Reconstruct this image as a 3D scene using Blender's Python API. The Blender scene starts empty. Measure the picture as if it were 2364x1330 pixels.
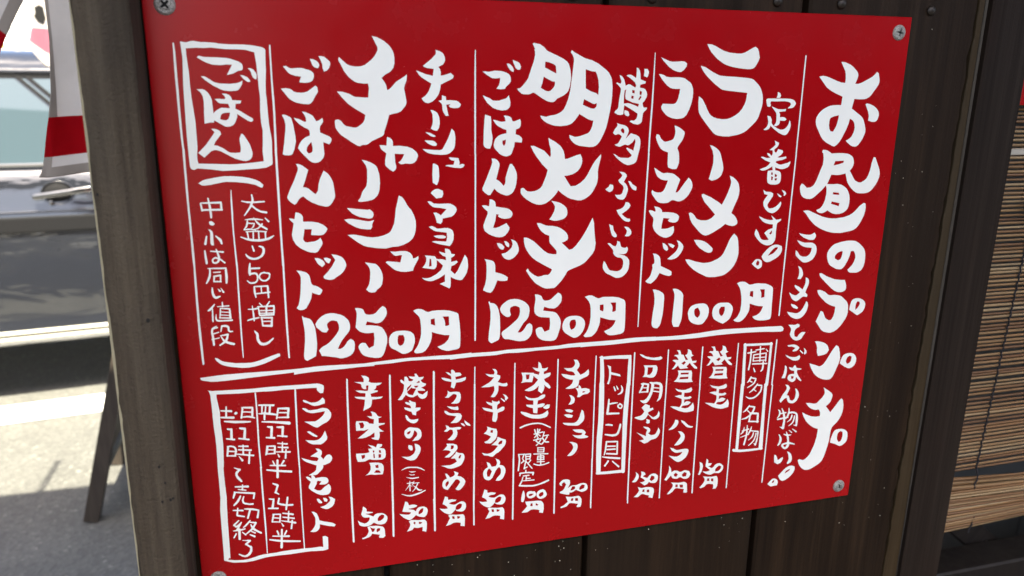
import bpy, bmesh, math, random
from mathutils import Vector, Matrix
from mathutils.geometry import tessellate_polygon
random.seed(7)
R = math.radians
SC = bpy.context.scene
COL = SC.collection
EYE = 1.300                       # eye height above the ground
TOP = EYE + 0.0591                # height of the sign's top edge above the ground

# ---------------------------------------------------------------- camera
cam_d = bpy.data.cameras.new("camera")
cam = bpy.data.objects.new("camera", cam_d)
COL.objects.link(cam)
cam_d.sensor_width = 36.0
cam_d.lens = 27.135
cam_d.clip_start = 0.02
cam_d.clip_end = 900.0
cx = Vector((0.96280, -0.27002, 0.01016))      # camera right
cz = -Vector((0.26366, 0.93057, -0.25401))     # camera backward
cz.normalize(); cx = (cx - cx.dot(cz) * cz).normalized(); cy = cz.cross(cx)
cam.matrix_world = Matrix(((cx.x, cy.x, cz.x, 0.0879), (cx.y, cy.y, cz.y, -0.5730),
                           (cx.z, cy.z, cz.z, EYE), (0, 0, 0, 1)))
cam_d.dof.use_dof = True
cam_d.dof.focus_distance = 0.655
cam_d.dof.aperture_fstop = 7.6
SC.camera = cam

# ---------------------------------------------------------------- sky, sun, exposure
SUN_EL, SUN_AZ = 63.0, 180.0      # the sun stands behind the camera, over the roof
w = bpy.data.worlds.new("World"); SC.world = w; w.use_nodes = True
nt = w.node_tree
bg = nt.nodes["Background"]
sky = nt.nodes.new("ShaderNodeTexSky"); sky.sky_type = 'NISHITA'; sky.sun_disc = False
sky.sun_elevation = R(SUN_EL); sky.sun_rotation = R(SUN_AZ)
sky.air_density = 0.8; sky.dust_density = 4.0; sky.ozone_density = 0.2
nt.links.new(sky.outputs[0], bg.inputs[0]); bg.inputs[1].default_value = 0.10
sun_d = bpy.data.lights.new("sun", 'SUN'); sun = bpy.data.objects.new("sun", sun_d)
COL.objects.link(sun)
sun_d.energy = 5.0; sun_d.angle = R(0.53); sun_d.color = (1.0, 0.93, 0.74)
sd = Vector((0.02, -math.cos(R(SUN_EL)), math.sin(R(SUN_EL))))   # direction towards the sun
sun.rotation_euler = sd.to_track_quat('Z', 'Y').to_euler()
sun.location = (0, -20, 30)
SC.view_settings.view_transform = 'Standard'; SC.view_settings.look = 'None'
SC.view_settings.gamma = 1.0; SC.view_settings.use_curve_mapping = False
SC.view_settings.exposure = 2.27

# ---------------------------------------------------------------- helpers
def P(x, y, z=0.0):
    """sign frame (x right, y up from the sign's top edge, z out of the wall) -> world"""
    return Vector((x, -z, y + TOP))

def link(name, me, mat=None, parent=None, loc=None, smooth=False):
    o = bpy.data.objects.new(name, me); COL.objects.link(o)
    if mat is not None and not me.materials: me.materials.append(mat)
    if parent is not None: o.parent = parent
    if loc is not None: o.location = loc
    if smooth:
        for p in me.polygons: p.use_smooth = True
    return o

def tag(o, label=None, cat=None, group=None, kind=None):
    if label: o["label"] = label
    if cat: o["category"] = cat
    if group: o["group"] = group
    if kind: o["kind"] = kind
    return o

def empty(name, loc, label=None, cat=None, group=None, rz=0.0):
    o = bpy.data.objects.new(name, None); COL.objects.link(o); o.location = loc
    o.rotation_euler = (0, 0, rz); o.empty_display_size = 0.1
    return tag(o, label, cat, group)

def bm_mesh(bm, name="mesh"):
    me = bpy.data.meshes.new(name)
    bmesh.ops.recalc_face_normals(bm, faces=bm.faces)
    bm.to_mesh(me); bm.free(); return me

def box(bm, x0, x1, y0, y1, z0, z1, bev=0.0, seg=1):
    r = bmesh.ops.create_cube(bm, size=1.0)
    vs = r['verts']
    for v in vs:
        v.co = Vector((x0 + (v.co.x + .5) * (x1 - x0), y0 + (v.co.y + .5) * (y1 - y0), z0 + (v.co.z + .5) * (z1 - z0)))
    if bev > 0:
        es = list({e for v in vs for e in v.link_edges})
        bmesh.ops.bevel(bm, geom=es, offset=bev, segments=seg, affect='EDGES', profile=0.6)
    return bm

def boxmesh(*a, **k):
    return bm_mesh(box(bmesh.new(), *a, **k))

def tube(bm, pts, r, n=8, caps=True):
    """pts: vectors; r: radius or list"""
    rings = []
    for i, p in enumerate(pts):
        a = pts[max(i - 1, 0)]; b = pts[min(i + 1, len(pts) - 1)]
        d = (Vector(b) - Vector(a)).normalized()
        u = d.cross(Vector((0, 0, 1)))
        if u.length < 1e-3: u = d.cross(Vector((1, 0, 0)))
        u.normalize(); v = d.cross(u)
        rr = r[i] if isinstance(r, (list, tuple)) else r
        rings.append([bm.verts.new(Vector(p) + (u * math.cos(t) + v * math.sin(t)) * rr) for t in [2 * math.pi * k / n for k in range(n)]])
    for A, B in zip(rings, rings[1:]):
        for k in range(n): bm.faces.new((A[k], A[(k + 1) % n], B[(k + 1) % n], B[k]))
    if caps:
        bm.faces.new(rings[0]); bm.faces.new(rings[-1])
    return bm

def lathe(bm, prof, n=20, axis='Z', center=Vector((0, 0, 0))):
    """prof: list of (radius, height)"""
    rings = []
    for r_, h in prof:
        ring = []
        for k in range(n):
            t = 2 * math.pi * k / n
            if axis == 'Z': v = Vector((r_ * math.cos(t), r_ * math.sin(t), h))
            elif axis == 'Y': v = Vector((r_ * math.cos(t), h, r_ * math.sin(t)))
            else: v = Vector((h, r_ * math.cos(t), r_ * math.sin(t)))
            ring.append(bm.verts.new(center + v))
        rings.append(ring)
    for A, B in zip(rings, rings[1:]):
        for k in range(n): bm.faces.new((A[k], A[(k + 1) % n], B[(k + 1) % n], B[k]))
    bm.faces.new(rings[0]); bm.faces.new(rings[-1])
    return bm

# ---------------------------------------------------------------- materials
def mat(name, base=(.5, .5, .5), rough=.6, metal=0.0, spec=.5):
    m = bpy.data.materials.new(name); m.use_nodes = True
    b = m.node_tree.nodes["Principled BSDF"]
    b.inputs["Base Color"].default_value = (*base, 1); b.inputs["Roughness"].default_value = rough
    b.inputs["Metallic"].default_value = metal; b.inputs["Specular IOR Level"].default_value = spec
    return m

def N(m, t, **k):
    n = m.node_tree.nodes.new(t)
    for a, v in k.items():
        if hasattr(n, a): setattr(n, a, v)
        else: n.inputs[a].default_value = v
    return n

def L(m, a, b): m.node_tree.links.new(a, b)

def bsdf(m): return m.node_tree.nodes["Principled BSDF"]

def coords(m, scale=(1, 1, 1), kind='Object', rnd=False):
    tc = N(m, "ShaderNodeTexCoord"); mp = N(m, "ShaderNodeMapping")
    mp.inputs["Scale"].default_value = scale
    L(m, tc.outputs[kind], mp.inputs["Vector"])
    if rnd:                                            # every piece of wood its own stretch of grain
        oi = N(m, "ShaderNodeObjectInfo"); mu = N(m, "ShaderNodeMath", operation='MULTIPLY'); mu.inputs[1].default_value = 37.0
        L(m, oi.outputs["Random"], mu.inputs[0]); L(m, mu.outputs[0], mp.inputs["Location"])
    return mp.outputs[0]

def noise(m, vec, scale, detail=4, rough=.55, dist=0.0):
    n = N(m, "ShaderNodeTexNoise"); n.inputs["Scale"].default_value = scale
    n.inputs["Detail"].default_value = detail; n.inputs["Roughness"].default_value = rough
    n.inputs["Distortion"].default_value = dist
    L(m, vec, n.inputs["Vector"]); return n.outputs["Fac"]

def ramp(m, fac, stops):
    r_ = N(m, "ShaderNodeValToRGB"); e = r_.color_ramp.elements
    while len(e) < len(stops): e.new(.5)
    for el, (p, c) in zip(e, stops):
        el.position = p; el.color = (*c, 1) if len(c) == 3 else c
    L(m, fac, r_.inputs[0]); return r_.outputs[0]

def mix(m, fac, a, b, mode='MIX'):
    x = N(m, "ShaderNodeMix", data_type='RGBA', blend_type=mode)
    if isinstance(fac, (int, float)): x.inputs[0].default_value = fac
    else: L(m, fac, x.inputs[0])
    for s, v in ((6, a), (7, b)):
        if isinstance(v, tuple): x.inputs[s].default_value = (*v, 1)
        else: L(m, v, x.inputs[s])
    return x.outputs[2]

def bump(m, h, strength=.3, dist=.002):
    b = N(m, "ShaderNodeBump"); b.inputs["Strength"].default_value = strength; b.inputs["Distance"].default_value = dist
    L(m, h, b.inputs["Height"]); return b.outputs[0]

def wood(name, dark, mid, light, rough=.55, grain=60, stretch=.035, bstr=.35, patch=(.02, .016, .012), pamt=.5, spec=.4, bd=.0012):
    m = mat(name, rough=rough, spec=spec)
    v = coords(m, (1, 1, stretch), rnd=True)
    g1 = noise(m, v, grain, 6, .65, .4)
    g2 = noise(m, v, grain * 5, 3, .6)
    g = N(m, "ShaderNodeMath", operation='MULTIPLY_ADD'); g.inputs[1].default_value = .3; L(m, g2, g.inputs[0])
    h = N(m, "ShaderNodeMath", operation='MULTIPLY'); h.inputs[1].default_value = .7; L(m, g1, h.inputs[0]); L(m, h.outputs[0], g.inputs[2])
    c = ramp(m, g.outputs[0], [(.3, dark), (.5, mid), (.72, light)])
    v2 = coords(m, (1, 1, .3), rnd=True)
    p = noise(m, v2, 9, 5, .6)
    pf = ramp(m, p, [(.42, (0, 0, 0)), (.66, (1, 1, 1))])
    pm = N(m, "ShaderNodeMath", operation='MULTIPLY'); pm.inputs[1].default_value = pamt; L(m, pf, pm.inputs[0])
    c = mix(m, pm.outputs[0], c, patch)
    L(m, c, bsdf(m).inputs["Base Color"])
    v3 = coords(m, (1, 1, 1)); f = noise(m, v3, 420, 3, .6)
    hh = N(m, "ShaderNodeMath", operation='MULTIPLY_ADD'); hh.inputs[1].default_value = .35; L(m, f, hh.inputs[0]); L(m, g.outputs[0], hh.inputs[2])
    L(m, bump(m, hh.outputs[0], bstr, bd), bsdf(m).inputs["Normal"])
    rr = ramp(m, g1, [(.3, (rough + .12,) * 3), (.7, (rough - .1,) * 3)])
    L(m, rr, bsdf(m).inputs["Roughness"])
    return m

M = {}
M['plank'] = wood("dark_stained_wood", (.005, .0026, .0012), (.014, .0078, .0040), (.034, .0195, .0105), .6, 55, .03, .5, (.018, .0118, .0075), .5, .12)
M['trim'] = wood("worn_brown_wood", (.016, .010, .0045), (.032, .021, .010), (.055, .038, .020), .65, 50, .03, .4, (.034, .027, .017), .5, .12)
M['edge'] = wood("worn_grey_wood", (.040, .035, .029), (.064, .057, .048), (.105, .096, .083), .8, 80, .04, .5, (.04, .034, .027), .3, .12)
M['blackpost'] = wood("black_stained_wood", (.010, .0072, .0056), (.0165, .0118, .0092), (.025, .0185, .0145), .55, 90, .02, .35, (.020, .010, .007), .5, .08)
M['post'] = wood("weathered_post_wood", (.029, .022, .0155), (.066, .052, .036), (.115, .094, .066), .8, 48, .045, 1.0, (.028, .025, .022), .75, .15, bd=.004)
M['beam'] = wood("interior_dark_wood", (.008, .006, .005), (.014, .01, .008), (.02, .016, .013), .6, 40, .05, .3)
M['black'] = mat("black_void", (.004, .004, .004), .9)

m = mat("red_sign_panel", (.29, .0015, .005), .25, spec=.3)
v = coords(m); f = noise(m, v, 260, 3, .5)
f2 = noise(m, v, 6, 4, .5)
L(m, ramp(m, f2, [(.3, (.295, .0008, .0028)), (.7, (.335, .0011, .0038))]), bsdf(m).inputs["Base Color"])
L(m, bump(m, f, .06, .0006), bsdf(m).inputs["Normal"])
L(m, ramp(m, noise(m, v, 30, 4, .6), [(.3, (.22,) * 3), (.7, (.29,) * 3)]), bsdf(m).inputs["Roughness"])
M['red'] = m
m = mat("white_sign_vinyl", (.80, .80, .79), .42)
v = coords(m); L(m, ramp(m, noise(m, v, 18, 5, .6), [(.3, (.765, .785, .745)), (.7, (.82, .84, .80))]), bsdf(m).inputs["Base Color"])
M['white'] = m
m = mat("galvanised_steel", (.42, .42, .40), .42, .35)
v = coords(m); vo = N(m, "ShaderNodeTexVoronoi"); vo.inputs["Scale"].default_value = 1500; L(m, v, vo.inputs["Vector"])
L(m, ramp(m, vo.outputs["Distance"], [(.1, (.62, .61, .57)), (.5, (.30, .29, .27)), (.9, (.09, .085, .08))]), bsdf(m).inputs["Base Color"])
L(m, bump(m, vo.outputs["Distance"], .7, .0006), bsdf(m).inputs["Normal"])
M['screw'] = m
M['nail'] = mat("dark_painted_nail", (.022, .016, .012), .45, .3)

m = mat("bamboo", (.3, .2, .1), .5)
oi = N(m, "ShaderNodeObjectInfo")
v = coords(m, (.04, 1, 1), rnd=True)
base = ramp(m, oi.outputs["Random"], [(0, (.13, .062, .022)), (.4, (.21, .115, .043)), (.75, (.25, .16, .072)), (1, (.30, .225, .125))])
gr = ramp(m, noise(m, v, 160, 4, .7), [(.3, (.6, .55, .5)), (.7, (1.1, 1.08, 1.05))])
L(m, mix(m, 1.0, base, gr, 'MULTIPLY'), bsdf(m).inputs["Base Color"])
L(m, bump(m, noise(m, v, 300, 3), .4, .0005), bsdf(m).inputs["Normal"])
M['bamboo'] = m
M['cord'] = mat("dark_cord", (.012, .011, .014), .9)

m = mat("asphalt", (.12, .12, .12), .85)
v = coords(m, kind='Object'); a = noise(m, v, 2.2, 6, .6); b_ = noise(m, v, 120, 4, .7)
vo = N(m, "ShaderNodeTexVoronoi"); vo.inputs["Scale"].default_value = 95; L(m, v, vo.inputs["Vector"])
c = ramp(m, a, [(.3, (.088, .088, .081)), (.7, (.130, .128, .117))])
sp = ramp(m, vo.outputs["Color"], [(.2, (.8, .8, .8)), (.6, (1, 1, 1)), (.86, (1.15, 1.15, 1.13)), (1, (2.2, 2.2, 2.1))])
c = mix(m, 1.0, c, sp, 'MULTIPLY')
L(m, c, bsdf(m).inputs["Base Color"])
hh = N(m, "ShaderNodeMath", operation='ADD'); L(m, b_, hh.inputs[0]); L(m, vo.outputs["Distance"], hh.inputs[1])
L(m, bump(m, hh.outputs[0], .5, .006), bsdf(m).inputs["Normal"])
L(m, ramp(m, b_, [(.3, (.7,) * 3), (.7, (.92,) * 3)]), bsdf(m).inputs["Roughness"])
M['asphalt'] = m
M['road'] = mat("fresh_dark_asphalt", (.035, .035, .036), .85)
m = mat("road_paint", (.78, .78, .74), .7)
v = coords(m); L(m, ramp(m, noise(m, v, 25, 6, .7), [(.3, (.55, .55, .52)), (.45, (.78, .78, .75))]), bsdf(m).inputs["Base Color"])
M['paintline'] = m
def cloth(name, col, trans=.58):
    m = mat(name, col, .95, spec=.1)
    v = coords(m, (1, 1, 1)); wv = noise(m, v, 900, 2)
    L(m, bump(m, wv, .25, .0004), bsdf(m).inputs["Normal"])
    c = ramp(m, noise(m, v, 14, 5, .6), [(.3, tuple(x * .9 for x in col)), (.7, tuple(min(x * 1.06, .95) for x in col))])
    L(m, c, bsdf(m).inputs["Base Color"])
    tr = N(m, "ShaderNodeBsdfTranslucent"); L(m, c, tr.inputs[0])
    mx = N(m, "ShaderNodeMixShader"); mx.inputs[0].default_value = trans
    L(m, bsdf(m).outputs[0], mx.inputs[1]); L(m, tr.outputs[0], mx.inputs[2])
    L(m, mx.outputs[0], m.node_tree.nodes["Material Output"].inputs[0])
    return m
M['cloth'] = cloth("white_cotton", (.86, .82, .79)); M['clothred'] = cloth("red_cotton", (.52, .008, .018)); M['hem'] = cloth("doubled_cotton", (.42, .37, .33), .15)
M['pink'] = cloth("faded_pink_cotton", (.62, .27, .36)); M['ink'] = cloth("black_printed_cotton", (.03, .03, .032), .1)

m = mat("blue_grey_car_paint", (.019, .021, .027), .10, 0); bsdf(m).inputs["Coat Weight"].default_value = 1.0; bsdf(m).inputs["Coat Roughness"].default_value = .02; bsdf(m).inputs["Coat IOR"].default_value = 1.75
v = coords(m, (1, 1, 2.5)); L(m, bump(m, noise(m, v, 2.6, 3, .5, .6), .8, .02), bsdf(m).inputs["Coat Normal"])
M['car'] = m
M['chrome'] = mat("chrome", (.34, .34, .34), .1, 1.0)
M['glass'] = mat("tinted_car_glass", (.05, .075, .09), .03, 0, 1.0)
M['tyre'] = mat("tyre_rubber", (.02, .02, .02), .8); M['alloy'] = mat("wheel_alloy", (.5, .5, .5), .3, 1.0)
M['trimcar'] = mat("pale_sill_trim", (.62, .60, .50), .35, .2); M['plastic'] = mat("black_plastic", (.012, .012, .013), .8, spec=.15)
M['seat'] = mat("tan_seat_cover", (.45, .40, .25), .8)
M['lamp'] = mat("clear_lamp_plastic", (.7, .72, .75), .1, 0, .8); M['redlamp'] = mat("red_lamp_plastic", (.4, .01, .01), .15)
M['greypanel'] = mat("grey_interior_panel", (.10, .11, .115), .55)
v = coords(M['greypanel']); L(M['greypanel'], ramp(M['greypanel'], noise(M['greypanel'], v, 5, 4), [(.3, (.055, .060, .062)), (.7, (.085, .092, .095))]), bsdf(M['greypanel']).inputs["Base Color"])
m = mat("render_wall", (.6, .58, .54), .9); v = coords(m)
L(m, ramp(m, noise(m, v, 3, 6), [(.3, (.74, .73, .70)), (.7, (.80, .79, .77))]), bsdf(m).inputs["Base Color"]); M['render'] = m
M['leaf'] = mat("yellow_green_leaves", (.30, .27, .008), .6); M['stem'] = mat("bark", (.08, .06, .04), .9)
M['board'] = wood("sandwich_board_wood", (.03, .023, .017), (.05, .038, .028), (.075, .06, .045), .6, 40, .06, .3)
M['greypaint'] = mat("grey_painted_board", (.16, .17, .16), .6)
M['clear'] = mat("clear_plastic", (.85, .87, .95), .08, 0, .8); bsdf(M['clear']).inputs["Transmission Weight"].default_value = .6
M['pole'] = mat("concrete_pole", (.4, .4, .38), .9)

# ---------------------------------------------------------------- setting
g = link("ground", boxmesh(-60, 60, -60, 120, -.2, 0), M['asphalt']); tag(g, kind='structure')
# roof over the wall and the camera (above the frame): it throws the shade that the photo shows
rf = empty("roof", (0, 0, 0)); tag(rf, kind='structure')
for i in range(13):
    link("roof_board", boxmesh(-4.15 + i * .8, -4.15 + i * .8 + .797, -.96, .725, 2.50, 2.53), M['trim'], rf)
link("roof_sheet", boxmesh(-4.15, 6.25, -.96, .725, 2.532, 2.56), M['plastic'], rf)
for i in range(10):
    link("rafter", boxmesh(-3.7 + i * 1.0, -3.64 + i * 1.0, -.95, .70, 2.40, 2.498), M['beam'], rf)
rp = empty("banner_rod", (-.715, .175, 2.515), "thin metal rod whose tip sticks out past the eaves and casts a short shadow", "rod")
bm = bmesh.new(); tube(bm, [Vector((0, 0, 0)), Vector((0, .78, .0))], .008, 8)
link("rod", bm_mesh(bm), M['chrome'], rp)
bm = bmesh.new(); lathe(bm, [(.001, -.006), (.011, -.004), (.011, .006), (.001, .008)], 10, 'Y', Vector((0, .785, 0)))
link("end_cap", bm_mesh(bm), M['plastic'], rp)
# dark ground and screen added out of frame to keep the sign's gloss dark
pv = link("unseen_dark_ground", boxmesh(-8, 12, -5.6, .30, .002, .006), mat("added_dark_ground", (.018, .018, .018), .9, spec=.2)); tag(pv, kind='structure')
fb = empty("unseen_dark_screen", (0, -5.6, 0)); tag(fb, kind='structure')  # added unseen screen; height and left end shaped for the sign's reflections
for i in range(36):
    link("plank", boxmesh(-.25 + i * .25, -.005 + i * .25, -.03, 0, .01, 3.0, .002), M['beam'], fb)  # boards of the added unseen screen
link("backing", boxmesh(-.25, 8.25, -.08, -.035, .01, 3.0), M['black'], fb)

# ---------------------------------------------------------------- plank wall
wall = empty("plank_wall", (0, 0, 0), "dark stained wall of upright wooden planks behind the red menu sign", "wall")
ZF = .0032                                   # plank faces: world y
CRACK = [(.6712, .30), (.6707, .06), (.6698, -.0376), (.6687, -.095), (.6676, -.16), (.6664, -.22), (.6654, -.2758), (.6638, -.35), (.6622, -.4338), (.6606, -.50), (.6592, -.5526), (.657, -.75)]
def crack_x(y):
    for (a, b), (c, d) in zip(CRACK, CRACK[1:]):
        if d <= y <= b:
            return a + (c - a) * (b - y) / (b - d)
    return CRACK[0][0] if y > CRACK[0][1] else CRACK[-1][0]
def prism_plank(xl, xr, ylist, yf, depth, bev=.0016, jag_l=None, jag_r=None):
    """upright plank with a bevelled front; its long edges may be jagged functions of y"""
    bm = bmesh.new(); rings = []
    for y in ylist:
        l = jag_l(y) if jag_l else xl; r_ = jag_r(y) if jag_r else xr
        bl = bev * (.35 if jag_l else 1); br = bev * (.35 if jag_r else 1)
        z = y + TOP
        rings.append([bm.verts.new(p) for p in ((l, yf + depth, z), (l, yf + bl, z), (l + bl, yf, z), (r_ - br, yf, z), (r_, yf + br, z), (r_, yf + depth, z))])
    for A, B in zip(rings, rings[1:]):
        for k in range(5): bm.faces.new((A[k], A[k + 1], B[k + 1], B[k]))
        bm.faces.new((A[5], A[0], B[0], B[5]))
    bm.faces.new(rings[0]); bm.faces.new(rings[-1])
    return bm_mesh(bm)
YL = [1.14, -TOP + .02]
for (a, b) in ((-.0335, .1415), (.1468, .3205), (.3260, .4952)):
    link("plank", prism_plank(a, b, YL, ZF, .016, .0022), M['plank'], wall)
rj = random.Random(3)
ys = sorted([1.14, -TOP + .02, .30, -.75] + [.30 - i * .0085 for i in range(1, 123)], reverse=True)
jl = {y: (rj.uniform(-.0007, .0007) if -.75 < y < .3 else 0) for y in ys}
gapw = {y: (rj.choice((.0006, .0009, .0012, .0019, .0025)) if -.75 < y < .3 else .0003) for y in ys}
link("plank", prism_plank(.5012, 0, ys, ZF, .016, .0022, None, lambda y: crack_x(y) + jl[y] - gapw[y]), M['plank'], wall)
link("edge_strip", prism_plank(0, .6775, ys, ZF - .0006, .016, .0012, lambda y: crack_x(y) + jl[y] + .0003, None), M['trim'], wall)
link("worn_or_lit_edge", prism_plank(.6778, .6808, [1.14, -TOP + .02], ZF - .0012, .017, .0014), M['edge'], wall)
link("backing", boxmesh(-.0335, .682, ZF + .018, ZF + .05, .01, 2.495), M['black'], wall)
def dome_nail(x, y, r_=.0044):
    bm = bmesh.new(); lathe(bm, [(r_, 0), (r_ * .92, -r_ * .28), (r_ * .6, -r_ * .55), (r_ * .2, -r_ * .66)], 12, 'Y', P(x, y) + Vector((0, ZF, 0)))
    return link("nail", bm_mesh(bm), M['nail'], wall, smooth=True)
for x, y in ((.3604, .0068), (.4702, .0082), (.5305, .0085), (.6207, .0062), (.186, .0075), (.296, .0065), (.02, .0075), (.118, .007),
             (.3604, -.62), (.4702, -.62), (.5305, -.62), (.6207, -.62), (.186, -.62), (.296, -.62)):
    dome_nail(x, y)
# pale chips of dust caught on the planks under the sign
bm = bmesh.new(); rs = random.Random(11)
def fleck(bm, x, y, s, yf=ZF):
    a = rs.uniform(0, 3.14); n = 5; c = P(x, y)
    vs = [bm.verts.new((c.x + s * rs.uniform(.5, 1) * math.cos(a + 2 * math.pi * k / n), yf - .0002 - (.0003 if k % 2 else 0), c.z + s * rs.uniform(.7, 1.5) * math.sin(a + 2 * math.pi * k / n))) for k in range(n)]
    bm.faces.new(vs)
for i in range(46):
    x = rs.uniform(.13, .32) if i % 3 else rs.uniform(.33, .62); y = -.4525 - abs(rs.gauss(0, .016)) - .001
    if abs(x - .1441) < .005 or abs(x - .3232) < .005 or abs(x - .498) < .006: continue
    fleck(bm, x, y, rs.choice((.0003, .0004, .0006)))
for i in range(34):
    fleck(bm, rs.uniform(.604, .655), rs.uniform(-.52, .015), rs.choice((.00025, .0003, .0005)))
fl = link("dust_flecks", bm_mesh(bm), mat("pale_dust", (.5, .46, .36), .9), wall); tag(fl, kind='stuff')

# ---------------------------------------------------------------- posts
def post(name, prof, y0, y1, material, lean=0.0, seg=40, rough=0.0, label=None, cat="post"):
    """prof: outline in plan (x, world y), upright between heights y0 and y1 (sign frame)"""
    bm = bmesh.new(); rings = []; rr = random.Random(5)
    for i in range(seg + 1):
        y = y1 + (y0 - y1) * i / seg
        rings.append([bm.verts.new((x + lean * y + rr.uniform(-rough, rough), yy + rr.uniform(-rough, rough) * .6, y + TOP)) for x, yy in prof])
    n = len(prof)
    for A, B in zip(rings, rings[1:]):
        for k in range(n): bm.faces.new((A[k], A[(k + 1) % n], B[(k + 1) % n], B[k]))
    bm.faces.new(rings[0]); bm.faces.new(rings[-1])
    return bm_mesh(bm)
lp = empty("wooden_post", (0, 0, 0), "weathered grey brown wooden post left of the red menu sign", "post")
prof = [(-.0350, .050), (-.0350, -.0290), (-.0343, -.0325), (-.0325, -.0350), (-.0295, -.0366), (-.0215, -.0380), (-.0195, -.0381), (-.0030, -.0368), (-.0014, -.0352), (-.0012, .050)]
link("post", post("post", prof, -TOP + .005, 1.13, M['post'], .0052, 150, .00022), M['post'], lp)
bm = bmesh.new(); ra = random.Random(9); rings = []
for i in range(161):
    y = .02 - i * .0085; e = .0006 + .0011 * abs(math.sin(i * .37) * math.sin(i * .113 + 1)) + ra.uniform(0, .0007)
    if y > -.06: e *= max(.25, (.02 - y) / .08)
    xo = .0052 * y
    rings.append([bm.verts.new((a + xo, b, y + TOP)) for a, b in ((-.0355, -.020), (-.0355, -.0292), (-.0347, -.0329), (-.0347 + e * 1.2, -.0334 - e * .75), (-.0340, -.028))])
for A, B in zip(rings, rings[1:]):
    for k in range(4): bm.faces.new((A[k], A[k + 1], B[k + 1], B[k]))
link("worn_or_lit_edge", bm_mesh(bm), mat("pale_lit_rim", (.30, .265, .17), .8), lp)  # light on the post's left rim, painted as a pale jagged strip
# nail holes and dents punched into the post
def dent(u, y, r_=.0009, e=1.3):
    bm = bmesh.new()
    c = Vector((u + .0052 * y, -.0386 if u < -.012 else -.0381, y + TOP))
    vs = [bm.verts.new((c.x + r_ * math.cos(t), c.y, c.z + e * r_ * math.sin(t))) for t in [2 * math.pi * k / 7 for k in range(7)]]
    bm.faces.new(vs); link("nail_hole", bm_mesh(bm), M['black'], lp)
for u, y, r_ in ((-.0128, -.345, .0008), (-.0098, -.331, .0007), (-.0125, -.318, .0008), (-.0075, -.3445, .0009), (-.0058, -.3435, .0007), (-.0095, -.212, .0012), (-.0305, -.128, .0008)):
    dent(u, y, r_)
rp2 = empty("wooden_post", (0, 0, 0), "smooth black stained door post between the plank wall and the bamboo blind", "post")
prof = [(.6809, .075), (.6809, -.0012), (.6826, -.0022), (.7288, -.0022), (.7302, -.0008), (.7302, .075)]
link("post", post("post", prof, -TOP + .005, 1.13, M['blackpost'], .0052, 3), M['blackpost'], rp2)

# ---------------------------------------------------------------- the red menu sign
sign = empty("menu_sign", P(0, 0), "large red board with hand brushed white Japanese lunch menu screwed to the planks", "sign")
def in_sign(me): return me
W, H = .600, .450
bm = bmesh.new(); box(bm, 0, W, 0, .003, -H, 0, .0005, 1)
link("panel", bm_mesh(bm), M['red'], sign)

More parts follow.
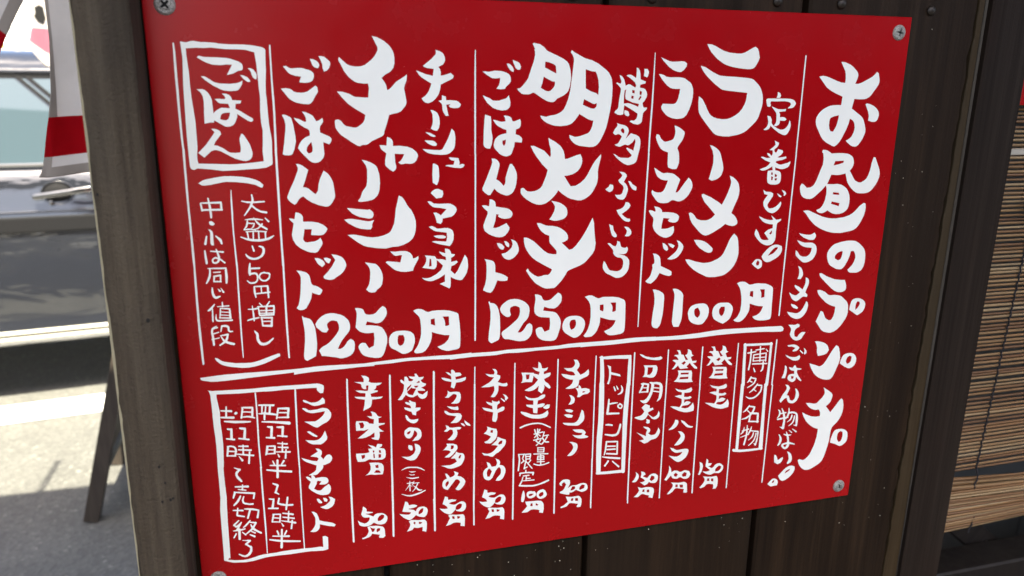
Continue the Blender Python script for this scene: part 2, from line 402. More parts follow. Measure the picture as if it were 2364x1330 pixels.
LETTERS = """
=heading
5351,372 38,5 50,18 28,16 40,33 12,14 7,15 1,7 -3,21 -14,39 -5,9 32,1 37,-12 80,-39 17,-10 25,-22 15,-17 16,8 3,3 15,46 2,15 0,16 -3,12 -6,12 -49,69 -9,12 -17,15 -25,12 -20,5 -54,2 -48,-3 -15,79 68,42 37,23 18,17 12,18 15,32 14,42 2,24 -5,21 -16,39 -28,41 -7,8 -16,12 -15,3 -25,-2 -24,-10 -38,-26 -14,-13 21,-10 18,-12 15,-15 14,-29 5,-19 2,-27 -10,-36 -11,-16 -13,-11 -26,-11 -7,41 -17,49 -35,73 -18,30 -23,26 -20,12 -6,2 -6,0 -19,-6 -59,-27 -35,-23 -15,-15 -14,-17 -47,-75 -10,-23 -5,-21 -1,-19 3,-18 17,-29 16,-18 26,-21 43,-21 23,-7 30,-4 37,-2 38,1 5,-71 -70,-25 -47,-20 -43,-25 -12,-9 -56,-58 -22,-23 35,-7 31,4 34,9 74,26 47,13 39,3 1,-32 -6,-42 -8,-23 -47,-69|5380,809 -45,9 -31,11 -6,5 -4,7 -3,16 0,34 8,31 14,21 27,3 21,-36 10,-30 8,-51
5652,711 30,5 41,16 28,19 22,22 9,18 3,16 0,8 -8,29 -8,12 -11,7 -14,3 -25,-1 -37,-11 2,-38 -13,-36 -36,-62 11,-6
5260,1099 32,2 16,5 34,19 4,4 6,2 73,-2 43,1 42,5 23,6 30,17 13,15 8,18 5,27 -2,18 -7,17 -17,22 -7,7 51,69 18,20 36,15 23,2 6,-1 33,-17 17,-16 13,-26 13,-42 7,-46 1,-15 9,-40 6,-16 18,3 38,69 17,31 9,28 3,25 -3,24 -8,29 -14,27 -30,40 -12,13 -14,11 -16,8 -20,5 -22,3 -45,-1 -22,-2 -21,-7 -28,-17 -27,-22 -24,-24 -18,-23 -10,-19 -21,-56 -2,-9 -55,11 -30,2 -60,-5 -28,73 -7,11 -43,47 -63,53 -19,13 -11,5 -20,4 -33,-2 -29,-10 -16,-10 -13,-14 -11,-24 -8,-30 -1,-19 1,-6 13,-21 23,10 30,28 35,-2 22,-11 7,-5 10,-12 18,-37 29,-85 17,-44 1,-40 -1,-17 -8,-37 -8,-8 -6,-9 3,-10|5396,1197 87,-3 1,6 -3,10 -4,3 -36,11 -58,10
5325,1393 77,4 42,-2 38,7 22,9 21,12 20,15 16,18 19,36 10,37 1,43 -5,28 -7,18 -13,15 -27,18 -36,10 -37,1 -33,-7 -21,-8 -28,-16 -8,-6 -30,16 -23,7 -18,-1 -18,-5 -15,-7 -9,-10 -3,-6 33,-13 7,-5 14,-16 11,-19 12,-36 6,-52 -3,-43|5410,1466 61,7 7,19 -68,-6 0,-10 0,-5|5408,1547 82,18 -5,27 -83,-24 3,-11 1,-5
5128,1622 30,-4 21,2 13,3 68,29 67,27 61,15 40,5 44,1 64,-6 28,-5 42,-12 31,-16 29,-23 37,-40 16,-12 26,-16 19,7 7,38 0,24 -10,48 -22,48 -22,36 -13,16 -17,14 -16,9 -19,6 -79,13 -36,4 -59,-3 -44,-6 -44,-12 -47,-17 -23,-10 -44,-24 -29,-20 -49,-45 -39,-46
5638,1907 30,1 31,4 14,4 39,21 43,36 18,21 12,25 7,29 3,30 0,39 -7,35 -13,26 -6,8 -7,6 -27,13 -19,4 -61,-4 -15,-4 -10,-8 -11,-15 40,-39 8,-11 12,-24 7,-26 2,-14 -5,-24 -11,-22 -14,-15 -27,3 -7,44 -13,37 -29,54 -13,15 -16,10 -18,2 -39,-6 -61,-31 -18,-16 -14,-22 -10,-24 -8,-31 -1,-19 1,-9 9,-22 13,-19 14,-16 16,-13 19,-10 56,-14 57,-8|5583,2000 -17,1 -23,7 -16,10 -12,12 -6,13 0,11 3,12 32,17 18,-4 8,-6 5,-7 7,-24 2,-28
5368,2194 21,1 26,13 30,18 84,31 70,12 45,2 18,39 5,18 2,17 -3,16 -7,9 -18,10 -27,4 -29,-3 -39,-15 -38,-26 -61,-52 -63,-57 -11,-14 -5,-17
5365,2350 26,-1 26,8 29,14 35,27 10,5 14,3 14,1 28,-1 39,5 25,6 21,9 58,47 13,18 9,21 5,22 3,52 -4,26 -11,27 -33,51 -22,26 -25,23 -22,14 -13,6 -27,7 -13,1 -13,-1 -41,-10 -19,-8 -26,-18 -51,-65 -15,-19 33,-77 7,-19 15,5 13,9 23,45 7,11 13,12 23,11 14,3 13,-3 5,-3 13,-23 5,-13 8,-38 -1,-47 -39,-12 -34,-15 -35,-21 -60,-52 -29,-31 -10,-22
5756,2465 16,-8 19,-3 30,1 19,4 29,14 17,14 7,8 7,18 2,10 -3,29 -3,10 -11,20 -7,8 -30,19 -23,9 -72,-46 -20,-13 3,-43 9,-37|5810,2484 25,5 5,17 0,6 -8,20 -12,17 -9,8 -11,7 -4,-28 0,-18 4,-15
5400,2839 32,1 37,9 33,12 15,8 24,19 13,23 9,25 -9,18 -12,14 -23,10 -32,5 -35,2 -15,-34 -4,-29 0,-20 -12,-32 -13,-21
5639,2896 26,14 11,24 11,36 11,55 -1,26 -9,34 -25,68 -15,38 -10,18 -13,15 -9,5 -10,3 -37,-1 -42,-10 -41,-19 -37,-27 -21,-21 -37,-56 -22,-47 68,23 37,15 12,1 10,-2 18,-9 14,-13 25,-36 44,-77 28,-40
5737,2998 20,-8 23,-4 35,1 22,7 10,5 18,18 12,22 4,11 1,23 -5,22 -10,18 -7,8 -17,11 -17,6 -15,1 -16,-3 -38,-19 -54,-36 7,-37 10,-25 10,-15|5806,3013 19,10 2,24 -2,15 -5,11 -13,13 -11,5 -12,2 -12,-16 -4,-11 0,-9 7,-23 8,-10 11,-7
5555,3306 73,48 24,19 9,12 4,9 1,18 -12,45 -10,16 -22,19 -17,10 47,55 12,14 48,-59 37,-52 21,-20 14,10 8,12 12,49 2,32 -4,44 -8,27 -21,42 -18,25 -42,38 -8,10 -9,24 -5,52 -1,59 -10,59 -21,86 -7,24 -9,22 -11,21 -13,14 -15,12 -65,34 -26,10 -28,5 -30,-4 -20,-9 -22,-17 -19,-20 -15,-22 -13,-35 -3,-12 13,-5 7,0 33,13 7,0 13,-5 12,-7 20,-17 18,-24 9,-15 27,-67 11,-38 11,-59 3,-39 1,-40 -38,-13 -23,-12 -32,-22 -29,-26 -23,-24 -36,-56 -15,-38 42,25 43,20 28,9 28,6 24,2 35,-2 1,-23 -3,-15 -14,-27 -5,-6 -28,2 -19,-3 -26,-9 -24,-14 -21,-16 -32,-40 36,3 21,4 24,7 12,2 11,0 10,-3 10,-5 51,-48 17,-27 3,-14 -3,-24
5747,3766 11,-5 27,-3 30,2 21,5 21,9 22,18 10,15 8,38 -1,29 -2,14 -11,20 -7,8 -25,18 -14,5 -17,1 -11,-3 -42,-23 -64,-23 5,-43 11,-39 11,-25 7,-10|5808,3782 26,12 5,41 -4,29 -7,17 -5,8 -10,5 -14,1 -16,-23 -4,-8 -4,-20 1,-22 5,-20 3,-6 17,-11
=subheading
5108,1816 21,7 57,12 38,2 18,-5 24,-13 15,16 3,6 1,13 -6,14 -10,13 -16,3 -24,-1 -22,-5 -49,-20 -34,-24
5097,1879 54,19 28,7 59,2 21,4 23,12 12,12 5,7 8,23 1,29 -4,18 -13,29 -13,17 -8,7 -31,15 -29,6 -18,-1 -9,-2 -17,-9 -51,-40 -15,-16 -6,-19 -1,-20 1,-10 19,14 7,7 17,23 7,7 26,10 36,3 22,-10 12,-11 5,-7 7,-19 4,-31 -63,-7 -37,-13 -24,-15 -28,-29
5135,2114 14,5 18,12 15,21 11,30 1,22 -14,25 -5,6 -32,-2 10,-31 1,-29 -4,-27
5227,2223 20,8 9,8 8,16 2,25 -5,19 -18,49 -3,15 26,25 -7,19 -17,-5 -17,-2 -16,5 -34,25 -12,6 -13,2 -16,-5 -22,-14 -12,-14 -23,-41 -4,-12 27,19 33,13 12,0 11,-4 18,-14 7,-9 -46,-39 -12,-15 -1,-10 1,-6 43,19 41,28 16,-33 7,-23 1,-22
5104,2461 33,9 16,8 27,22 -7,12 -23,-5 -21,-9 -19,-19 -5,-12
5072,2533 84,19 21,1 20,-7 16,-12 19,-24 20,-43 7,-21 15,11 6,14 3,18 -3,30 -8,23 -18,30 -16,16 -19,13 -18,5 -20,1 -11,-1 -32,-11 -27,-15 -27,-26
5098,2657 43,3 18,3 14,-1 21,-8 13,4 11,9 -1,11 -5,9 -25,10 -10,10 -7,14 -2,23 7,23 4,8 26,6 18,-26 20,-15 11,-3 20,1 13,4 -24,35 -7,16 -5,7 -15,9 -20,5 -10,1 -11,-1 -19,-7 -17,-11 -20,-20 -9,-14 -3,-8 -1,-11 6,-31 0,-11 -4,-11 -16,-20
5113,2853 57,-3 20,3 19,7 24,17 7,7 -6,13 -8,11 -5,4 -15,5 -26,2 -5,-2 -5,-5 29,-27 -38,-16 -41,-2
5101,2943 50,23 33,8 20,1 18,-2 21,-9 6,-4 11,14 -1,13 -5,11 -4,5 -17,6 -19,1 -19,-3 -20,-7 -47,-29 -11,-9
5280,2948 4,0 3,-3 -1,-7 -32,-27 -3,0 -2,4
5287,2892 14,10 17,18 5,12 1,14 -20,12 -10,-11 5,-12 1,-12 -3,-13
5108,3047 14,7 4,5 4,10 4,31 -1,23 -10,50 -37,-4 17,-43 6,-51
5152,3068 42,10 16,-24 14,5 8,22 57,14 -4,8 -41,1 -1,21 5,13 19,30 36,44 -8,8 -21,-15 -36,-34 0,22 -5,12 -10,8 -14,5 -17,-3 -27,-15 -8,-7 -7,-12 -1,-7 4,-18 3,-6 9,-7 9,-3 20,-2 22,1 -4,-30 -24,-5 -14,-7 -11,-10 -8,-12|5185,3158 31,7 -7,22 -20,-3 -2,-13 -1,-7
5135,3238 21,5 13,7 13,16 6,12 -27,66 24,11 14,40 25,12 13,-6 10,-8 3,-5 6,-23 1,-37 -12,-43 18,9 17,24 9,20 4,21 -3,19 -11,25 -11,14 -20,13 -15,3 -15,-1 -23,-7 -12,-10 -6,-8 -11,-27 -2,-10 -22,6 -9,7 -22,24 -6,9 -17,-24 26,-53 35,-47 5,-21 -7,-16
5143,3538 9,53 1,13 2,5 5,5 8,1 5,-4 1,-4 -7,-55 -13,-42 -27,-38 -2,-1 -3,1 -1,2
5145,3665 1,6 5,7 11,4 6,-3 3,-5 3,-67 -2,-5 -5,-5 -8,-1 -5,3
5144,3669 1,6 6,7 10,4 7,-3 3,-9 -1,-7 -5,-7 -10,-3 -7,3
5144,3670 1,6 6,7 10,4 7,-3 3,-6 -1,-7 -6,-7 -10,-3 -7,2
5144,3670 1,7 5,7 11,3 7,-3 3,-5 -1,-7 -6,-7 -10,-3 -7,2
5160,3664 -7,-2 -7,3 -2,9 4,8 6,4 14,-1 2,-6 0,-6 -6,-7 -10,-4 -7,3
5159,3663 -7,-1 -7,3 -2,9 4,7 7,5 7,1 7,-3 2,-8 -4,-8
5154,3663 -6,-1 -6,2 -2,8 3,7 10,6 7,2 6,-3 3,-9 -4,-7
5139,3660 -4,2 -2,6 3,5 13,9 6,1 6,-2 2,-8 -4,-7
5121,3658 -1,2 20,16 4,1 5,-2 1,-6 -2,-5
5097,3500 2,24 -5,20 -12,22 5,2 18,-16 7,-11 4,-19 0,-6 -4,-15 -4,-7 -6,-6 -18,-8 -1,4
5110,3531 67,-5 2,-4 -5,-7 -4,-1 -67,5 -2,4 5,7
5164,3581 39,-5 2,-4 -2,-6 -5,-4 -4,-1 -88,9 -18,1 -4,2 -2,4 2,6 5,4
5198,3507 -9,40 -13,26 -9,10 4,4 13,-5 11,-8 8,-11 10,-30 1,-8 -5,-32 -6,-17 -5,-1 -2,1
5208,3536 39,-2 25,8 9,9 4,12 2,33 7,5 9,2 6,-4 1,-11 -6,-31 -6,-12 -11,-12 -21,-11 -21,-5 -14,-1 -33,3 -2,5 2,7
5286,3601 5,51 5,5 8,2 6,-2 3,-39 -3,-24 -2,-6 -6,-6 -10,-1 -5,4
5290,3661 1,5 5,5 7,2 5,-3 3,-18 -1,-5 -5,-5 -8,-2 -6,2
5290,3662 1,5 5,5 7,2 5,-3 1,-5 -1,-5 -4,-4 -8,-2 -4,2
5300,3656 -5,0 -4,3 0,7 3,5 5,3 9,-2 1,-5 -1,-5 -4,-5 -8,-2 -4,3
5300,3656 -5,0 -4,3 -1,7 4,5 5,3 5,0 4,-3 1,-7 -4,-5
5299,3656 -5,0 -4,3 -1,6 4,5 11,4 4,-3 0,-7 -3,-5
5292,3656 -4,2 0,7 10,8 4,0 5,-3 0,-6 -4,-6
5292,3656 0,-1 -4,0 -4,3 0,5 3,5 8,4 5,0 4,-3 0,-6 -3,-5
5271,3654 -2,1 1,5 21,10 4,0 3,-3 1,-5 -3,-4
5226,3587 -13,15 -18,14 1,4 2,1 29,-15 11,-11 8,-19 2,-22 -4,-6 -5,-2 -3,2
5257,3613 -8,15 -12,13 -23,17 1,4 3,0 26,-13 15,-12 6,-8 5,-10 7,-31 0,-25 -3,-3 -6,-2 -3,2
5126,3753 7,26 -4,39 -13,28 0,3 6,4 20,-12 5,-5 10,-30 0,-17 -5,-18 -9,-15 -19,-22 -5,1 -1,2
5193,3756 15,6 24,1 22,-4 2,-2 -1,-4 -20,-4 -27,-3 -35,-11 -3,3 1,3
5218,3805 2,39 -5,19 -8,12 -7,2 -4,3 -2,5 4,8 6,4 17,-3 13,-10 11,-20 1,-13 -13,-73 -15,-34 -16,-27 -2,-1 -3,1 -1,2
5191,3872 -11,-16 8,-8 35,-3 40,7 40,11 4,-2 0,-4 -2,-4 -52,-22 -30,-5 -53,10 -7,5 -4,7 0,11 14,21 15,12 15,5 9,-1 3,-5 -1,-7 -6,-5
5254,3735 7,1 2,-3 0,-3 -2,-3 -33,-24 -5,1
5304,3736 6,-1 3,-4 -1,-6 -49,-32 -3,2 0,2
5094,3941 14,5 5,4 12,20 13,33 49,-25 5,7 1,7 -5,17 -8,15 -12,11 -30,10 -36,-24 -7,-49
5230,3923 25,12 14,12 7,9 10,20 6,19 1,20 -4,17 -10,14 -22,10 -9,2 -4,-5 -1,-5 2,-8 11,-23 1,-19 -11,-45
5294,4080 16,4 24,13 3,25 -3,16 -9,18 -19,24 -25,23 -36,21 -19,5 -10,1 -13,-3 -18,-13 -16,-26 -8,-19 54,-55 21,-17 20,-11 18,-5|5288,4112 -8,14 -12,10 -37,20 5,-17 6,-9 26,-13
5115,4192 8,1 16,6 13,10 8,12 5,20 -4,22 -3,7 -65,2 -6,-1 -22,-16 -14,-14 44,-45 6,-3|5123,4210 -1,18 -7,7 -11,3 -6,0 4,-17 8,-8
=rice ramen note
4760,622 17,6 9,6 8,16 0,5 -4,8 -8,7 -28,-1 8,-19 1,-10
4672,675 52,-1 39,1 79,-1 48,3 20,5 16,8 6,5 12,19 -8,18 -10,10 -6,4 -14,5 -27,3 -11,-1 19,-16 8,-13 1,-4 -7,-13 -25,-8 -32,-3 -86,2 -39,-1 -6,9 -1,5 6,16 0,5 -6,8 -5,2 -21,-4 -16,-51 9,-10
4715,738 64,22 48,1 27,-3 -2,19 -62,5 11,20 1,24 26,-2 17,2 15,9 8,9 -9,7 -11,4 -33,-2 -9,-2 0,20 -8,16 -20,10 -6,1 -19,-5 13,-16 3,-6 3,-20 -4,-42 -5,-19
4683,814 29,5 15,25 1,13 -1,6 3,13 14,14 44,27 27,9 17,1 16,-2 15,-7 13,-11 10,-13 7,-16 5,-27 9,9 7,27 0,14 -6,26 -16,30 -11,10 -7,4 -15,1 -16,-3 -40,-17 -46,-30 -37,-29 -3,13 -6,11 -5,5 -20,7 -16,2 -12,-6 20,-14 10,-11 8,-20 -1,-25
4775,1016 44,20 -4,18 -10,16 -22,16 -3,5 1,11 9,13 12,0 14,-28 43,11 6,10 -2,10 -11,15 -11,9 -26,13 20,4 52,-7 12,-3 6,15 -37,14 -46,7 -12,3 -3,2 -4,8 26,14 18,5 11,1 66,-15 16,-9 4,-4 3,9 -1,9 -9,21 -11,12 -28,11 -21,4 -26,-2 -35,-10 -12,-6 2,26 -25,-1 -6,-32 -33,18 -32,13 -20,3 -13,-1 -22,-10 61,-20 21,-16 16,-20 -52,-19 -44,-26 10,-5 15,2 34,11 33,-3 -28,-22 -8,-18 18,4 10,6 14,15 10,-10 2,-17 -4,-19 -30,-3 36,-26 18,-18
4737,1268 39,-5 37,2 22,5 19,9 9,11 5,19 2,29 -3,19 -4,11 -9,9 -14,6 -20,3 -49,-3 -18,-9 -9,-8 -3,-5 -5,-26 -2,-45|4771,1281 15,2 0,21 -16,-4 0,-9 0,-5|4774,1314 18,6 -4,28 -12,-1 -1,-19 -1,-7|4805,1293 25,12 -5,16 -17,-2 -1,-16 -1,-5|4810,1332 25,1 -10,19 -15,-4 0,-5 0,-6
4709,1427 22,14 7,3 42,3 18,8 11,7 -1,22 -41,62 -3,7 -1,8 3,11 13,16 17,1 25,-3 25,-11 22,-16 22,-27 8,14 -4,22 -8,16 -11,15 -15,14 -24,14 -20,4 -26,-6 -18,-9 -24,-20 -18,-24 -4,-8 -5,-25 3,-17 8,-16 26,-34 -35,-8
4848,1460 47,27 -9,9 -17,-6 -16,-19 -3,-6
4889,1433 29,10 10,8 8,14 1,5 -17,16 -9,-6 4,-10 -1,-5 -19,-26
4692,1653 54,24 24,7 24,5 18,2 22,-3 -23,-39 50,38 5,2 18,0 26,-6 2,5 0,6 -2,4 -6,5 -21,11 -5,5 -4,11 -2,63 2,51 -4,26 -9,17 -14,14 -9,5 -20,5 -22,1 -22,-5 -31,-14 -11,-7 -19,-16 -25,-25 -20,-26 -4,-10 -1,-9 1,-10 10,-28 24,30 19,39 8,12 10,11 8,5 19,5 34,1 12,-4 -49,-59 20,-19 15,-10 33,-9 9,-1 0,-34 -36,-4 -43,-12 -26,-14 -32,-32|4829,1781 3,5 2,15 -5,10 -8,7 -14,-10
4909,1911 36,14 6,24 0,15 -6,19 -10,18 -17,17 -22,15 -54,25 -21,4 -15,-1 -14,-5 -21,-16 -15,-24 -1,-6 1,-6 14,-22 28,-31 28,-23 20,-11 27,-8 18,0|4906,1932 1,7 -3,11 -30,31 -18,11 -41,13 22,-31 22,-24 18,-13 10,-4
4709,2029 16,1 16,5 11,7 8,11 5,24 -1,17 -3,7 -5,6 -20,10 -8,2 -39,-26 -26,-24 29,-34 5,-3|4720,2041 14,12 3,10 -4,22 -21,2 -6,-12 -1,-11 7,-14
=ramen price
4534,2236 26,-11 26,-1 29,5 36,23 9,4 28,-1 26,-6 30,-1 74,8 33,11 32,16 11,10 4,9 3,18 2,69 1,76 3,69 -1,22 -3,22 -2,5 -10,6 -28,5 -32,1 -43,-3 -22,-5 -21,-8 -13,-9 -16,-18 41,-11 24,-15 7,-6 11,-14 17,-43 -46,-5 -44,-12 -49,-18 3,28 -1,28 -3,14 -5,13 -23,37 -16,18 -16,13 -18,9 -8,2 -18,0 -28,-8 -15,-11 25,-18 13,-15 18,-36 4,-13 5,-48 -2,-52 -5,-38 -11,-45 -12,-29 -23,-33|4675,2315 28,1 3,57 -36,-15 3,-33 1,-5|4769,2304 48,3 3,71 -34,6 2,-23 -4,-24
4448,2404 21,4 18,11 15,17 6,9 6,17 1,16 -10,42 -10,25 -8,11 -10,10 -24,16 -26,13 -43,-18 -40,-24 -9,-8 -7,-9 -9,-21 -4,-23 0,-22 4,-19 9,-17 13,-14 17,-11 10,-4 22,-3|4396,2439 36,1 3,33 -7,26 -8,16 -8,6 -10,3 -18,-23 -5,-22 2,-20
3733,2243 24,1 36,12 34,22 9,11 5,12 3,25 -1,80 -4,64 -13,74 -9,24 -19,21 -16,-1 -15,-4 -12,-7 -8,-10 -4,-11 -2,-19 1,-37 5,-55 9,-73 -1,-50 -7,-43 -10,-27
3919,2249 18,-2 22,5 19,9 18,12 17,18 7,14 3,11 0,74 1,62 0,31 -2,31 -7,32 -17,45 -49,-4 -12,-24 -4,-16 -1,-27 3,-79 4,-81 1,-45 -1,-15 -9,-30
4218,2396 19,5 9,4 16,14 15,27 3,26 0,12 -5,25 -9,23 -25,36 -12,11 -15,6 -23,1 -12,-1 -24,-6 -21,-8 -19,-12 -8,-7 -13,-18 -5,-10 -10,-43 1,-22 7,-20 12,-18 18,-13 31,-9 34,-3|4173,2431 19,32 5,22 -4,18 -10,13 -9,7 -17,-10 -8,-9 -7,-17 -4,-18 1,-20 5,-8 11,-6
=box hakata
4667,2824 46,2 46,2 46,1 47,2 46,2 47,2 6,-1 4,-5 -2,-8 -5,-6 -53,-3 -47,-2 -46,-2 -46,-2 -47,-2 -46,-2 -5,1 -4,5 1,9 6,5
4657,2806 2,46 1,45 2,46 1,47 2,46 3,83 3,73 3,8 8,7 13,2 7,-6 1,-7 -5,-73 -5,-83 -1,-46 -2,-46 -2,-47 -1,-45 -1,-46 -2,-7 -7,-6 -11,-2 -7,5
4926,2815 1,69 0,70 -1,69 -2,64 -4,64 -4,64 2,7 7,8 13,3 7,-5 3,-6 1,-65 1,-65 0,-65 0,-69 0,-70 0,-69 -2,-5 -5,-6 -10,-1 -5,3
4665,3190 -1,85 0,84 0,85 1,65 0,64 1,65 1,66 0,65 1,66 2,7 7,7 10,2 7,-4 2,-6 0,-66 0,-65 0,-66 1,-64 0,-65 0,-64 0,-86 0,-84 0,-85 -2,-7 -8,-8 -12,-3 -8,5
4907,3214 1,50 1,50 1,50 0,50 1,50 1,51 0,55 1,55 0,55 1,56 0,56 0,56 3,10 10,10 17,3 9,-6 3,-9 -3,-57 -2,-56 -2,-56 -2,-56 -2,-55 -2,-55 -1,-51 -1,-50 -1,-51 0,-50 -1,-49 -1,-50 -2,-7 -7,-8 -12,-2 -8,5
4649,3853 68,13 88,3 73,0 79,-2 3,-5 -2,-8 -6,-5 -79,-1 -73,-2 -73,-4 -50,-10 -26,-8 -8,0 -7,5 -1,11 7,9
4708,2899 79,-7 5,-5 -2,-5 -7,-3 -79,7 -3,2 -1,3 1,5
4731,2861 1,79 -1,31 -10,82 3,4 6,2 4,-2 2,-3 10,-79 2,-64 -3,-51 -4,-4 -6,0 -3,2
4792,2877 84,-7 2,-3 -1,-4 -3,-3 -88,6 -2,3 2,5
4763,2975 4,6 5,1 4,-4 1,-58 -4,-6 -5,-1 -3,2
4776,2921 83,-4 37,-3 -4,7 0,64 4,6 5,1 4,-4 0,-65 -4,-19 -86,3 -45,3 -1,3 1,5
4858,2951 40,0 3,-3 0,-3 -3,-3 -82,-1 -39,0 -4,3 3,6
4859,2981 42,0 4,-3 -1,-4 -3,-3 -86,-1 -41,0 -5,3 1,4 3,3
4829,2911 5,74 3,3 5,1 4,-5 -4,-71 -5,-74 -8,-3 -3,2
4841,3013 74,4 6,-4 -1,-5 -3,-3 -78,-5 -74,-4 -6,4 1,5 3,3
4868,3001 1,35 -3,26 -12,17 3,5 3,1 17,-10 6,-11 3,-24 -3,-53 -4,-3 -6,-1 -4,3
4790,3079 3,4 5,2 6,-2 2,-4 -22,-38 -2,-1 -4,1 -1,2
4908,2897 3,2 4,0 3,-2 -1,-6 -28,-25 -2,4
4735,3166 -8,10 2,4 2,1 12,-6 18,-17 12,-27 0,-3 -3,-5 -5,-2 -5,1
4807,3152 4,-1 -3,3 -10,28 -22,20 -44,24 1,5 2,1 38,-14 21,-13 16,-14 10,-24 2,-8 0,-14 -14,-6 -49,-11 -4,2 0,5 3,4
4778,3183 6,-1 1,-4 -1,-3 -26,-13 -7,1 -1,4 2,3
4780,3260 -21,17 0,3 4,3 34,-18 27,-27 20,-35 -1,-4 -3,-2 -3,0
4876,3226 2,-3 -3,36 -6,17 -22,28 -19,14 -18,9 -16,3 -31,-2 -35,-16 -1,4 26,21 15,6 21,2 19,-2 18,-6 22,-14 19,-18 15,-20 7,-20 3,-22 -2,-26 -15,-5 -47,-6 -3,3 1,5 3,4
4829,3277 6,-4 -3,-5 -24,-20 -6,-1 -3,3 1,3
4729,3452 -16,13 2,5 29,-10 16,-14 16,-29 4,-10 -1,-3 -3,-2 -3,0
4821,3433 4,-2 -4,3 -5,19 -13,25 -6,8 -24,21 -32,17 -37,9 0,5 4,2 39,-2 9,-2 29,-15 18,-15 20,-26 5,-9 9,-30 2,-16 -17,-7 -54,-11 -4,3 0,6 3,4
4782,3481 3,0 3,-3 -2,-6 -25,-21 -3,0 -3,3 0,3
4793,3495 67,9 6,-3 -3,7 3,76 5,5 8,2 5,-3 1,-19 -1,-57 -4,-21 -21,-6 -67,-9 -5,1 -4,4 0,7 5,5
4779,3569 4,4 7,2 4,-2 7,-81 -4,-4 -6,-2 -5,3
4867,3583 17,2 4,-1 3,-3 -1,-5 -3,-4 -89,-11 -16,-2 -4,1 -3,3 1,5 3,4
4727,3662 -20,22 2,5 4,0 17,-10 9,-9 6,-13 2,-23 -3,-19 -5,1
4795,3648 2,-4 -2,-5 -4,-3 -71,14 -1,4 2,5 4,3
4766,3682 -5,48 -14,63 4,8 6,3 4,-2 2,-3 14,-64 4,-33 1,-32 -6,-67 -5,-3 -3,1
4796,3702 3,-2 1,-4 -2,-5 -4,-2 -4,0 -82,26 -1,2 4,4
4784,3694 3,4 4,-1 10,-8 12,-16 7,-24 3,-27 -1,-2 -3,-1 -2,1
4864,3679 3,-2 0,-6 -3,-4 -53,-11 -3,3 0,5 3,4
4886,3684 3,-3 0,-5 -3,-4 -26,-7 -7,3 0,6 3,4
4892,3685 3,-3 0,-5 -3,-4 -13,-3 -3,3 0,5 3,4
4895,3686 3,-3 0,-5 -3,-4 -7,-3 -4,0 -3,3 0,6 3,4
4895,3686 4,-3 0,-5 -8,-6 -4,0 -3,3 0,5 3,4
4895,3686 4,-2 1,-3 -3,-6 -5,-3 -4,0 -3,3 0,5 3,4
4885,3679 1,4 3,3 6,1 4,-2 1,-4 -1,-4 -4,-4 -6,-1 -3,3
4885,3687 4,8 6,1 4,-2 1,-12 -1,-4 -10,-5 -3,3
4884,3748 -1,2 4,8 6,1 4,-2 3,-67 -1,-3 -4,-4 -6,-1 -3,2
4883,3750 -11,52 3,5 6,3 5,-1 12,-55 -4,-7 -6,-2
4868,3808 0,4 3,5 6,4 5,-1 6,-14 0,-4 -3,-5 -6,-3 -4,1
4868,3809 2,9 7,3 4,-1 3,-3 -2,-9 -7,-3 -4,0
4868,3809 3,-3 11,3 -4,-3 -5,-1 -5,4 0,4 2,4 10,4 4,-4 0,-4 -3,-5 -6,-3 -5,1
4882,3809 -4,-3 -5,-1 -5,3 -1,5 6,7 6,2 4,-4 1,-5
4877,3806 -5,-1 -5,3 2,9 4,3 5,1 5,-3 1,-5
4876,3804 -5,-1 -5,3 0,5 6,8 6,1 4,-3 1,-5
4876,3804 -8,-3 -4,2 3,11 4,3 5,1 5,-3 0,-4
4859,3790 -3,4 10,17 7,3 4,-3 1,-4
4838,3685 -2,20 -11,22 -31,27 1,3 3,1 30,-17 12,-12 4,-6 6,-28 0,-10 -3,-3 -4,-1 -3,1
4862,3728 -6,21 -11,19 -15,17 -29,24 2,5 3,1 22,-14 19,-16 15,-19 6,-10 10,-48 1,-12 -3,-6 -5,-1 -3,1
=rule
4597,3185 1,167 1,169 1,171 1,173 1,176 0,177 4,6 4,1 4,-4 -1,-178 -1,-175 -1,-174 -1,-171 -1,-169 -1,-167 -4,-6 -6,1
4991,3223 -2,161 -1,162 -1,164 -1,165 -2,168 -1,170 4,6 4,1 3,-2 1,-3 1,-169 1,-168 1,-166 1,-164 2,-162 1,-160 -4,-6 -4,-1 -3,2
4597,2858 0,64 0,65 0,66 0,66 0,66 3,5 4,1 4,-4 0,-66 0,-66 0,-66 -1,-65 0,-65 0,-67 -7,-3 -3,2
4987,2789 -1,72 0,71 -1,72 -1,73 -1,72 -1,73 1,4 3,3 5,1 3,-2 1,-3 1,-73 1,-73 1,-72 0,-72 1,-72 1,-71 -4,-6 -5,-1
4988,332 0,130 1,131 0,132 0,134 0,136 1,137 3,5 5,0 4,-4 -1,-137 0,-136 0,-134 -1,-132 0,-132 0,-130 -4,-4 -4,-1 -3,2
4991,1132 -1,162 -1,164 -1,166 -1,169 -2,171 -1,172 4,6 5,1 3,-2 1,-3 1,-173 1,-170 1,-169 1,-166 1,-165 1,-162 -1,-3 -8,-3 -3,2
4985,2136 0,70 0,70 -1,70 0,71 0,71 0,71 1,3 7,3 4,-4 0,-71 0,-71 0,-71 0,-70 0,-70 0,-73 -8,-3
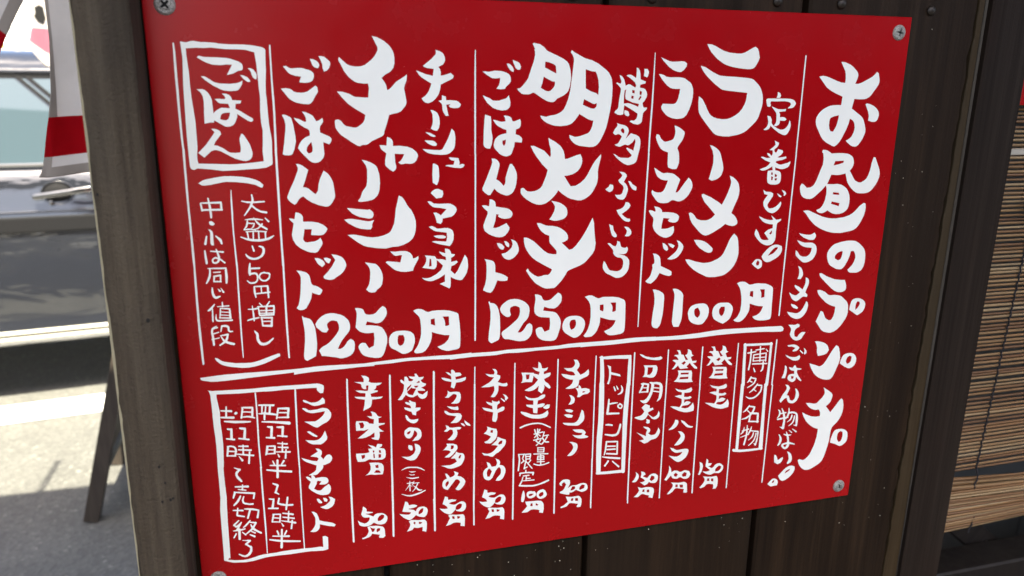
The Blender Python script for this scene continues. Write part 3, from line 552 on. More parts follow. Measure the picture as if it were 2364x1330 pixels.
5034,2668 13,13 4,6 -4,22 -24,6 -79,-4 -71,-6 -72,-4 -70,-2 -70,-2 -70,-1 -69,0 -86,1 -77,2 -85,4 -73,4 -59,1 -81,-1 -79,-1 -67,-2 -65,-3 -66,-2 -65,-2 -65,-1 -64,1 -64,1 -71,1 -80,0 -78,1 -78,1 -78,1 -38,1 -5,-37 63,3 64,1 78,-1 71,-3 63,-2 63,-1 80,1 72,1 65,2 65,1 66,1 65,2 66,1 83,-2 83,-4 67,-3 76,-6 75,-5 77,-4 77,2 87,2 70,2 70,1 79,1 76,2 70,3 52,1
3635,333 6,1 0,63 1,63 0,77 0,46 0,46 0,46 0,47 -1,47 -1,46 -2,47 -1,48 -2,80 0,65 -1,66 -11,0 -1,-66 0,-65 1,-84 2,-52 1,-51 2,-50 1,-51 1,-49 1,-49 1,-49 0,-48 1,-74 1,-75
3623,1110 -1,81 -2,82 -1,82 -1,82 -1,83 -1,84 -1,76 -1,76 0,77 -1,77 -1,78 -1,78 1,3 4,3 5,1 4,-6 1,-78 0,-78 1,-77 1,-77 0,-76 1,-76 1,-84 1,-83 1,-82 1,-82 2,-82 1,-81 -4,-6 -5,0 -3,2
3611,2062 0,87 0,87 0,88 0,79 1,79 0,79 3,4 5,-1 1,-81 1,-79 1,-78 1,-88 0,-88 1,-86 -1,-4 -3,-3 -6,0 -3,2
3241,2792 0,86 -1,86 0,87 0,3 6,3 3,-2 1,-89 0,-87 1,-86 -3,-4 -4,-1
3593,2794 0,48 0,49 0,48 0,49 0,49 0,49 4,6 4,1 3,-2 1,-3 0,-49 0,-49 0,-49 0,-49 0,-48 0,-51 -3,-3 -5,-1 -3,2
3912,2795 0,53 0,53 1,54 0,54 0,54 0,54 3,6 5,1 3,-5 0,-54 0,-54 -1,-54 0,-54 0,-54 0,-53 -3,-5 -5,-1
4242,2854 0,59 0,59 0,59 -1,59 0,60 4,5 4,1 4,-4 0,-60 0,-59 0,-59 0,-59 1,-59 0,-58 -4,-6 -4,0 -3,2
3239,3047 1,93 0,94 0,95 1,95 0,96 1,96 0,87 0,88 1,88 0,88 1,90 0,89 4,6 4,1 3,-5 0,-90 -1,-89 0,-89 -1,-88 0,-87 -1,-87 0,-97 -1,-96 0,-95 -1,-94 0,-94 0,-93 -1,-3 -7,-3
3593,3082 0,94 0,96 1,96 0,96 0,98 1,98 0,88 1,89 0,89 1,90 0,91 1,91 4,7 5,1 3,-2 1,-3 -1,-92 -1,-90 0,-91 -1,-89 0,-89 -1,-88 0,-98 -1,-98 0,-96 0,-96 -1,-96 0,-94 -4,-6 -5,-1
3913,3113 0,83 -1,82 0,83 0,84 0,84 0,85 0,100 1,100 0,101 1,102 1,102 0,104 4,6 7,-1 1,-3 -1,-104 -1,-102 0,-102 -1,-101 0,-100 -1,-100 0,-85 0,-84 0,-84 0,-83 1,-83 0,-82 -1,-3 -7,-3
4243,3146 0,83 -1,84 0,84 0,85 0,85 0,86 0,93 1,94 0,94 1,94 1,96 1,96 4,6 5,1 3,-2 1,-3 -1,-96 -1,-95 -1,-95 -1,-94 -1,-93 0,-93 0,-86 0,-86 0,-85 0,-84 1,-84 0,-83 -3,-6 -5,-1 -3,2
2201,374 -2,82 -1,55 0,95 -1,96 0,97 0,98 0,99 0,99 1,3 3,2 4,0 3,-2 0,-3 1,-99 0,-99 0,-98 0,-97 0,-96 0,-95 0,-83 0,-81 -2,-3 -4,1
2198,1092 0,144 0,146 -1,148 0,150 0,152 -1,154 1,3 8,3 3,-6 0,-153 1,-152 0,-150 0,-148 1,-147 0,-144 -1,-3 -3,-2 -4,0 -3,2
2196,1982 0,47 0,48 -1,47 0,48 0,47 0,48 -1,50 0,49 0,50 -1,50 0,50 0,54 3,3 5,0 4,-2 1,-54 0,-50 0,-50 1,-50 0,-49 0,-50 1,-48 0,-48 0,-47 0,-48 0,-47 1,-47 -4,-6 -5,0 -3,2
2191,2871 -1,77 3,5 3,0 3,-2 1,-79 0,-78 -2,-2 -5,1
2528,2793 0,62 -1,63 0,66 7,3 3,-5 1,-63 0,-62 1,-63 -3,-5 -4,0
2901,2793 0,74 0,75 0,79 7,3 3,-2 0,-78 1,-75 0,-75 -1,-3 -7,-3
2188,2944 0,64 -1,63 0,65 -1,64 0,65 -1,65 -1,108 -1,108 -1,110 -2,110 -1,112 -1,112 4,8 5,1 4,-3 1,-4 1,-112 1,-112 1,-110 1,-110 1,-109 1,-107 1,-66 0,-64 1,-65 0,-64 1,-64 0,-64 -4,-6 -5,-1
2526,2977 0,78 0,77 0,79 -1,78 0,80 0,79 0,97 0,98 0,98 -1,99 0,100 0,101 4,7 4,0 3,-2 1,-3 0,-101 1,-100 0,-99 0,-98 0,-98 0,-97 0,-80 1,-79 0,-79 0,-78 0,-78 0,-77 -1,-4 -7,-3 -3,2
2901,3014 -1,79 -1,79 -1,79 -1,80 -1,81 0,81 0,98 0,100 1,100 0,101 1,101 1,103 4,6 4,1 3,-2 1,-3 -1,-103 -1,-102 -1,-101 -1,-100 0,-99 0,-99 0,-81 1,-80 1,-80 1,-80 1,-79 1,-78 -3,-6 -7,1
1838,3933 1,48 0,49 1,49 0,49 1,49 0,49 1,4 3,3 5,1 4,-6 -1,-50 0,-49 -1,-49 0,-49 -1,-48 0,-49 -4,-7 -5,0 -3,2
2183,3662 -1,54 -1,54 -1,54 -1,54 0,55 -1,49 0,48 0,49 1,49 0,49 0,49 4,7 5,1 4,-6 0,-50 -1,-49 0,-49 0,-48 0,-49 0,-48 1,-55 1,-54 1,-54 1,-54 1,-54 1,-54 -3,-6 -5,-1 -3,2
2523,3652 0,55 0,54 0,55 0,56 0,55 0,56 0,80 0,81 -1,81 4,7 6,1 4,-6 0,-81 0,-81 0,-80 0,-56 0,-55 0,-56 0,-55 0,-54 0,-55 -1,-4 -3,-3 -5,-1
2898,3700 0,84 0,84 1,85 0,89 0,45 0,45 0,46 0,45 4,8 5,1 4,-3 1,-3 0,-46 -1,-45 0,-45 0,-45 0,-45 0,-87 0,-85 -1,-84 0,-42 -4,-7 -5,0 -3,2
3239,3744 1,71 1,72 1,72 1,87 0,89 1,89 4,6 5,1 3,-2 0,-48 -1,-88 0,-88 -1,-80 -1,-72 -1,-71 0,-36 -4,-6 -5,-1 -3,2
3595,3862 1,73 1,73 1,72 1,73 2,77 2,3 5,1 4,-5 -1,-74 -1,-73 -1,-72 -1,-73 -1,-73 -1,-72 -4,-6 -5,-1 -3,2
1995,2678 86,-2 80,-1 86,1 86,2 57,-2 75,-5 71,-1 73,2 76,2 67,-1 87,-1 64,0 85,-8 89,-2 67,1 66,1 62,0 78,0 63,1 71,-3 48,-3 72,-1 76,2 82,4 28,1 2,35 -83,-3 -55,-1 -64,1 -64,1 -64,2 -63,2 -86,1 -71,-2 -62,-1 -78,-2 -76,-1 -62,1 -60,2 -61,1 -60,-1 -60,-1 -89,4 -82,1 -66,-4 -44,1 -65,7 -65,1 -87,-2 -85,-1 -86,5 -60,3
1853,2848 3,6 5,1 3,-2 1,-52 -3,-3 -5,-1 -3,3
1507,2859 3,6 5,0 3,-2 1,-58 -1,-3 -7,-3 -3,3
1176,2855 3,3 4,0 4,-6 -3,-47 -2,-2 -3,0 -2,2
795,2686 78,3 52,1 78,-2 72,-3 83,-2 24,0 71,4 23,1 85,-5 75,-4 81,-3 81,-5 75,-1 82,1 83,1 83,1 84,2 71,-1 86,-4 6,-1 0,38 -80,3 -76,-2 -84,-3 -84,-5 -83,-3 -82,-2 -68,2 -88,6 -81,1 -27,0 -80,5 -73,3 -79,3 -78,1 -78,1 -78,1 -78,4 -78,6
1852,2860 0,51 -1,51 -1,52 -1,52 0,52 -1,62 0,63 -1,63 0,63 -1,64 0,89 -1,78 -1,51 1,5 4,4 6,0 4,-3 2,-81 0,-78 1,-63 0,-64 0,-63 1,-63 0,-63 1,-62 1,-52 0,-52 1,-52 1,-52 1,-51 1,-51 -4,-8 -7,-1 -4,3
1504,2874 -1,73 -1,73 -1,51 1,51 0,51 0,52 0,51 0,52 0,46 -1,46 -1,46 0,46 -1,47 -1,46 1,4 3,3 5,1 4,-6 0,-47 1,-46 1,-47 0,-46 1,-46 1,-46 0,-52 0,-51 1,-52 0,-51 0,-51 1,-88 0,-73 1,-72 1,-36 -4,-6 -5,-1 -3,3
1174,2884 -2,80 -1,81 0,50 -1,51 0,51 0,51 -1,51 0,86 0,70 0,71 -1,36 1,4 4,4 6,0 3,-3 1,-75 0,-71 1,-70 0,-51 0,-51 0,-51 1,-51 0,-51 0,-50 1,-81 1,-80 1,-80 -4,-6 -5,-1 -2,3
1844,3620 0,54 -1,55 0,55 -1,55 0,56 0,55 -1,55 0,55 0,55 0,56 0,56 1,4 4,4 6,1 4,-3 1,-4 0,-56 0,-56 0,-55 0,-55 0,-55 0,-55 1,-56 0,-55 1,-55 0,-55 1,-54 0,-55 -1,-4 -4,-4 -6,-1 -3,3
1498,3521 0,53 0,54 0,54 0,54 -1,55 0,54 0,63 -1,63 0,63 -1,63 -1,64 0,64 4,8 6,1 4,-3 2,-68 0,-64 1,-63 0,-64 1,-62 0,-63 1,-55 0,-54 0,-54 0,-54 0,-54 0,-54 -1,-4 -4,-4 -5,0 -4,3
1168,3479 0,52 0,53 -1,53 0,53 0,54 0,54 0,70 0,71 0,71 0,71 1,72 0,72 4,8 6,1 4,-3 1,-4 -1,-73 0,-72 0,-71 0,-71 0,-71 0,-70 0,-54 0,-53 0,-54 0,-53 0,-53 1,-52 -1,-4 -4,-4 -5,-1 -4,4
160,429 -2,83 -1,55 0,75 -1,75 0,75 0,86 1,86 3,85 3,3 6,-1 3,-4 -2,-84 0,-87 0,-85 1,-76 1,-75 0,-74 1,-84 1,-82 -3,-57 -2,-2 -4,0 -3,3
768,382 0,70 -1,72 0,74 0,77 1,77 -1,82 -2,87 -2,87 -1,44 1,4 3,3 6,0 4,-7 2,-88 2,-87 1,-87 0,-78 -2,-77 -1,-77 0,-71 0,-71 1,-70 -3,-5 -4,0 -2,3
158,1086 0,49 -1,50 0,50 -1,50 0,50 0,50 0,50 0,51 1,51 0,51 0,86 -1,70 0,71 1,40 3,3 6,0 4,-4 1,-75 0,-71 -1,-70 0,-51 0,-51 0,-51 -1,-51 0,-50 1,-50 0,-50 1,-50 0,-50 1,-50 1,-49 1,-50 -4,-7 -6,1 -4,3
761,1043 0,61 -1,61 0,62 -1,61 0,62 0,63 -1,83 1,84 0,84 0,72 0,73 0,74 1,3 4,4 6,-1 3,-3 1,-4 -1,-73 -1,-73 0,-72 0,-85 1,-84 1,-83 0,-62 1,-62 0,-62 0,-62 0,-61 0,-60 -1,-4 -3,-3 -5,1 -4,3
442,1389 -2,86 -1,72 0,72 1,82 1,82 2,83 3,4 4,0 3,-5 -2,-83 -2,-82 -1,-81 1,-73 2,-72 1,-85 0,-68 -1,-2 -3,1
156,1905 -2,64 -1,64 -1,65 -1,65 -1,65 0,59 0,59 1,60 1,59 1,60 2,65 3,3 6,0 4,-8 -1,-60 0,-60 -1,-60 0,-60 -1,-59 0,-58 1,-66 0,-65 1,-64 1,-65 1,-64 1,-63 -3,-6 -5,0 -3,3
760,1938 0,66 -1,66 -1,67 0,67 -1,67 0,53 0,52 1,53 0,53 0,53 2,57 3,3 5,0 3,-3 0,-57 0,-53 0,-53 0,-53 0,-52 0,-53 0,-67 0,-67 1,-67 0,-66 1,-66 0,-69 -3,-2 -5,0 -3,2
443,1856 -1,75 -2,76 -1,76 -1,77 -2,77 0,77 -1,82 1,81 1,84 1,2 3,0 2,-3 1,-83 1,-81 1,-82 2,-77 1,-78 1,-76 1,-76 2,-76 1,-75 -3,-5 -4,0 -3,2
130,2693 83,-6 85,-4 73,0 77,0 70,1 61,1 87,1 76,0 82,-1 76,-3 39,-3 70,-1 78,2 78,2 26,2 62,1 71,2 72,1 -1,26 -88,-1 -84,-1 -79,-1 -78,-2 -52,-3 -77,0 -76,2 -77,3 -82,4 -63,2 -87,4 -74,3 -80,4 -74,3 -83,1 -43,-3 -52,-14 -12,-5
=ramen dish
4084,260 42,3 26,9 80,35 50,13 80,7 34,-1 33,-10 72,-39 17,-6 19,12 4,4 11,22 12,46 -7,24 -13,25 -14,21 -12,11 -8,4 -24,5 -26,1 -71,-6 -56,-8 -35,-7 -35,-10 -30,-13 -55,-33 -54,-48 -29,-39
4040,426 40,9 78,41 44,18 19,5 54,5 71,2 76,5 53,4 35,6 19,8 44,36 18,19 14,22 15,37 6,27 2,41 -3,28 -22,78 -9,21 -15,21 -34,34 -42,37 -23,15 -30,13 -32,9 -79,13 -59,-2 -42,-7 -20,-7 -14,-7 -13,-10 -61,-63 -57,-64 -15,-21 -6,-11 -7,-26 -5,-53 2,-48 22,14 13,11 34,53 13,25 21,31 13,14 28,16 39,11 45,5 32,-1 16,-2 29,-9 40,-20 31,-23 25,-29 18,-33 9,-28 5,-32 2,-33 -80,-7 -72,-6 -51,-5 -25,-5 -14,-5 -65,-42 -62,-50 -33,-32 -21,-26
4173,1048 29,7 34,19 20,16 14,18 7,13 27,77 8,39 0,17 -10,34 -9,15 -13,12 -23,13 -12,5 -27,6 -14,-3 -19,-12 20,-78 7,-31 3,-28 -2,-51 -12,-42
4378,1301 32,13 31,23 18,18 10,17 8,27 4,29 -1,30 -2,14 -5,19 -31,75 -20,51 25,17 15,14 13,17 9,19 3,10 0,11 -2,6 -8,8 -17,7 -19,2 -33,-6 -36,-14 -36,27 -68,39 -44,20 -24,6 -10,0 -21,-7 -20,-12 -26,-22 -45,-47 -19,-22 -21,-36 -15,-50 16,-6 21,12 19,17 10,16 6,7 8,6 13,6 28,7 41,2 23,-4 30,-14 16,-14 14,-16 -55,-57 -53,-52 -27,-47 -4,-16 12,-3 6,0 66,27 78,44 35,25 33,-66 14,-33 18,-52 6,-29 -2,-18
4089,1835 24,-1 40,6 35,11 32,19 39,33 12,14 -1,17 -5,9 -10,6 -18,2 -9,-1 -33,-14 -50,-31 -31,-32
4465,1794 25,22 7,8 5,9 9,28 11,72 2,41 -5,31 -9,30 -21,42 -19,24 -23,22 -28,20 -15,8 -16,6 -26,5 -53,5 -54,-2 -28,-7 -76,-37 -51,-32 -43,-38 -16,-18 -21,-35 33,2 67,22 66,15 17,1 37,-2 36,-7 48,-19 28,-18 12,-11 9,-11 8,-13 25,-57 17,-45 13,-24
=ramen set
3691,368 72,27 29,5 63,-4 10,-2 28,2 19,11 6,5 -3,21 -16,21 -8,8 -18,12 -13,3 -21,-3 -22,-6 -22,-9 -32,-20 -47,-42
3680,494 20,1 22,6 25,13 37,4 43,-2 41,1 36,6 52,32 11,11 11,21 7,22 3,24 -2,41 -7,40 -17,52 -22,43 -22,19 -20,6 -39,4 -40,-5 -39,-14 -20,-13 -30,-30 -9,-13 -5,-15 0,-6 12,-22 83,3 12,-1 11,-4 7,-5 6,-7 11,-25 10,-46 3,-31 -41,1 -27,-2 -17,-5 -31,-19 -43,-42
3842,890 21,5 31,14 37,27 5,9 0,12 -5,22 -8,21 -8,14 -28,37 -6,14 0,8 15,31 6,50 0,34 -12,35 -8,13 -35,1 -28,-9 -12,-7 -6,-28 -2,-86 0,-5 -40,-14 -12,-6 -19,-15 -22,-34 -14,-29 -7,-25 5,-22 15,2 10,7 15,26 25,21 14,4 18,-2 35,-9 9,-4 7,-6 6,-9 7,-20 2,-11 0,-22 -7,-33
3684,1222 68,41 18,6 32,-3 44,5 20,7 43,31 14,16 -29,83 -5,21 13,-1 5,-2 13,-12 44,-61 35,-43 19,16 13,21 4,9 4,18 -1,17 -9,25 -21,36 -19,21 -22,16 -25,11 -14,3 -12,0 -13,-3 -13,-5 -13,-3 -13,-1 -9,2 -26,16 -10,3 -32,2 -31,-4 -16,-5 -10,-6 -16,-16 -32,-39 -8,-16 -1,-10 5,-16 15,12 11,5 22,5 22,1 10,-1 15,-8 6,-6 9,-14 17,-40 8,-28 -33,-2 -29,-8 -25,-16 -12,-12 -16,-29
3704,1537 31,6 21,9 11,9 8,10 4,17 50,1 54,7 29,11 15,12 9,11 -5,26 -7,11 -11,7 -12,4 -19,0 -34,-8 -13,-11 15,-16 -58,-7 -11,64 -1,27 32,1 28,-3 51,-17 5,25 1,12 -2,11 -4,10 -7,11 -9,9 -11,7 -26,9 -11,1 -23,-3 -34,-15 -32,-23 -17,-19 -12,-20 -7,-22 -1,-13 3,-39 -2,-13 -3,-7 -22,-23 -19,-32 8,-7 23,4 27,12 2,-14 -5,-16
3798,1847 19,5 22,18 9,12 5,15 0,11 -15,7 -17,-11 -8,-9 -5,-9
3850,1853 26,3 19,8 18,12 -13,16 -4,3 -25,-15
3928,1829 27,10 28,25 9,17 1,9 -3,19 -13,27 -22,28 -17,14 -19,9 -29,6 -19,-2 -19,-5 61,-48 15,-14 10,-16 7,-18 2,-9 0,-9 -5,-18
3716,1931 30,6 20,12 12,12 4,7 5,14 7,45 1,16 77,37 20,12 6,5 2,26 -10,7 -11,3 -6,0 -35,-9 -50,-21 -23,41 -15,17 -18,16 -19,14 -27,-6 -11,-6 -12,-13 25,-22 13,-17 6,-12 11,-40 3,-21 -3,-13 0,-14 3,-3 10,-4 3,-3 1,-20 -9,-46
=mentaiko note
3348,508 16,4 10,8 14,20 10,30 3,16 23,-11 6,-1 12,3 42,22 6,-13 -1,-10 -11,-18 -42,-31 -30,-17 13,-7 18,-1 11,2 30,17 8,6 3,-19 1,-46 -2,-12 15,2 14,22 6,28 3,34 45,16 -3,14 -43,11 -3,21 34,6 13,7 14,19 5,19 -3,21 -19,32 -11,9 -2,4 0,7 7,21 4,7 26,-1 3,5 0,4 -5,7 -20,19 -8,13 -5,58 -3,7 -9,10 -19,8 -8,1 -33,-6 -33,-17 6,-6 9,-3 19,2 5,-1 16,-13 8,-17 1,-18 -1,-7 -71,-40 -44,-23 -3,28 -2,42 -23,5 -23,-2 -29,-15 6,-14 19,-15 6,-18 4,-53 10,-62 1,-16 -3,-9 -26,-27 -12,-8 5,-7 24,8 7,1 5,-8 1,-9|3393,720 36,-3 24,5 47,16 16,7 5,-18 0,-5 -54,-10 -55,-23 -6,-6 -3,-23 3,-39 5,-7 -6,1 -8,5 -2,4 -3,38|3459,617 22,3 -1,24 -20,-6 0,-11 -1,-5|3456,659 18,4 -2,21 -19,-4 1,-10 1,-5|3524,621 19,9 -5,27 -15,-7 0,-17 0,-5|3530,662 13,6 -18,25 -5,-1 -5,-3 11,-21
3553,457 9,1 15,-1 8,8 6,9 2,11 -6,26 -2,4 -8,5 -25,-9 3,-28
3404,770 24,6 9,8 7,18 1,6 -10,10 -21,-7 -10,-10 -4,-12 2,-15
3343,869 26,9 40,8 21,12 10,11 5,13 0,14 -10,29 -13,25 10,-8 33,-33 48,13 21,13 9,10 5,12 3,12 1,25 -3,34 -11,42 0,5 -2,4 -6,34 -9,21 -12,10 -16,7 -30,7 -15,0 -31,-12 -40,-26 -28,-23 -25,-30 15,4 30,21 17,6 67,4 18,-8 8,-9 3,-6 -41,-41 -10,-13 10,-5 39,17 14,9 14,-69 -4,-28 -21,31 -28,19 -12,3 -20,-6 -9,1 -33,14 -13,1 -24,-7 -13,-9 22,-6 11,-9 22,-39 3,-10 -15,-13 -12,-5 -7,0 -17,6 -10,-2 -14,-13 13,-29 18,-21 4,-11 -3,-11|3381,915 15,-7 12,16 1,15 -5,11 -16,-9 -10,-13 1,-9
3381,1248 38,6 11,5 13,12 3,5 2,11 -24,44 20,17 12,18 7,22 -1,17 -15,46 -12,16 -13,7 -21,-1 -22,-8 -16,-16 -6,-9 -3,-9 13,4 30,-1 11,-5 8,-10 9,-35 -1,-11 -8,-14 -28,-22 -12,-20 21,-18 9,-14 2,-10
3306,1347 25,7 5,15 -2,17 -8,15 -16,8 -10,0 -21,-12 -11,-10 29,-21
3463,1325 14,1 12,10 11,15 36,22 3,8 -2,14 -3,9 -19,-6 -11,-6 -13,-14 -12,-19
3449,1495 16,1 14,7 14,19 -8,17 -8,10 -22,18 -37,23 25,23 25,15 26,5 3,17 -13,7 -21,-3 -22,-10 -21,-18 -32,-37 -15,-31 33,-9 17,-9 13,-12 7,-13
3314,1671 33,13 6,32 3,8 27,36 1,9 -2,8 -14,4 -13,-6 -14,-14 -7,-18
3444,1697 18,-1 12,3 13,7 16,16 8,17 1,17 -8,12 -14,8 -17,1 -18,-3 13,-19 4,-16 -1,-10 -6,-12 -15,-16
3389,1811 25,9 12,40 20,10 14,3 11,-3 8,-7 8,12 2,9 -2,14 -6,12 -9,9 -18,5 -22,0 -14,-3 -8,0 52,16 19,12 19,22 5,12 2,27 -4,39 -5,15 -13,21 -20,20 -16,10 -10,4 -22,4 -22,-1 -19,-7 -37,-21 -20,-8 -18,-12 -14,-16 -11,-19 -3,-10 -1,-22 8,-33 16,17 13,23 5,12 15,22 12,8 42,9 22,1 19,-5 13,-9 9,-13 4,-9 3,-21 -1,-21 -4,-14 -8,-12 -13,-9 -25,-3 -15,-7 -14,-12 -11,-14 -2,-5 0,-18 -6,-13 -48,-54 16,0 11,5 22,18 24,6 10,-19 2,-15
=mentaiko price
3125,2267 38,-9 25,2 46,25 11,3 8,0 34,-9 86,4 54,10 45,20 11,11 4,8 4,19 3,82 2,86 -1,43 -4,27 -7,12 -10,7 -12,5 -62,7 -33,-1 -11,-2 -14,-6 -23,-18 -10,-15 44,-17 25,-17 18,-22 13,-33 -59,-8 -81,-27 -2,40 -5,26 -18,48 -20,27 -24,19 -13,3 -44,1 -10,-5 -7,-9 22,-27 17,-34 12,-45 6,-59 -3,-71 -7,-35 -11,-24 -23,-29|3260,2346 33,-3 3,36 -4,26 -30,-14 -1,-36|3355,2332 50,2 2,71 -17,9 -16,-1 2,-35 -4,-17
2308,2257 11,-3 2,11 30,7 16,10 14,18 12,31 10,53 3,86 -1,62 -2,21 -5,19 -5,7 -6,5 -42,18 -12,3 -11,-9 -8,-10 -3,-6 -2,-10 6,-73 7,-48 4,-52 0,-58 -9,-54
2405,2317 10,-20 15,-17 33,-23 27,-9 35,-2 31,5 29,11 27,16 26,26 8,15 3,12 2,24 -6,41 -7,17 -17,22 -8,6 -13,14 -46,74 11,3 15,-1 18,-12 15,-18 17,-29 13,-9 10,-4 19,15 5,15 1,29 -5,28 -7,17 -17,22 -16,12 -18,8 -42,2 -35,-7 -60,-18 -30,-3 -7,-4 -12,-13 -10,-25 0,-11 7,-14 47,-31 67,-55 16,-18 11,-25 4,-27 -2,-26 -3,-9 -3,-4 -21,-10 -10,-3 -17,1 -25,11 -3,11 -1,18 8,29 -1,5 -10,13 -18,1 -11,-3 -23,-17 -18,-22 -9,-25
2694,2219 22,2 24,10 11,8 10,25 12,11 15,3 21,-1 13,-4 14,-8 55,-48 18,9 8,9 4,7 3,15 -1,29 -7,19 -24,27 -20,14 -17,3 -39,-6 -41,-15 -8,33 85,16 17,5 15,11 19,24 13,27 5,18 1,22 -5,35 -21,71 -12,23 -8,6 -13,5 -27,2 -46,-6 -24,-7 -24,-13 -14,-13 -10,-16 -7,-17 -4,-27 1,-12 20,-13 16,-2 16,4 23,39 41,-15 4,-29 1,-30 -4,-45 -71,-8 -22,-7 -22,-14 -11,-13 -7,-18 -1,-31 9,-68 -1,-18
3057,2425 25,6 20,10 16,14 11,17 4,10 3,22 -3,21 -4,14 -13,28 -17,23 -19,15 -11,6 -11,3 -12,1 -12,-2 -21,-12 -46,-31 -14,-14 -13,-22 -4,-26 0,-9 7,-26 14,-26 15,-13 23,-8 25,-2|3024,2456 18,1 6,2 7,22 1,16 -3,14 -6,13 -8,10 -22,10 -8,-10 -6,-11 -5,-28 0,-9 4,-14 6,-8 5,-4
=box topping
3300,2826 45,5 77,2 85,8 44,2 9,-3 5,-5 5,-9 1,-5 -4,-5 -5,-2 -4,1 -11,-4 -85,-5 -82,-2 -79,2 -23,-2 -2,1 -1,4 1,2
3282,2810 5,85 3,83 0,82 2,9 9,9 14,2 9,-6 3,-9 0,-82 -5,-85 -9,-87 -2,-8 -9,-7 -12,0 -7,6
3546,2820 -3,78 -1,87 0,71 0,24 2,9 8,8 13,2 7,-6 3,-8 0,-71 0,-72 -3,-80 -3,-45 -6,-6 -10,-1 -5,4
3286,3048 1,54 1,54 1,55 0,55 1,55 -1,88 -3,67 -4,68 0,83 1,49 1,49 2,49 2,49 2,49 3,11 10,11 16,2 9,-7 3,-11 -1,-49 0,-49 0,-48 0,-49 0,-48 2,-81 3,-68 3,-68 0,-35 0,-55 -1,-56 -2,-55 -1,-55 -2,-55 -2,-54 -3,-11 -11,-11 -17,-2 -10,8
3539,3071 -7,82 -7,83 -4,84 -1,82 1,82 2,83 1,56 1,55 1,57 1,56 2,56 1,57 3,9 8,9 13,2 8,-6 2,-8 0,-57 -1,-56 0,-56 0,-56 0,-56 0,-56 -1,-82 1,-82 1,-82 2,-83 3,-83 3,-83 -2,-8 -7,-9 -13,-2 -8,5
3300,3905 76,6 69,3 81,3 27,1 7,-2 5,-7 -2,-11 -7,-7 -7,-2 -81,-1 -80,-2 -75,-5 -16,-2 -6,2 -4,5 1,10 5,7
3351,2884 34,16 4,51 83,28 7,20 -77,-22 -12,-4 -2,36 -9,35 -7,17 -16,-6 10,-27 4,-19 2,-32 -3,-47 -9,-28
3428,3125 2,3 5,3 6,-2 2,-4 -3,-10 -16,-29 -3,-1 -3,1 -1,2
3455,3118 4,1 5,-1 1,-7 -18,-30 -2,-1 -3,3
3493,3111 -2,20 -5,11 -6,7 -22,13 1,3 10,1 19,-4 12,-7 7,-11 2,-7 1,-13 -5,-21 -13,-20 -3,-1 -3,1
3366,3286 -2,15 1,5 4,5 8,3 6,-3 2,-5 3,-85 -2,-22 -3,-3 -5,-1 -3,2
3360,3330 1,6 4,5 8,3 6,-3 6,-35 -1,-5 -4,-6 -8,-2 -6,3
3407,3346 5,-1 4,-5 -1,-7 -5,-5 -40,-5 -5,1 -4,4 0,9 5,5
3479,3349 4,-1 3,-3 -1,-7 -4,-4 -76,-8 -4,1 -4,4 1,8 4,5
3464,3244 2,-2 -3,-6 -49,-3 -27,5 -2,4 2,6 4,3
3498,3269 2,9 -4,8 -7,2 -2,-1 -6,3 0,5 3,4 10,2 8,-2 10,-13 1,-12 -7,-14 -19,-14 -4,-1 -4,1 -2,5 1,5
3478,3282 -4,-8 1,-8 16,-4 1,-4 -1,-5 -10,-3 -15,6 -5,10 1,12 6,11 14,10 7,1 3,-2 1,-5 -2,-4
3391,3447 32,7 4,-3 0,-6 -3,-5 -9,-4 -30,-6 -19,1 -9,3 -1,2 3,6
3491,3446 -8,40 -12,34 -7,9 -9,4 -30,1 -64,-13 -6,3 -1,5 3,4 68,21 14,1 16,-1 16,-4 13,-11 5,-7 16,-56 3,-26 -4,-8 -7,-2 -4,2
3361,3682 -7,41 2,3 3,1 3,-1 10,-29 6,-29 4,-67 -1,-4 -4,-4 -5,-1 -4,3
3375,3606 87,8 11,-2 -2,15 2,81 1,24 4,4 5,1 4,-3 1,-24 -2,-80 -2,-26 -23,-5 -87,-8 -4,0 -3,3 1,6 3,4
3461,3657 3,-1 2,-3 0,-5 -6,-5 -78,-7 -2,3 0,6 3,3
3384,3681 81,4 3,-3 -1,-6 -6,-4 -78,-5 -4,1 -2,3 1,5
3460,3734 20,2 3,-3 0,-6 -3,-4 -4,-2 -79,-13 -16,-3 -4,1 -3,3 0,5 3,5
3407,3764 84,16 21,2 4,-4 0,-7 -4,-5 -38,-8 -88,-15 -47,-9 -2,1 1,7
3376,3808 -13,14 -2,4 1,5 6,5 5,1 31,-41 3,-9 -2,-5 -5,-4 -6,0
3496,3858 4,3 6,-1 4,-5 -1,-6 -46,-40 -20,-20 -4,0 -3,4 0,4
=one mentaiko
3646,2810 23,6 33,19 47,15 35,5 47,-2 16,-5 14,13 5,3 -10,10 -16,6 -20,1 -15,-1 -44,-8 -45,-12 -41,-20 -23,-22
3688,2917 84,7 34,2 8,8 8,14 1,19 -5,28 -10,25 -12,13 -7,3 -16,2 -24,-2 -26,-9 -37,-4 8,-7 8,-15 2,-45 -3,-17 -9,-18|3729,2938 51,5 -3,33 -5,13 -17,18 -6,2 -21,-1 2,-49
3684,3099 4,1 5,-1 3,-5 -2,-5 -18,-9 -4,4 1,3
3692,3103 5,-2 3,-6 -2,-5 -12,-5 -4,2 -2,5 2,5
3687,3103 0,-2 5,3 5,-1 5,-5 -1,-6 -6,-5 -5,-2 -5,2 -3,6
3688,3102 -2,1 1,-2 4,3 6,0 5,-5 -1,-6 -7,-7 -6,1 -4,5 0,5
3687,3102 -1,1 1,-2 4,3 6,0 5,-5 0,-6 -3,-4 -5,-3 -6,1 -4,5 0,5
3687,3101 -2,2 1,-2 5,3 6,0 5,-4 0,-6 -7,-7 -6,0 -5,4 0,6
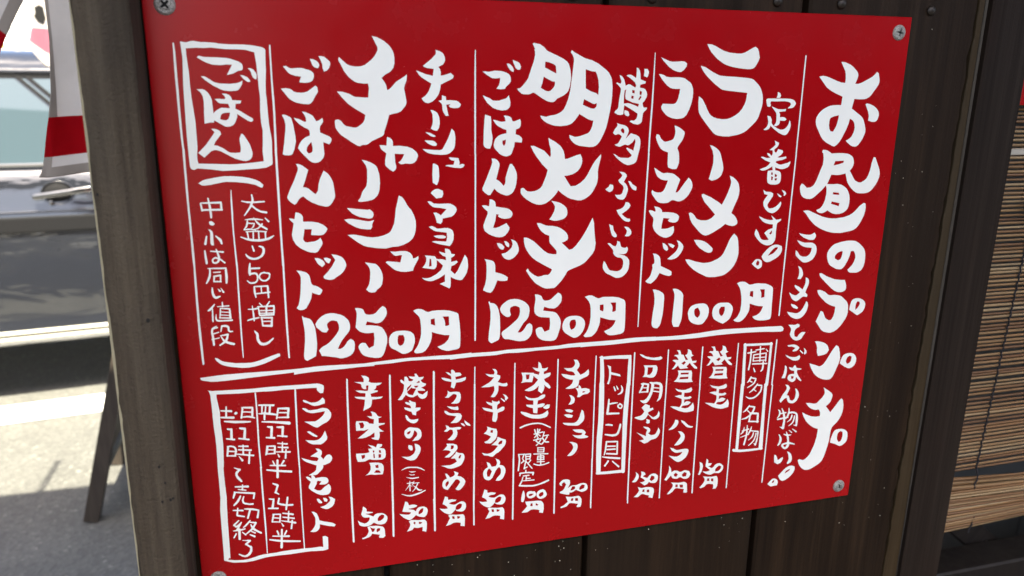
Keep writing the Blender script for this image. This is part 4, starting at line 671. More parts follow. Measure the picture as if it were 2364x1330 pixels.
3687,3101 -2,1 1,-2 4,4 6,1 6,-4 0,-6 -2,-5 -5,-3 -6,-1 -5,5 0,6
3686,3101 -2,1 1,-2 10,5 6,-3 2,-6 -3,-5 -9,-5 -6,4 -1,6
3686,3100 -2,1 1,-2 4,4 6,2 6,-3 2,-5 -2,-5 -4,-4 -6,-2 -6,4 -1,5
3686,3100 -3,1 2,-2 4,4 6,2 6,-2 2,-6 -1,-5 -4,-4 -6,-1 -6,3 -2,5
3685,3099 9,7 7,-3 2,-5 -1,-5 -4,-4 -6,-2 -6,2 -2,6
3684,3097 -1,-1 -1,5 2,6 6,5 6,0 7,-16 -2,-5 -5,-3 -8,0 -3,4
3672,3129 3,6 8,3 5,-1 13,-30 0,-5 -3,-5 -8,-4 -5,2
3659,3162 1,7 5,3 6,-3 20,-35 1,-5 -3,-6 -8,-4 -5,2
3742,3105 5,0 4,-3 0,-7 -3,-4 -54,-13 -5,0 -4,3 0,7 3,5
3734,3095 -4,68 1,5 4,4 7,2 4,-3 2,-4 4,-68 -1,-4 -4,-5 -7,-1 -4,2
3744,3172 5,-3 -1,-5 -6,-4 -73,-3 -2,3 0,5 3,3
3741,3134 4,-3 0,-3 -2,-3 -46,-4 -2,2 0,3 2,3
3773,3098 -1,3 1,25 -8,43 -14,34 -16,25 -23,15 -10,1 -27,-5 -1,2 2,4 20,18 8,5 10,3 10,1 10,-2 8,-4 13,-12 20,-37 10,-25 14,-59 1,-24 -3,-13 -6,-10 -9,-6 -15,-3 -11,0 -3,6
3818,3104 27,8 7,5 4,9 1,70 -5,39 -15,31 2,3 22,-12 10,-10 4,-7 7,-24 4,-39 -1,-43 -8,-24 -10,-10 -12,-8 -27,-8 -12,-1 -25,1 -5,2 -3,4 1,8 5,4
3862,3151 5,-3 0,-4 -2,-3 -73,-12 -2,3 0,4 2,3
3862,3187 3,-2 0,-4 -5,-5 -65,-14 -3,2 0,4 2,3
3729,3281 42,19 2,29 29,-5 5,11 4,5 -53,23 3,13 7,10 34,25 10,5 22,-8 12,-9 5,-7 9,-25 1,-8 11,27 -1,21 -5,12 -4,5 -14,9 -8,3 -18,2 -21,-9 -41,-46 -11,20 -12,16 -8,6 -15,5 -9,1 -17,-2 -35,-14 -22,-13 6,-6 47,-6 18,-9 16,-21 4,-9 -27,-39
3747,3425 32,14 2,26 -20,7 -16,-11 5,-16
3722,3494 45,12 15,12 7,11 1,12 -4,12 -6,6 -10,5 18,16 14,6 16,1 15,-2 7,-3 8,-8 14,-31 6,-23 15,26 3,15 -3,17 -10,22 -10,13 -13,10 -19,5 -21,3 -16,6 -18,15 -29,8 -8,0 -12,-6 -18,-15 -17,-9 -5,-4 46,-3 -2,-7 -7,-12 -16,-17 -50,-43 74,37 20,11 -1,-30 11,-33 -26,-16 -9,-9
=one mentaiko price
3671,3930 23,22 8,12 3,12 0,12 -5,15 -14,20 -8,6 -15,3 -12,-2 -7,-3 -4,0 19,-20 15,-27 3,-8 2,-15 -5,-22
3727,3933 26,9 9,8 10,20 -12,2 -9,8 -4,7 43,20 19,-24 5,-4 16,-7 16,-3 17,3 8,4 22,18 3,15 -1,22 -8,21 -10,10 -7,3 -17,1 -28,-7 -17,-11 -13,17 -20,9 -11,2 -43,-37 -5,-1 5,2 14,1 14,-1 12,-4 6,-4 -3,-7 -12,-15 -25,-18 -5,-2 3,-4 5,-27|3829,3988 9,2 21,9 3,20 -6,10 -12,8 -15,5 -16,-17
3697,4080 5,5 33,14 10,1 41,-3 36,5 12,3 16,8 5,4 8,15 1,26 -12,58 -41,-14 6,-9 2,-7 -37,-13 -17,-9 -10,-3 -9,0 -10,3 -23,18 -8,4 -16,-1 -24,-5 6,-3 20,-17 15,-19 11,-21 -16,-35|3753,4116 11,1 6,2 -1,26 -24,-7 5,-16|3793,4125 13,-1 9,1 3,28 -17,-1 -7,-2 -2,-18
=kaedama
3997,2806 32,2 16,41 17,5 4,0 25,51 17,-1 6,-2 -32,-43 16,-5 8,-15 2,-18 -3,-11 -3,-4 21,6 12,8 7,14 4,16 4,8 12,8 6,1 -29,13 16,39 43,1 -3,11 0,5 -23,4 -7,3 44,41 -1,13 -23,-6 -6,-3 -28,-30 -17,-23 -31,30 15,15 4,2 -79,1 -23,-35 -21,20 -16,10 -22,2 19,-19 16,-30 2,-8 -35,-27 15,-3 17,1 26,5 -2,-8 -7,-13 -15,-15 -17,-6 -5,0 8,-7 5,-2 23,1 7,2 1,-12 -2,-10 -7,-11|4080,2914 15,14 -21,20 -23,-16 17,-11 6,-4
4019,2996 81,7 54,5 9,22 1,26 -1,29 7,21 8,12 -60,-2 -76,-9 -53,-11 13,-7 11,-11 12,-21 5,-16 1,-17 -7,-23|4054,3020 77,5 -1,12 -2,5 -77,-5 1,-11|4050,3061 80,3 -1,14 -2,7 -86,-4 6,-15
4007,3160 5,5 28,12 36,8 33,2 44,-12 10,-5 3,-3 11,22 -7,16 -9,6 -11,3 -23,1 -26,-2 -1,39 32,5 19,-2 9,-4 17,13 -19,13 -30,1 -22,-2 -2,27 1,8 17,-11 6,-2 14,1 16,6 14,8 -21,18 -6,3 -51,2 -5,3 -6,8 -1,7 32,10 11,1 19,-3 8,-3 26,-21 8,-10 5,-12 10,20 4,14 2,18 -2,27 -37,8 -26,1 -28,-3 -56,-19 -56,-30 -30,-22 27,2 27,5 36,11 14,-21 5,-15 1,-17 -4,-26 -70,-32 42,-7 25,3 2,-26 -36,-12 -14,-10
4334,2801 34,1 16,42 22,6 26,51 18,-1 6,-2 -34,-44 11,-2 9,-7 5,-11 2,-18 -3,-11 -3,-5 21,7 12,8 8,14 4,16 5,8 5,5 12,4 -29,13 18,40 35,2 8,-1 -3,17 -23,4 -7,3 46,41 -1,13 -25,-6 -5,-3 -20,-20 -27,-34 -31,31 15,15 4,2 -81,1 -18,-27 -7,-8 -28,25 -8,5 -24,2 10,-8 14,-17 12,-25 2,-7 -36,-28 10,-3 22,1 28,5 -10,-21 -10,-11 -11,-7 -17,-3 13,-10 30,3 1,-17 -5,-11|4421,2910 11,9 5,6 -21,20 -25,-16 24,-15
4360,2993 83,7 56,6 7,16 3,12 -1,39 5,25 7,14 4,5 -82,-4 -76,-11 -36,-8 7,-2 12,-10 10,-12 11,-23 3,-17 -5,-24|4396,3018 79,5 -1,11 -2,6 -79,-6 1,-11|4392,3059 82,3 -2,21 -88,-3 3,-12 2,-4
4349,3160 12,8 22,8 50,10 13,1 35,-6 32,-14 12,22 -8,16 -9,6 -11,3 -24,1 -26,-2 -2,31 1,9 33,5 14,-1 11,-3 4,-3 17,13 -10,10 -9,4 -31,1 -22,-2 -2,36 18,-11 13,-3 8,1 16,6 15,9 -21,18 -17,4 -42,1 -5,3 -6,8 -1,7 33,10 22,1 17,-6 26,-21 13,-22 11,20 6,23 -2,36 -51,10 -27,-1 -43,-10 -44,-18 -63,-38 -12,-9 65,10 28,9 14,-21 5,-16 1,-16 -2,-18 -3,-9 -72,-33 49,-6 20,3 2,-27 -37,-13 -15,-9
=half portion
4031,3464 26,8 7,19 -7,24 -10,15 -14,13 -25,12 -27,3 -12,-2 26,-23 20,-26 9,-21
4087,3475 15,5 21,12 36,35 10,8 25,10 18,3 -6,12 -22,-1 -21,-5 -10,-4 -12,-8 -43,-45
4065,3582 21,1 14,5 14,10 17,21 5,16 1,8 -2,15 -6,18 -22,27 -21,10 -15,4 -34,-1 52,-66 6,-14 -1,-13 -9,-19
3998,3735 31,8 21,15 15,7 21,1 20,-3 42,-1 21,3 6,3 8,10 3,7 -5,24 -9,23 -14,20 -30,22 -18,8 -16,3 -16,-2 -20,-11 -57,-50 -10,-11 58,17 21,2 14,-3 14,-6 10,-8 12,-17 3,-7 -26,3 -26,0 -13,-2 -15,-6 -27,-22
=half price
3997,3909 8,12 6,6 11,21 5,34 22,-12 12,-2 27,5 21,15 7,2 10,-1 25,-9 8,-1 19,3 29,11 13,29 4,6 -13,24 -5,6 -14,8 -17,1 -18,-3 -14,-8 -7,-6 -16,-7 -8,0 -20,10 -7,1 -17,-2 -18,-6 -12,-8 -12,-25 -45,47 -17,-10 -4,0 18,-28 20,-44 4,-29 -1,-21|4073,3993 21,18 -13,22 -9,-2 -14,-6 -6,-21|4159,3996 26,13 -7,33 -33,0 -12,-22 21,-19
4023,4085 75,12 14,1 42,-2 14,2 10,5 15,14 9,89 -8,5 -18,-2 -12,-5 2,-35 -71,-18 -9,-1 -8,2 -7,4 -22,27 -26,15 -13,3 -12,-1 -5,2 7,-6 46,-59 5,-14 -1,-13 -6,-12 -15,-13|4079,4112 21,3 1,19 -1,7 -23,-3 1,-19|4119,4118 35,5 1,22 -1,8 -28,-4 -6,-22
=kaedama price
4308,3914 21,12 9,10 7,25 0,11 -9,40 -18,36 -13,-5 -5,0 9,-22 6,-24 1,-27 -3,-29
4378,3892 16,15 3,12 0,20 39,5 -3,3 -4,11 -7,7 -9,3 -6,-1 -8,2 35,24 14,-3 11,-9 8,-13 11,-9 16,-5 9,-1 18,3 15,9 21,21 1,17 -3,17 -7,14 -6,7 -14,9 -8,3 -8,1 -37,-7 -19,4 -8,4 -17,4 -21,-4 -31,-13 -27,-19 -4,-6 -4,-3 39,9 21,-2 11,-5 5,-6 -48,-42|4513,3977 18,9 6,5 -7,24 -10,11 -15,7 -28,1 -2,-17 3,-13 12,-13
4351,4066 49,11 46,6 50,-2 12,21 5,34 -3,50 -13,25 -28,-1 -5,1 6,-15 1,-13 -3,-14 -5,-8 -37,-9 -24,1 -7,3 -13,16 -5,4 -38,12 -9,-10 -5,-2 22,-19 17,-22 8,-15 3,-18 -6,-17 -12,-16|4401,4095 21,0 3,29 -27,-4 1,-13 1,-5|4442,4101 14,1 8,2 2,31 -16,-5 -8,-4 -1,-18
=mentaiko dish
2641,291 12,-6 22,5 22,3 28,16 12,10 10,12 12,10 83,33 45,21 29,19 14,17 14,43 5,37 1,30 -8,57 -12,31 -8,12 -24,19 -55,26 -18,19 -12,6 -19,1 -32,-8 -41,-22 -56,-36 -10,-3 -7,0 -19,10 -18,3 -33,-1 -17,-4 -24,-20 -6,-8 -4,-9 15,-1 12,-7 14,-12 31,-37 11,-17 26,-77 16,-45 10,-49 -2,-24 -5,-13 7,-2|2743,416 32,6 30,10 19,12 3,6 5,46 -1,6 -80,-38 -10,-4|2732,526 66,32 19,3 5,-1 1,19 -3,12 -8,14 -24,24 -16,4 -21,-4 -36,-19 -5,-4 13,-33
2951,330 16,12 80,40 27,9 40,9 50,21 71,48 23,20 21,35 7,18 7,57 0,59 -5,59 -8,59 -15,79 -11,48 -19,48 -32,61 -19,21 -15,11 -17,6 -35,2 -84,-11 -29,-11 -17,-11 -20,-19 -14,-21 -3,-17 1,-4 41,14 15,1 34,-6 61,-21 14,-12 10,-16 11,-27 7,-43 -15,1 -29,-10 -65,-35 -7,-5 -31,42 -28,28 -15,8 -25,8 -53,6 -42,-3 -26,-5 -44,-17 -25,-16 -18,-17 -10,-21 47,9 32,-9 34,-5 22,-6 31,-16 17,-15 7,-9 11,-21 18,-45 16,-63 10,-88 9,-82 5,-50 -1,-24 -13,-27 -13,-14|3067,467 50,14 32,3 13,23 12,39 6,50 -3,63 -6,-8 -12,-8 -43,-13 -44,-22 -3,-85|3062,688 74,34 13,2 19,-6 -1,18 -4,11 -11,10 -10,3 -26,-4 -55,-22 -9,-5
2780,979 57,31 36,26 12,12 21,31 9,32 3,30 24,-1 75,-27 30,-7 14,32 3,22 -3,20 -12,30 -19,25 -26,17 -18,9 -41,10 -29,1 49,73 7,10 40,-2 43,-23 35,-31 22,-33 39,-74 24,-36 43,-47 3,10 0,10 -19,82 -4,33 2,55 -4,28 -9,27 -25,47 -15,19 -18,17 -35,22 -29,10 -27,0 -59,-14 -26,-11 -50,-32 -34,-29 -5,15 -25,31 -33,31 -33,22 -19,7 -20,4 -20,0 -24,-4 -33,-13 -41,-25 -27,-21 -21,-24 -5,-16 1,-25 10,-5 5,-1 6,1 7,4 11,12 14,9 23,4 33,-3 24,-7 23,-14 7,-6 11,-14 31,-78 11,-44 -44,-41 -51,-64 -22,-32 -24,-47 19,-1 14,3 76,35 50,50 5,-18 -3,-45 -12,-39
2815,1465 55,12 21,8 33,21 18,18 8,19 2,23 -2,15 -7,14 -11,11 -14,8 -28,7 -29,4 -24,-1 -35,-12 18,-22 21,-40 6,-27 -1,-13 -11,-21
2699,1637 32,4 40,18 24,5 39,2 34,8 31,13 28,19 22,21 12,22 2,20 -3,11 -4,5 -16,10 -29,10 66,61 29,-8 30,-27 42,-55 42,-69 40,-79 8,-15 13,40 9,89 11,79 -2,33 -4,23 -18,33 -51,56 -18,15 -35,19 -82,30 -18,8 -11,10 -11,22 -25,37 -15,19 -39,39 -12,8 -7,3 -57,1 -17,-3 -22,-9 -53,-33 -14,-12 -37,-45 -36,-56 13,-17 16,24 23,21 20,14 28,13 29,-3 23,-8 30,1 7,-2 12,-10 13,-21 2,-9 -1,-5 -65,-36 -70,-42 -31,-25 -25,-29 -21,-31 -16,-34 -7,-33 -3,-36 20,0 17,6 46,26 61,58 22,20 30,21 25,9 27,5 27,1 1,-19 -3,-13 -53,-58 -4,-8 -3,-11 -2,-45 -35,-14 -25,-18 -14,-15 -18,-28
=mentaiko set
2260,495 20,-1 26,3 47,-9 48,2 24,5 27,11 11,8 7,10 4,11 2,21 -1,7 -8,14 -30,27 -4,12 -32,5 -35,-4 17,-22 7,-21 4,-27 -2,-9 -15,4 -29,1 -16,-2 -38,-21
2443,437 13,-1 13,4 22,22 8,18 -4,14 -13,-3 -13,-10 -15,-20
2489,409 41,14 8,6 8,10 7,17 -1,9 -7,13 -15,1 -5,-1 -14,-13 -16,-34
2263,666 52,20 20,14 5,2 28,2 18,-1 57,-18 16,-18 2,-4 14,50 -2,27 -6,12 -14,13 -12,6 -29,3 -38,-6 -35,-13 -43,-35 -20,-28
2279,804 44,14 4,35 0,64 9,46 1,22 -6,41 -13,29 -22,-1 -15,-7 -11,-12 -3,-14 2,-88 5,-85
2424,812 13,-1 27,6 8,3 11,9 9,24 15,1 36,-13 7,-4 8,18 -1,29 -6,14 -11,9 -20,7 -3,36 28,9 19,15 5,9 1,11 -4,18 -55,-4 -3,32 -21,55 -9,10 -27,10 -16,-1 -17,-5 -16,-8 -14,-10 -30,-32 -8,-13 -3,-16 0,-10 7,-26 9,-15 18,-17 20,-10 32,-8 12,-1 0,-26 -24,-7 -40,-20 -15,-12 -26,-35 20,2 33,10 15,2 15,-1 15,-3 -5,-24|2415,997 27,-8 -3,25 -3,11 -8,11 -8,-7 -6,-13
2331,1129 24,2 20,11 14,19 4,12 -1,17 -21,83 -4,14 23,14 15,14 20,23 12,-12 3,-13 1,-37 21,-69 13,-33 14,-2 20,25 17,35 5,19 1,27 -5,49 -8,28 -16,32 -12,13 -22,11 -16,3 -7,0 -42,-15 -27,-17 -24,-24 -29,43 -2,5 -16,1 -5,-2 -25,-19 -14,-15 -3,-10 1,-10 32,-73 28,-71 11,-30 5,-21
2315,1440 16,1 16,8 10,9 7,18 0,21 82,14 8,2 15,7 14,9 13,15 4,15 -3,12 -11,15 -14,6 -33,3 -25,-4 -22,-11 -9,-8 7,-13 -21,-3 -8,52 -17,54 22,2 31,-9 54,-26 23,32 2,5 -1,13 -11,22 -22,25 -22,11 -26,2 -31,-6 -33,-13 -21,-11 -28,-22 -5,-7 -8,-26 0,-17 18,-50 14,-33 1,-16 -1,-6 -27,-23 -18,-24 26,-1 31,9 4,-43
2374,1783 20,2 20,9 23,23 -9,21 -15,-1 -14,-7 -16,-24
2434,1771 11,1 10,3 17,16 4,11 -1,10 -4,10 -14,-7 -12,-14
2489,1759 24,8 14,9 11,14 8,17 7,25 1,17 -1,8 -9,19 -19,22 -17,13 -19,9 -10,2 -9,0 -18,-5 -16,-9 -16,-20 -7,-16 30,-6 15,-7 27,-22 9,-11 9,-25 -3,-22
2277,1907 54,13 14,7 11,14 6,20 1,56 48,15 30,14 25,18 -4,25 -23,4 -33,-2 -25,-7 -26,63 -13,21 -16,15 -30,-7 -32,-18 18,-48 8,-42 3,-70 -1,-42 -3,-27
=topping chashu
3046,2809 29,3 10,11 13,26 1,13 -2,12 -12,18 -10,11 36,46 16,-5 23,-11 31,-28 6,21 -1,25 -8,12 -7,5 -70,27 -3,27 -5,20 -8,10 -18,9 -19,5 -34,1 -35,-6 42,-23 16,-17 7,-17 2,-18 -27,-3 -38,-15 -24,-17 -15,-20 -3,-6 48,10 37,12 28,3 13,-2 -13,-22 -5,-6 -7,-5 -9,-4 -28,-5 -17,-7 -24,-24 31,5 32,1 14,-5 12,-11 7,-14 2,-8 -3,-14
3097,3041 10,6 8,8 7,15 1,5 24,-1 16,1 32,12 6,24 -11,12 -10,6 -31,2 -13,3 -18,11 -3,4 -5,2 -17,-1 -6,-2 7,-24 -3,-23 -9,-19 -14,-20 28,7|3136,3100 24,3 -7,8 -10,3 -10,-1 2,-8
3014,3123 21,4 21,17 8,12 3,15 -4,21 -6,9 -21,10 -25,-1 15,-22 6,-18 1,-7 -6,-20
2981,3254 28,-1 19,2 17,8 11,7 -12,15 -16,-1 -29,-10 -14,-14
2973,3300 16,-3 24,1 25,8 17,8 -9,18 -32,-2 -15,-7
3134,3271 10,8 7,10 8,44 0,15 -2,14 -3,9 -12,15 -28,23 -10,3 -15,1 -76,-11 -28,-10 -10,-6 -12,-14 83,11 22,1 11,-3 8,-4 7,-6 11,-15 11,-25 7,-29
3056,3446 63,4 23,4 17,8 19,24 -11,23 36,17 -4,7 -11,4 -32,2 -29,-2 -19,-4 -27,-14 -26,-25 26,8 26,4 32,0 7,-20 -34,-5 -22,-7 -15,-9
3029,3559 26,2 29,11 13,10 5,6 5,14 1,14 -5,21 -9,18 -11,15 -12,11 -14,7 -17,3 -27,-3 37,-37 14,-23 3,-9 -1,-13 -8,-20 -10,-12
=topping chashu price
2949,3944 15,-19 13,-9 7,-3 24,-2 20,4 17,10 3,25 -3,15 -16,33 10,-4 13,-9 15,-6 7,-1 33,3 40,-12 29,1 10,2 14,7 11,17 4,22 -3,14 -10,11 -8,5 -19,5 -16,1 -45,-23 -6,-5 -24,14 -21,7 -16,-4 -4,21 -24,-3 -62,-22 -2,-13 21,-7 7,-4 12,-14 17,-40 -19,-27 -22,16 3,17 2,4 -17,-7 -4,-4|3069,3988 20,2 7,2 2,14 -1,5 -4,5 -13,7 -16,4 -10,0 2,-10|3163,3983 23,9 -3,28 -33,11 -10,2 -4,-14 0,-7 5,-11 15,-14
3013,4080 33,7 24,3 52,-2 12,2 6,3 10,11 11,22 2,34 -5,25 -5,15 -30,-1 -7,-11 12,-14 3,-7 -58,-16 -15,-2 -8,1 -7,4 -15,18 -5,4 -11,4 -44,7 -1,-9 -2,-3 29,-11 32,-24 7,-7|3064,4106 13,-1 7,1 -3,25 -13,-1 -7,-2 0,-8|3101,4107 19,2 7,2 2,20 -1,7 -28,-4
=seasoned egg
2599,2957 1,5 4,4 7,1 4,-3 5,-65 -1,-5 -5,-4 -7,-1 -4,3
2590,2881 85,9 22,2 -2,29 -7,35 -5,18 -53,-6 -43,4 13,-16 3,-6 1,-7 -3,-25|2628,2901 33,3 -5,40 -22,2 -4,-27 -1,-9
2736,2799 17,13 9,21 5,26 22,3 16,-2 15,-5 -7,19 -8,8 -22,9 1,23 38,-9 20,-1 2,13 -3,10 -10,10 -33,15 -10,3 5,17 9,11 20,14 15,19 10,20 -11,11 -35,-27 -10,-13 2,24 -6,23 -13,22 -6,7 -31,-27 7,-46 -25,23 -20,12 -17,5 -28,2 -27,-8 -7,-4 61,-30 18,-12 8,-7 22,-26 6,-9 -31,-27 -10,-13 -1,-18 49,16 6,-26 -30,-11 -13,-9 -21,-24 50,12
2625,3091 26,17 19,7 13,3 24,2 24,-2 10,-3 26,-16 14,-5 15,2 5,2 -1,12 -4,10 -13,10 -33,10 -11,2 -7,38 46,-7 16,4 5,3 -3,10 -6,9 -4,3 -19,5 -30,1 -3,51 -35,-8 -4,-43 -33,-11 -21,-11 -5,-10 -1,-6 63,8 -1,-40 -30,-5 -19,-8 -6,-5 -10,-13
2786,3208 24,-16 12,-4 22,4 -4,27 -15,8 -11,1 -12,-3 -12,-7 -3,-4
2589,3227 46,13 48,23 28,7 31,3 15,0 27,-5 22,-12 19,-15 8,23 -2,13 -10,19 -16,8 -35,5 -28,-1 -46,-7 -26,-8 -43,-22 -28,-21 -9,-11
2590,3381 37,-14 44,-9 25,-3 45,1 40,10 72,41 3,-1 2,-4 -3,-6 -47,-29 -35,-15 -32,-8 -48,-2 -51,6 -20,5 -38,14 -3,3 -1,4 3,5
2720,3450 5,5 5,-1 2,-3 -8,-31 -6,-17 -4,-2 -4,1 -2,3
2791,3440 2,-3 -1,-4 -6,-3 -79,12 -2,3 1,5 3,2
2732,3476 3,3 5,1 3,-2 4,-73 -4,-6 -5,-1 -3,2
2742,3451 -4,-6 -8,6 -20,27 4,6 3,0
2762,3473 5,1 2,-3 0,-3 -20,-18 -7,-4 -3,0 -2,3 0,3
2743,3431 5,6 6,-3 11,-22 -1,-7 -4,-2 -3,1
2783,3481 2,3 4,2 5,-4 10,-46 -2,-3 -4,-1 -3,1
2842,3474 1,-2 -3,-6 -10,-1 -41,3 -2,3 3,6
2804,3510 -14,17 -18,18 4,8 6,-1 22,-21 26,-41 3,-9 -2,-4 -7,-2
2782,3497 12,22 11,12 12,7 24,3 5,-4 -1,-5 -6,-4 -24,-3 -8,-7 -19,-35 -4,-1 -4,1 -1,3
2781,3499 1,-3 -1,-4 -5,-3 -72,9 -2,3 1,4 3,3
2726,3504 -4,10 9,9 36,28 3,1 6,-4 -3,-6 -41,-31 3,0 16,-27 -1,-4 -3,-3 -4,1
2740,3539 -12,8 -2,6 3,4 4,1 18,-15 24,-36 -1,-4 -4,-3 -3,1
2791,3587 7,-1 -3,2 -1,34 3,5 4,1 3,-4 1,-34 -2,-12 -60,-6 -4,3 0,4 3,3
2740,3609 2,11 60,8 2,-3 0,-4 -2,-3 -55,-6 3,-1 1,-33 -3,-3 -4,-1 -2,2
2797,3606 1,-5 -3,-3 -45,-4 -2,2 0,3 2,2
2794,3645 43,4 4,-3 0,-4 -2,-3 -87,-9 -42,-4 -5,3 0,4 3,3
2791,3663 7,-1 -3,1 1,31 3,3 4,0 3,-4 -1,-29 -3,-11 -57,-2 -5,3 3,7
2739,3690 2,3 4,1 4,-4 1,-35 -2,-3 -4,-1 -3,2
2803,3698 5,-3 -3,-7 -62,-5 -4,3 0,5 2,2
2801,3680 3,-3 0,-3 -4,-2 -57,-3 -1,5 2,2
2768,3721 2,19 2,3 4,0 3,-2 1,-3 -2,-78 -1,-19 -7,-3 -3,2
2808,3718 1,-7 -4,-3 -63,-4 -4,3 0,4 2,2
2742,3744 27,5 37,-3 43,-11 3,-5 -2,-5 -4,-2 -34,10 -27,4 -34,-2 -29,-11 -7,-4 -6,1 -1,4 1,4
2577,3663 -5,66 -5,41 3,4 5,1 5,-5 10,-88 -3,-41 -7,-27 -4,-2 -5,1 -2,3
2625,3627 3,-1 2,-3 0,-4 -55,-6 -5,3 0,5 3,2
2618,3620 -13,38 0,3 3,3 4,1 3,-2 15,-41 -1,-4 -3,-3 -4,1
2611,3677 7,3 3,-2 -6,-21 -3,-3 -4,0 -3,2
2618,3685 3,2 3,0 3,-3 -9,-15 -4,0 -3,2 0,4
2624,3690 3,0 3,-3 -4,-9 -3,-2 -3,0 -3,3 0,3
2625,3691 3,0 3,-3 -2,-7 -3,-2 -3,0 -3,3 0,4
2622,3690 -1,-5 2,-4 -2,2 2,7 3,2 3,-1 2,-5 -4,-6 -4,0 -2,3
2622,3681 -2,5 6,6 5,-3 0,-4 -2,-4 -4,-1
2620,3683 0,4 2,4 4,1 5,-3 0,-4 -3,-4 -3,-1
2619,3684 -1,4 3,4 3,1 6,-4 -2,-7 -3,-2
2594,3700 2,7 6,1 27,-18 0,-3 -6,-6
2676,3634 3,-2 -3,3 -5,42 2,3 4,2 4,-4 6,-40 0,-13 -12,-3 -42,-1 -2,3 3,7
2637,3682 2,3 5,0 3,-5 -4,-56 -6,-3 -3,2
2680,3655 2,-2 0,-4 -4,-4 -39,-3 -4,3 0,3 2,3
2676,3677 3,-1 1,-6 -5,-3 -36,-1 -4,3 3,7
2637,3678 -16,79 3,7 4,1 3,-1 2,-3 15,-82 -2,-4 -4,-1 -3,1
2656,3713 1,4 3,3 3,0 25,-31 1,-3 -4,-6 -3,0
2693,3767 6,3 3,-2 -1,-7 -54,-70 -7,2 0,4
2658,3750 1,-3 -2,-4 -5,-2 -27,11 -3,5 2,4 3,2
2637,3787 1,9 3,3 4,0 3,-2 -1,-23 -2,-3 -4,-1 -3,2
2595,3806 35,-2 39,3 3,-3 -1,-6 -3,-4 -71,-3 -12,2 -2,4 1,5 3,3
2713,3815 3,-4 0,-6 -3,-5 -52,-7 -2,3 0,6 3,4
2699,3828 3,4 5,2 4,-2 6,-22 0,-5 -3,-4 -6,-2 -5,2
2584,3821 2,3 5,2 3,-2 5,-23 -3,-6 -4,-2 -4,2
2638,3833 36,-2 2,-3 -1,-4 -5,-3 -51,1 -4,4 1,4 3,2
2639,3874 3,3 4,1 3,-2 4,-39 -3,-6 -4,-1 -3,2
2683,3862 3,-1 1,-6 -5,-3 -41,-1 -2,3 3,6
2606,3864 -21,41 1,3 4,3 5,-1 17,-29 10,-43 -3,-3 -4,-1 -3,1
2703,3881 16,1 4,-3 -3,-7 -83,-3 -17,-1 -4,3 3,6
2586,3921 59,11 60,7 36,-2 69,-15 45,-18 1,-5 -3,-6 -4,-2 -4,0 -73,25 -23,5 -46,3 -87,-12 -33,-6 -3,3 0,6
=seasoned egg price
2611,3997 -6,37 -1,31 5,8 10,3 6,-3 8,-21 5,-34 -5,-31 -6,-18 -2,-2 -4,1
2691,3981 -12,-1 -12,2 -8,5 -7,14 2,20 7,13 9,10 7,4 5,1 6,-2 2,-8 -3,-6 -14,-10 -3,-9 9,-8 10,-1 24,3 5,-4 0,-9 -3,-6
2694,4051 28,-9 9,-9 3,-5 -1,-8 -7,-8 -7,-1 -7,3 -13,11 -16,4 -7,-1 -4,4 -1,8 3,6
2736,4028 2,-16 -8,-16 -6,-2 -6,2 -3,5 1,11 -3,2 -2,5 1,8 7,8 8,1
2730,3995 -3,-4 -6,-2 -6,2 -1,10 5,10 6,3 6,-2 3,-6
2728,3992 -3,-4 -5,-2 -6,3 -1,4 1,8 3,4 6,2 5,-2 2,-5
2728,3992 -4,-4 -6,-2 -4,2 -2,5 3,6 4,4 4,0 -7,-2 5,2 6,-2
2717,3986 -3,2 -2,5 2,6 5,4 4,0 3,-2 2,-5 -2,-6 -4,-3
2717,3986 -4,2 -2,5 2,7 5,3 5,0 3,-2 2,-4 -2,-7
2715,3986 -3,2 -2,5 2,7 5,4 5,0 4,-3 2,-4 -3,-7 -4,-3
2705,3986 -5,2 -2,7 3,9 6,4 6,1 12,-7 2,-5 -2,-7 -5,-3
2789,3979 -15,2 -18,9 -13,19 -2,16 8,22 13,13 11,6 9,-2 2,-7 -2,-6 -13,-9 -7,-11 3,-12 13,-12 32,-8 3,-6 -2,-8 -5,-5
2782,4068 24,-3 17,-10 10,-12 3,-10 -1,-10 -16,-33 -16,-11 -6,-2 -6,3 -3,8 3,7 11,11 5,19 -8,13 -19,10 -9,-1 -4,4 -1,7 4,6
2640,4075 72,5 35,1 17,2 17,4 7,3 11,12 7,14 3,10 2,42 -7,41 -36,-12 6,-18 -17,-10 -39,-9 -22,0 -15,7 -13,9 -7,3 -20,1 -31,-3 34,-37 16,-20 -10,-17|2691,4099 16,1 2,27 -22,-2 2,-15 1,-6|2738,4102 24,20 -7,6 -4,1 -10,-3 -5,-3
=leek more
2343,2826 17,2 10,4 10,12 4,10 0,11 -4,12 30,14 -2,20 -8,16 -12,17 33,15 16,3 15,-1 14,-4 7,19 -6,9 -8,4 -25,-3 -38,-11 -2,46 -8,23 -20,26 -10,4 -11,0 -17,-6 5,-4 17,-23 10,-24 1,-20 -4,-22 -42,6 -45,-2 -22,-3 7,-2 58,-30 23,-19 21,-25 -28,-6 -17,-7 -17,-14 -10,-11 42,11 29,2 3,-6 2,-12 -3,-12
2341,3100 15,11 24,7 11,-1 10,-9 7,22 -16,10 -7,11 -2,20 1,8 3,8 35,-18 9,-3 16,4 1,16 -3,10 -10,8 -45,13 -2,40 -6,23 -10,17 -25,-8 -3,-19 7,-62 -53,-17 -25,-14 -15,-22 59,17 29,11 -3,-33 -30,-15 -14,-13 -8,-15 45,16 7,1
2444,3125 4,0 4,-4 -2,-7 -30,-25 -4,2 0,3
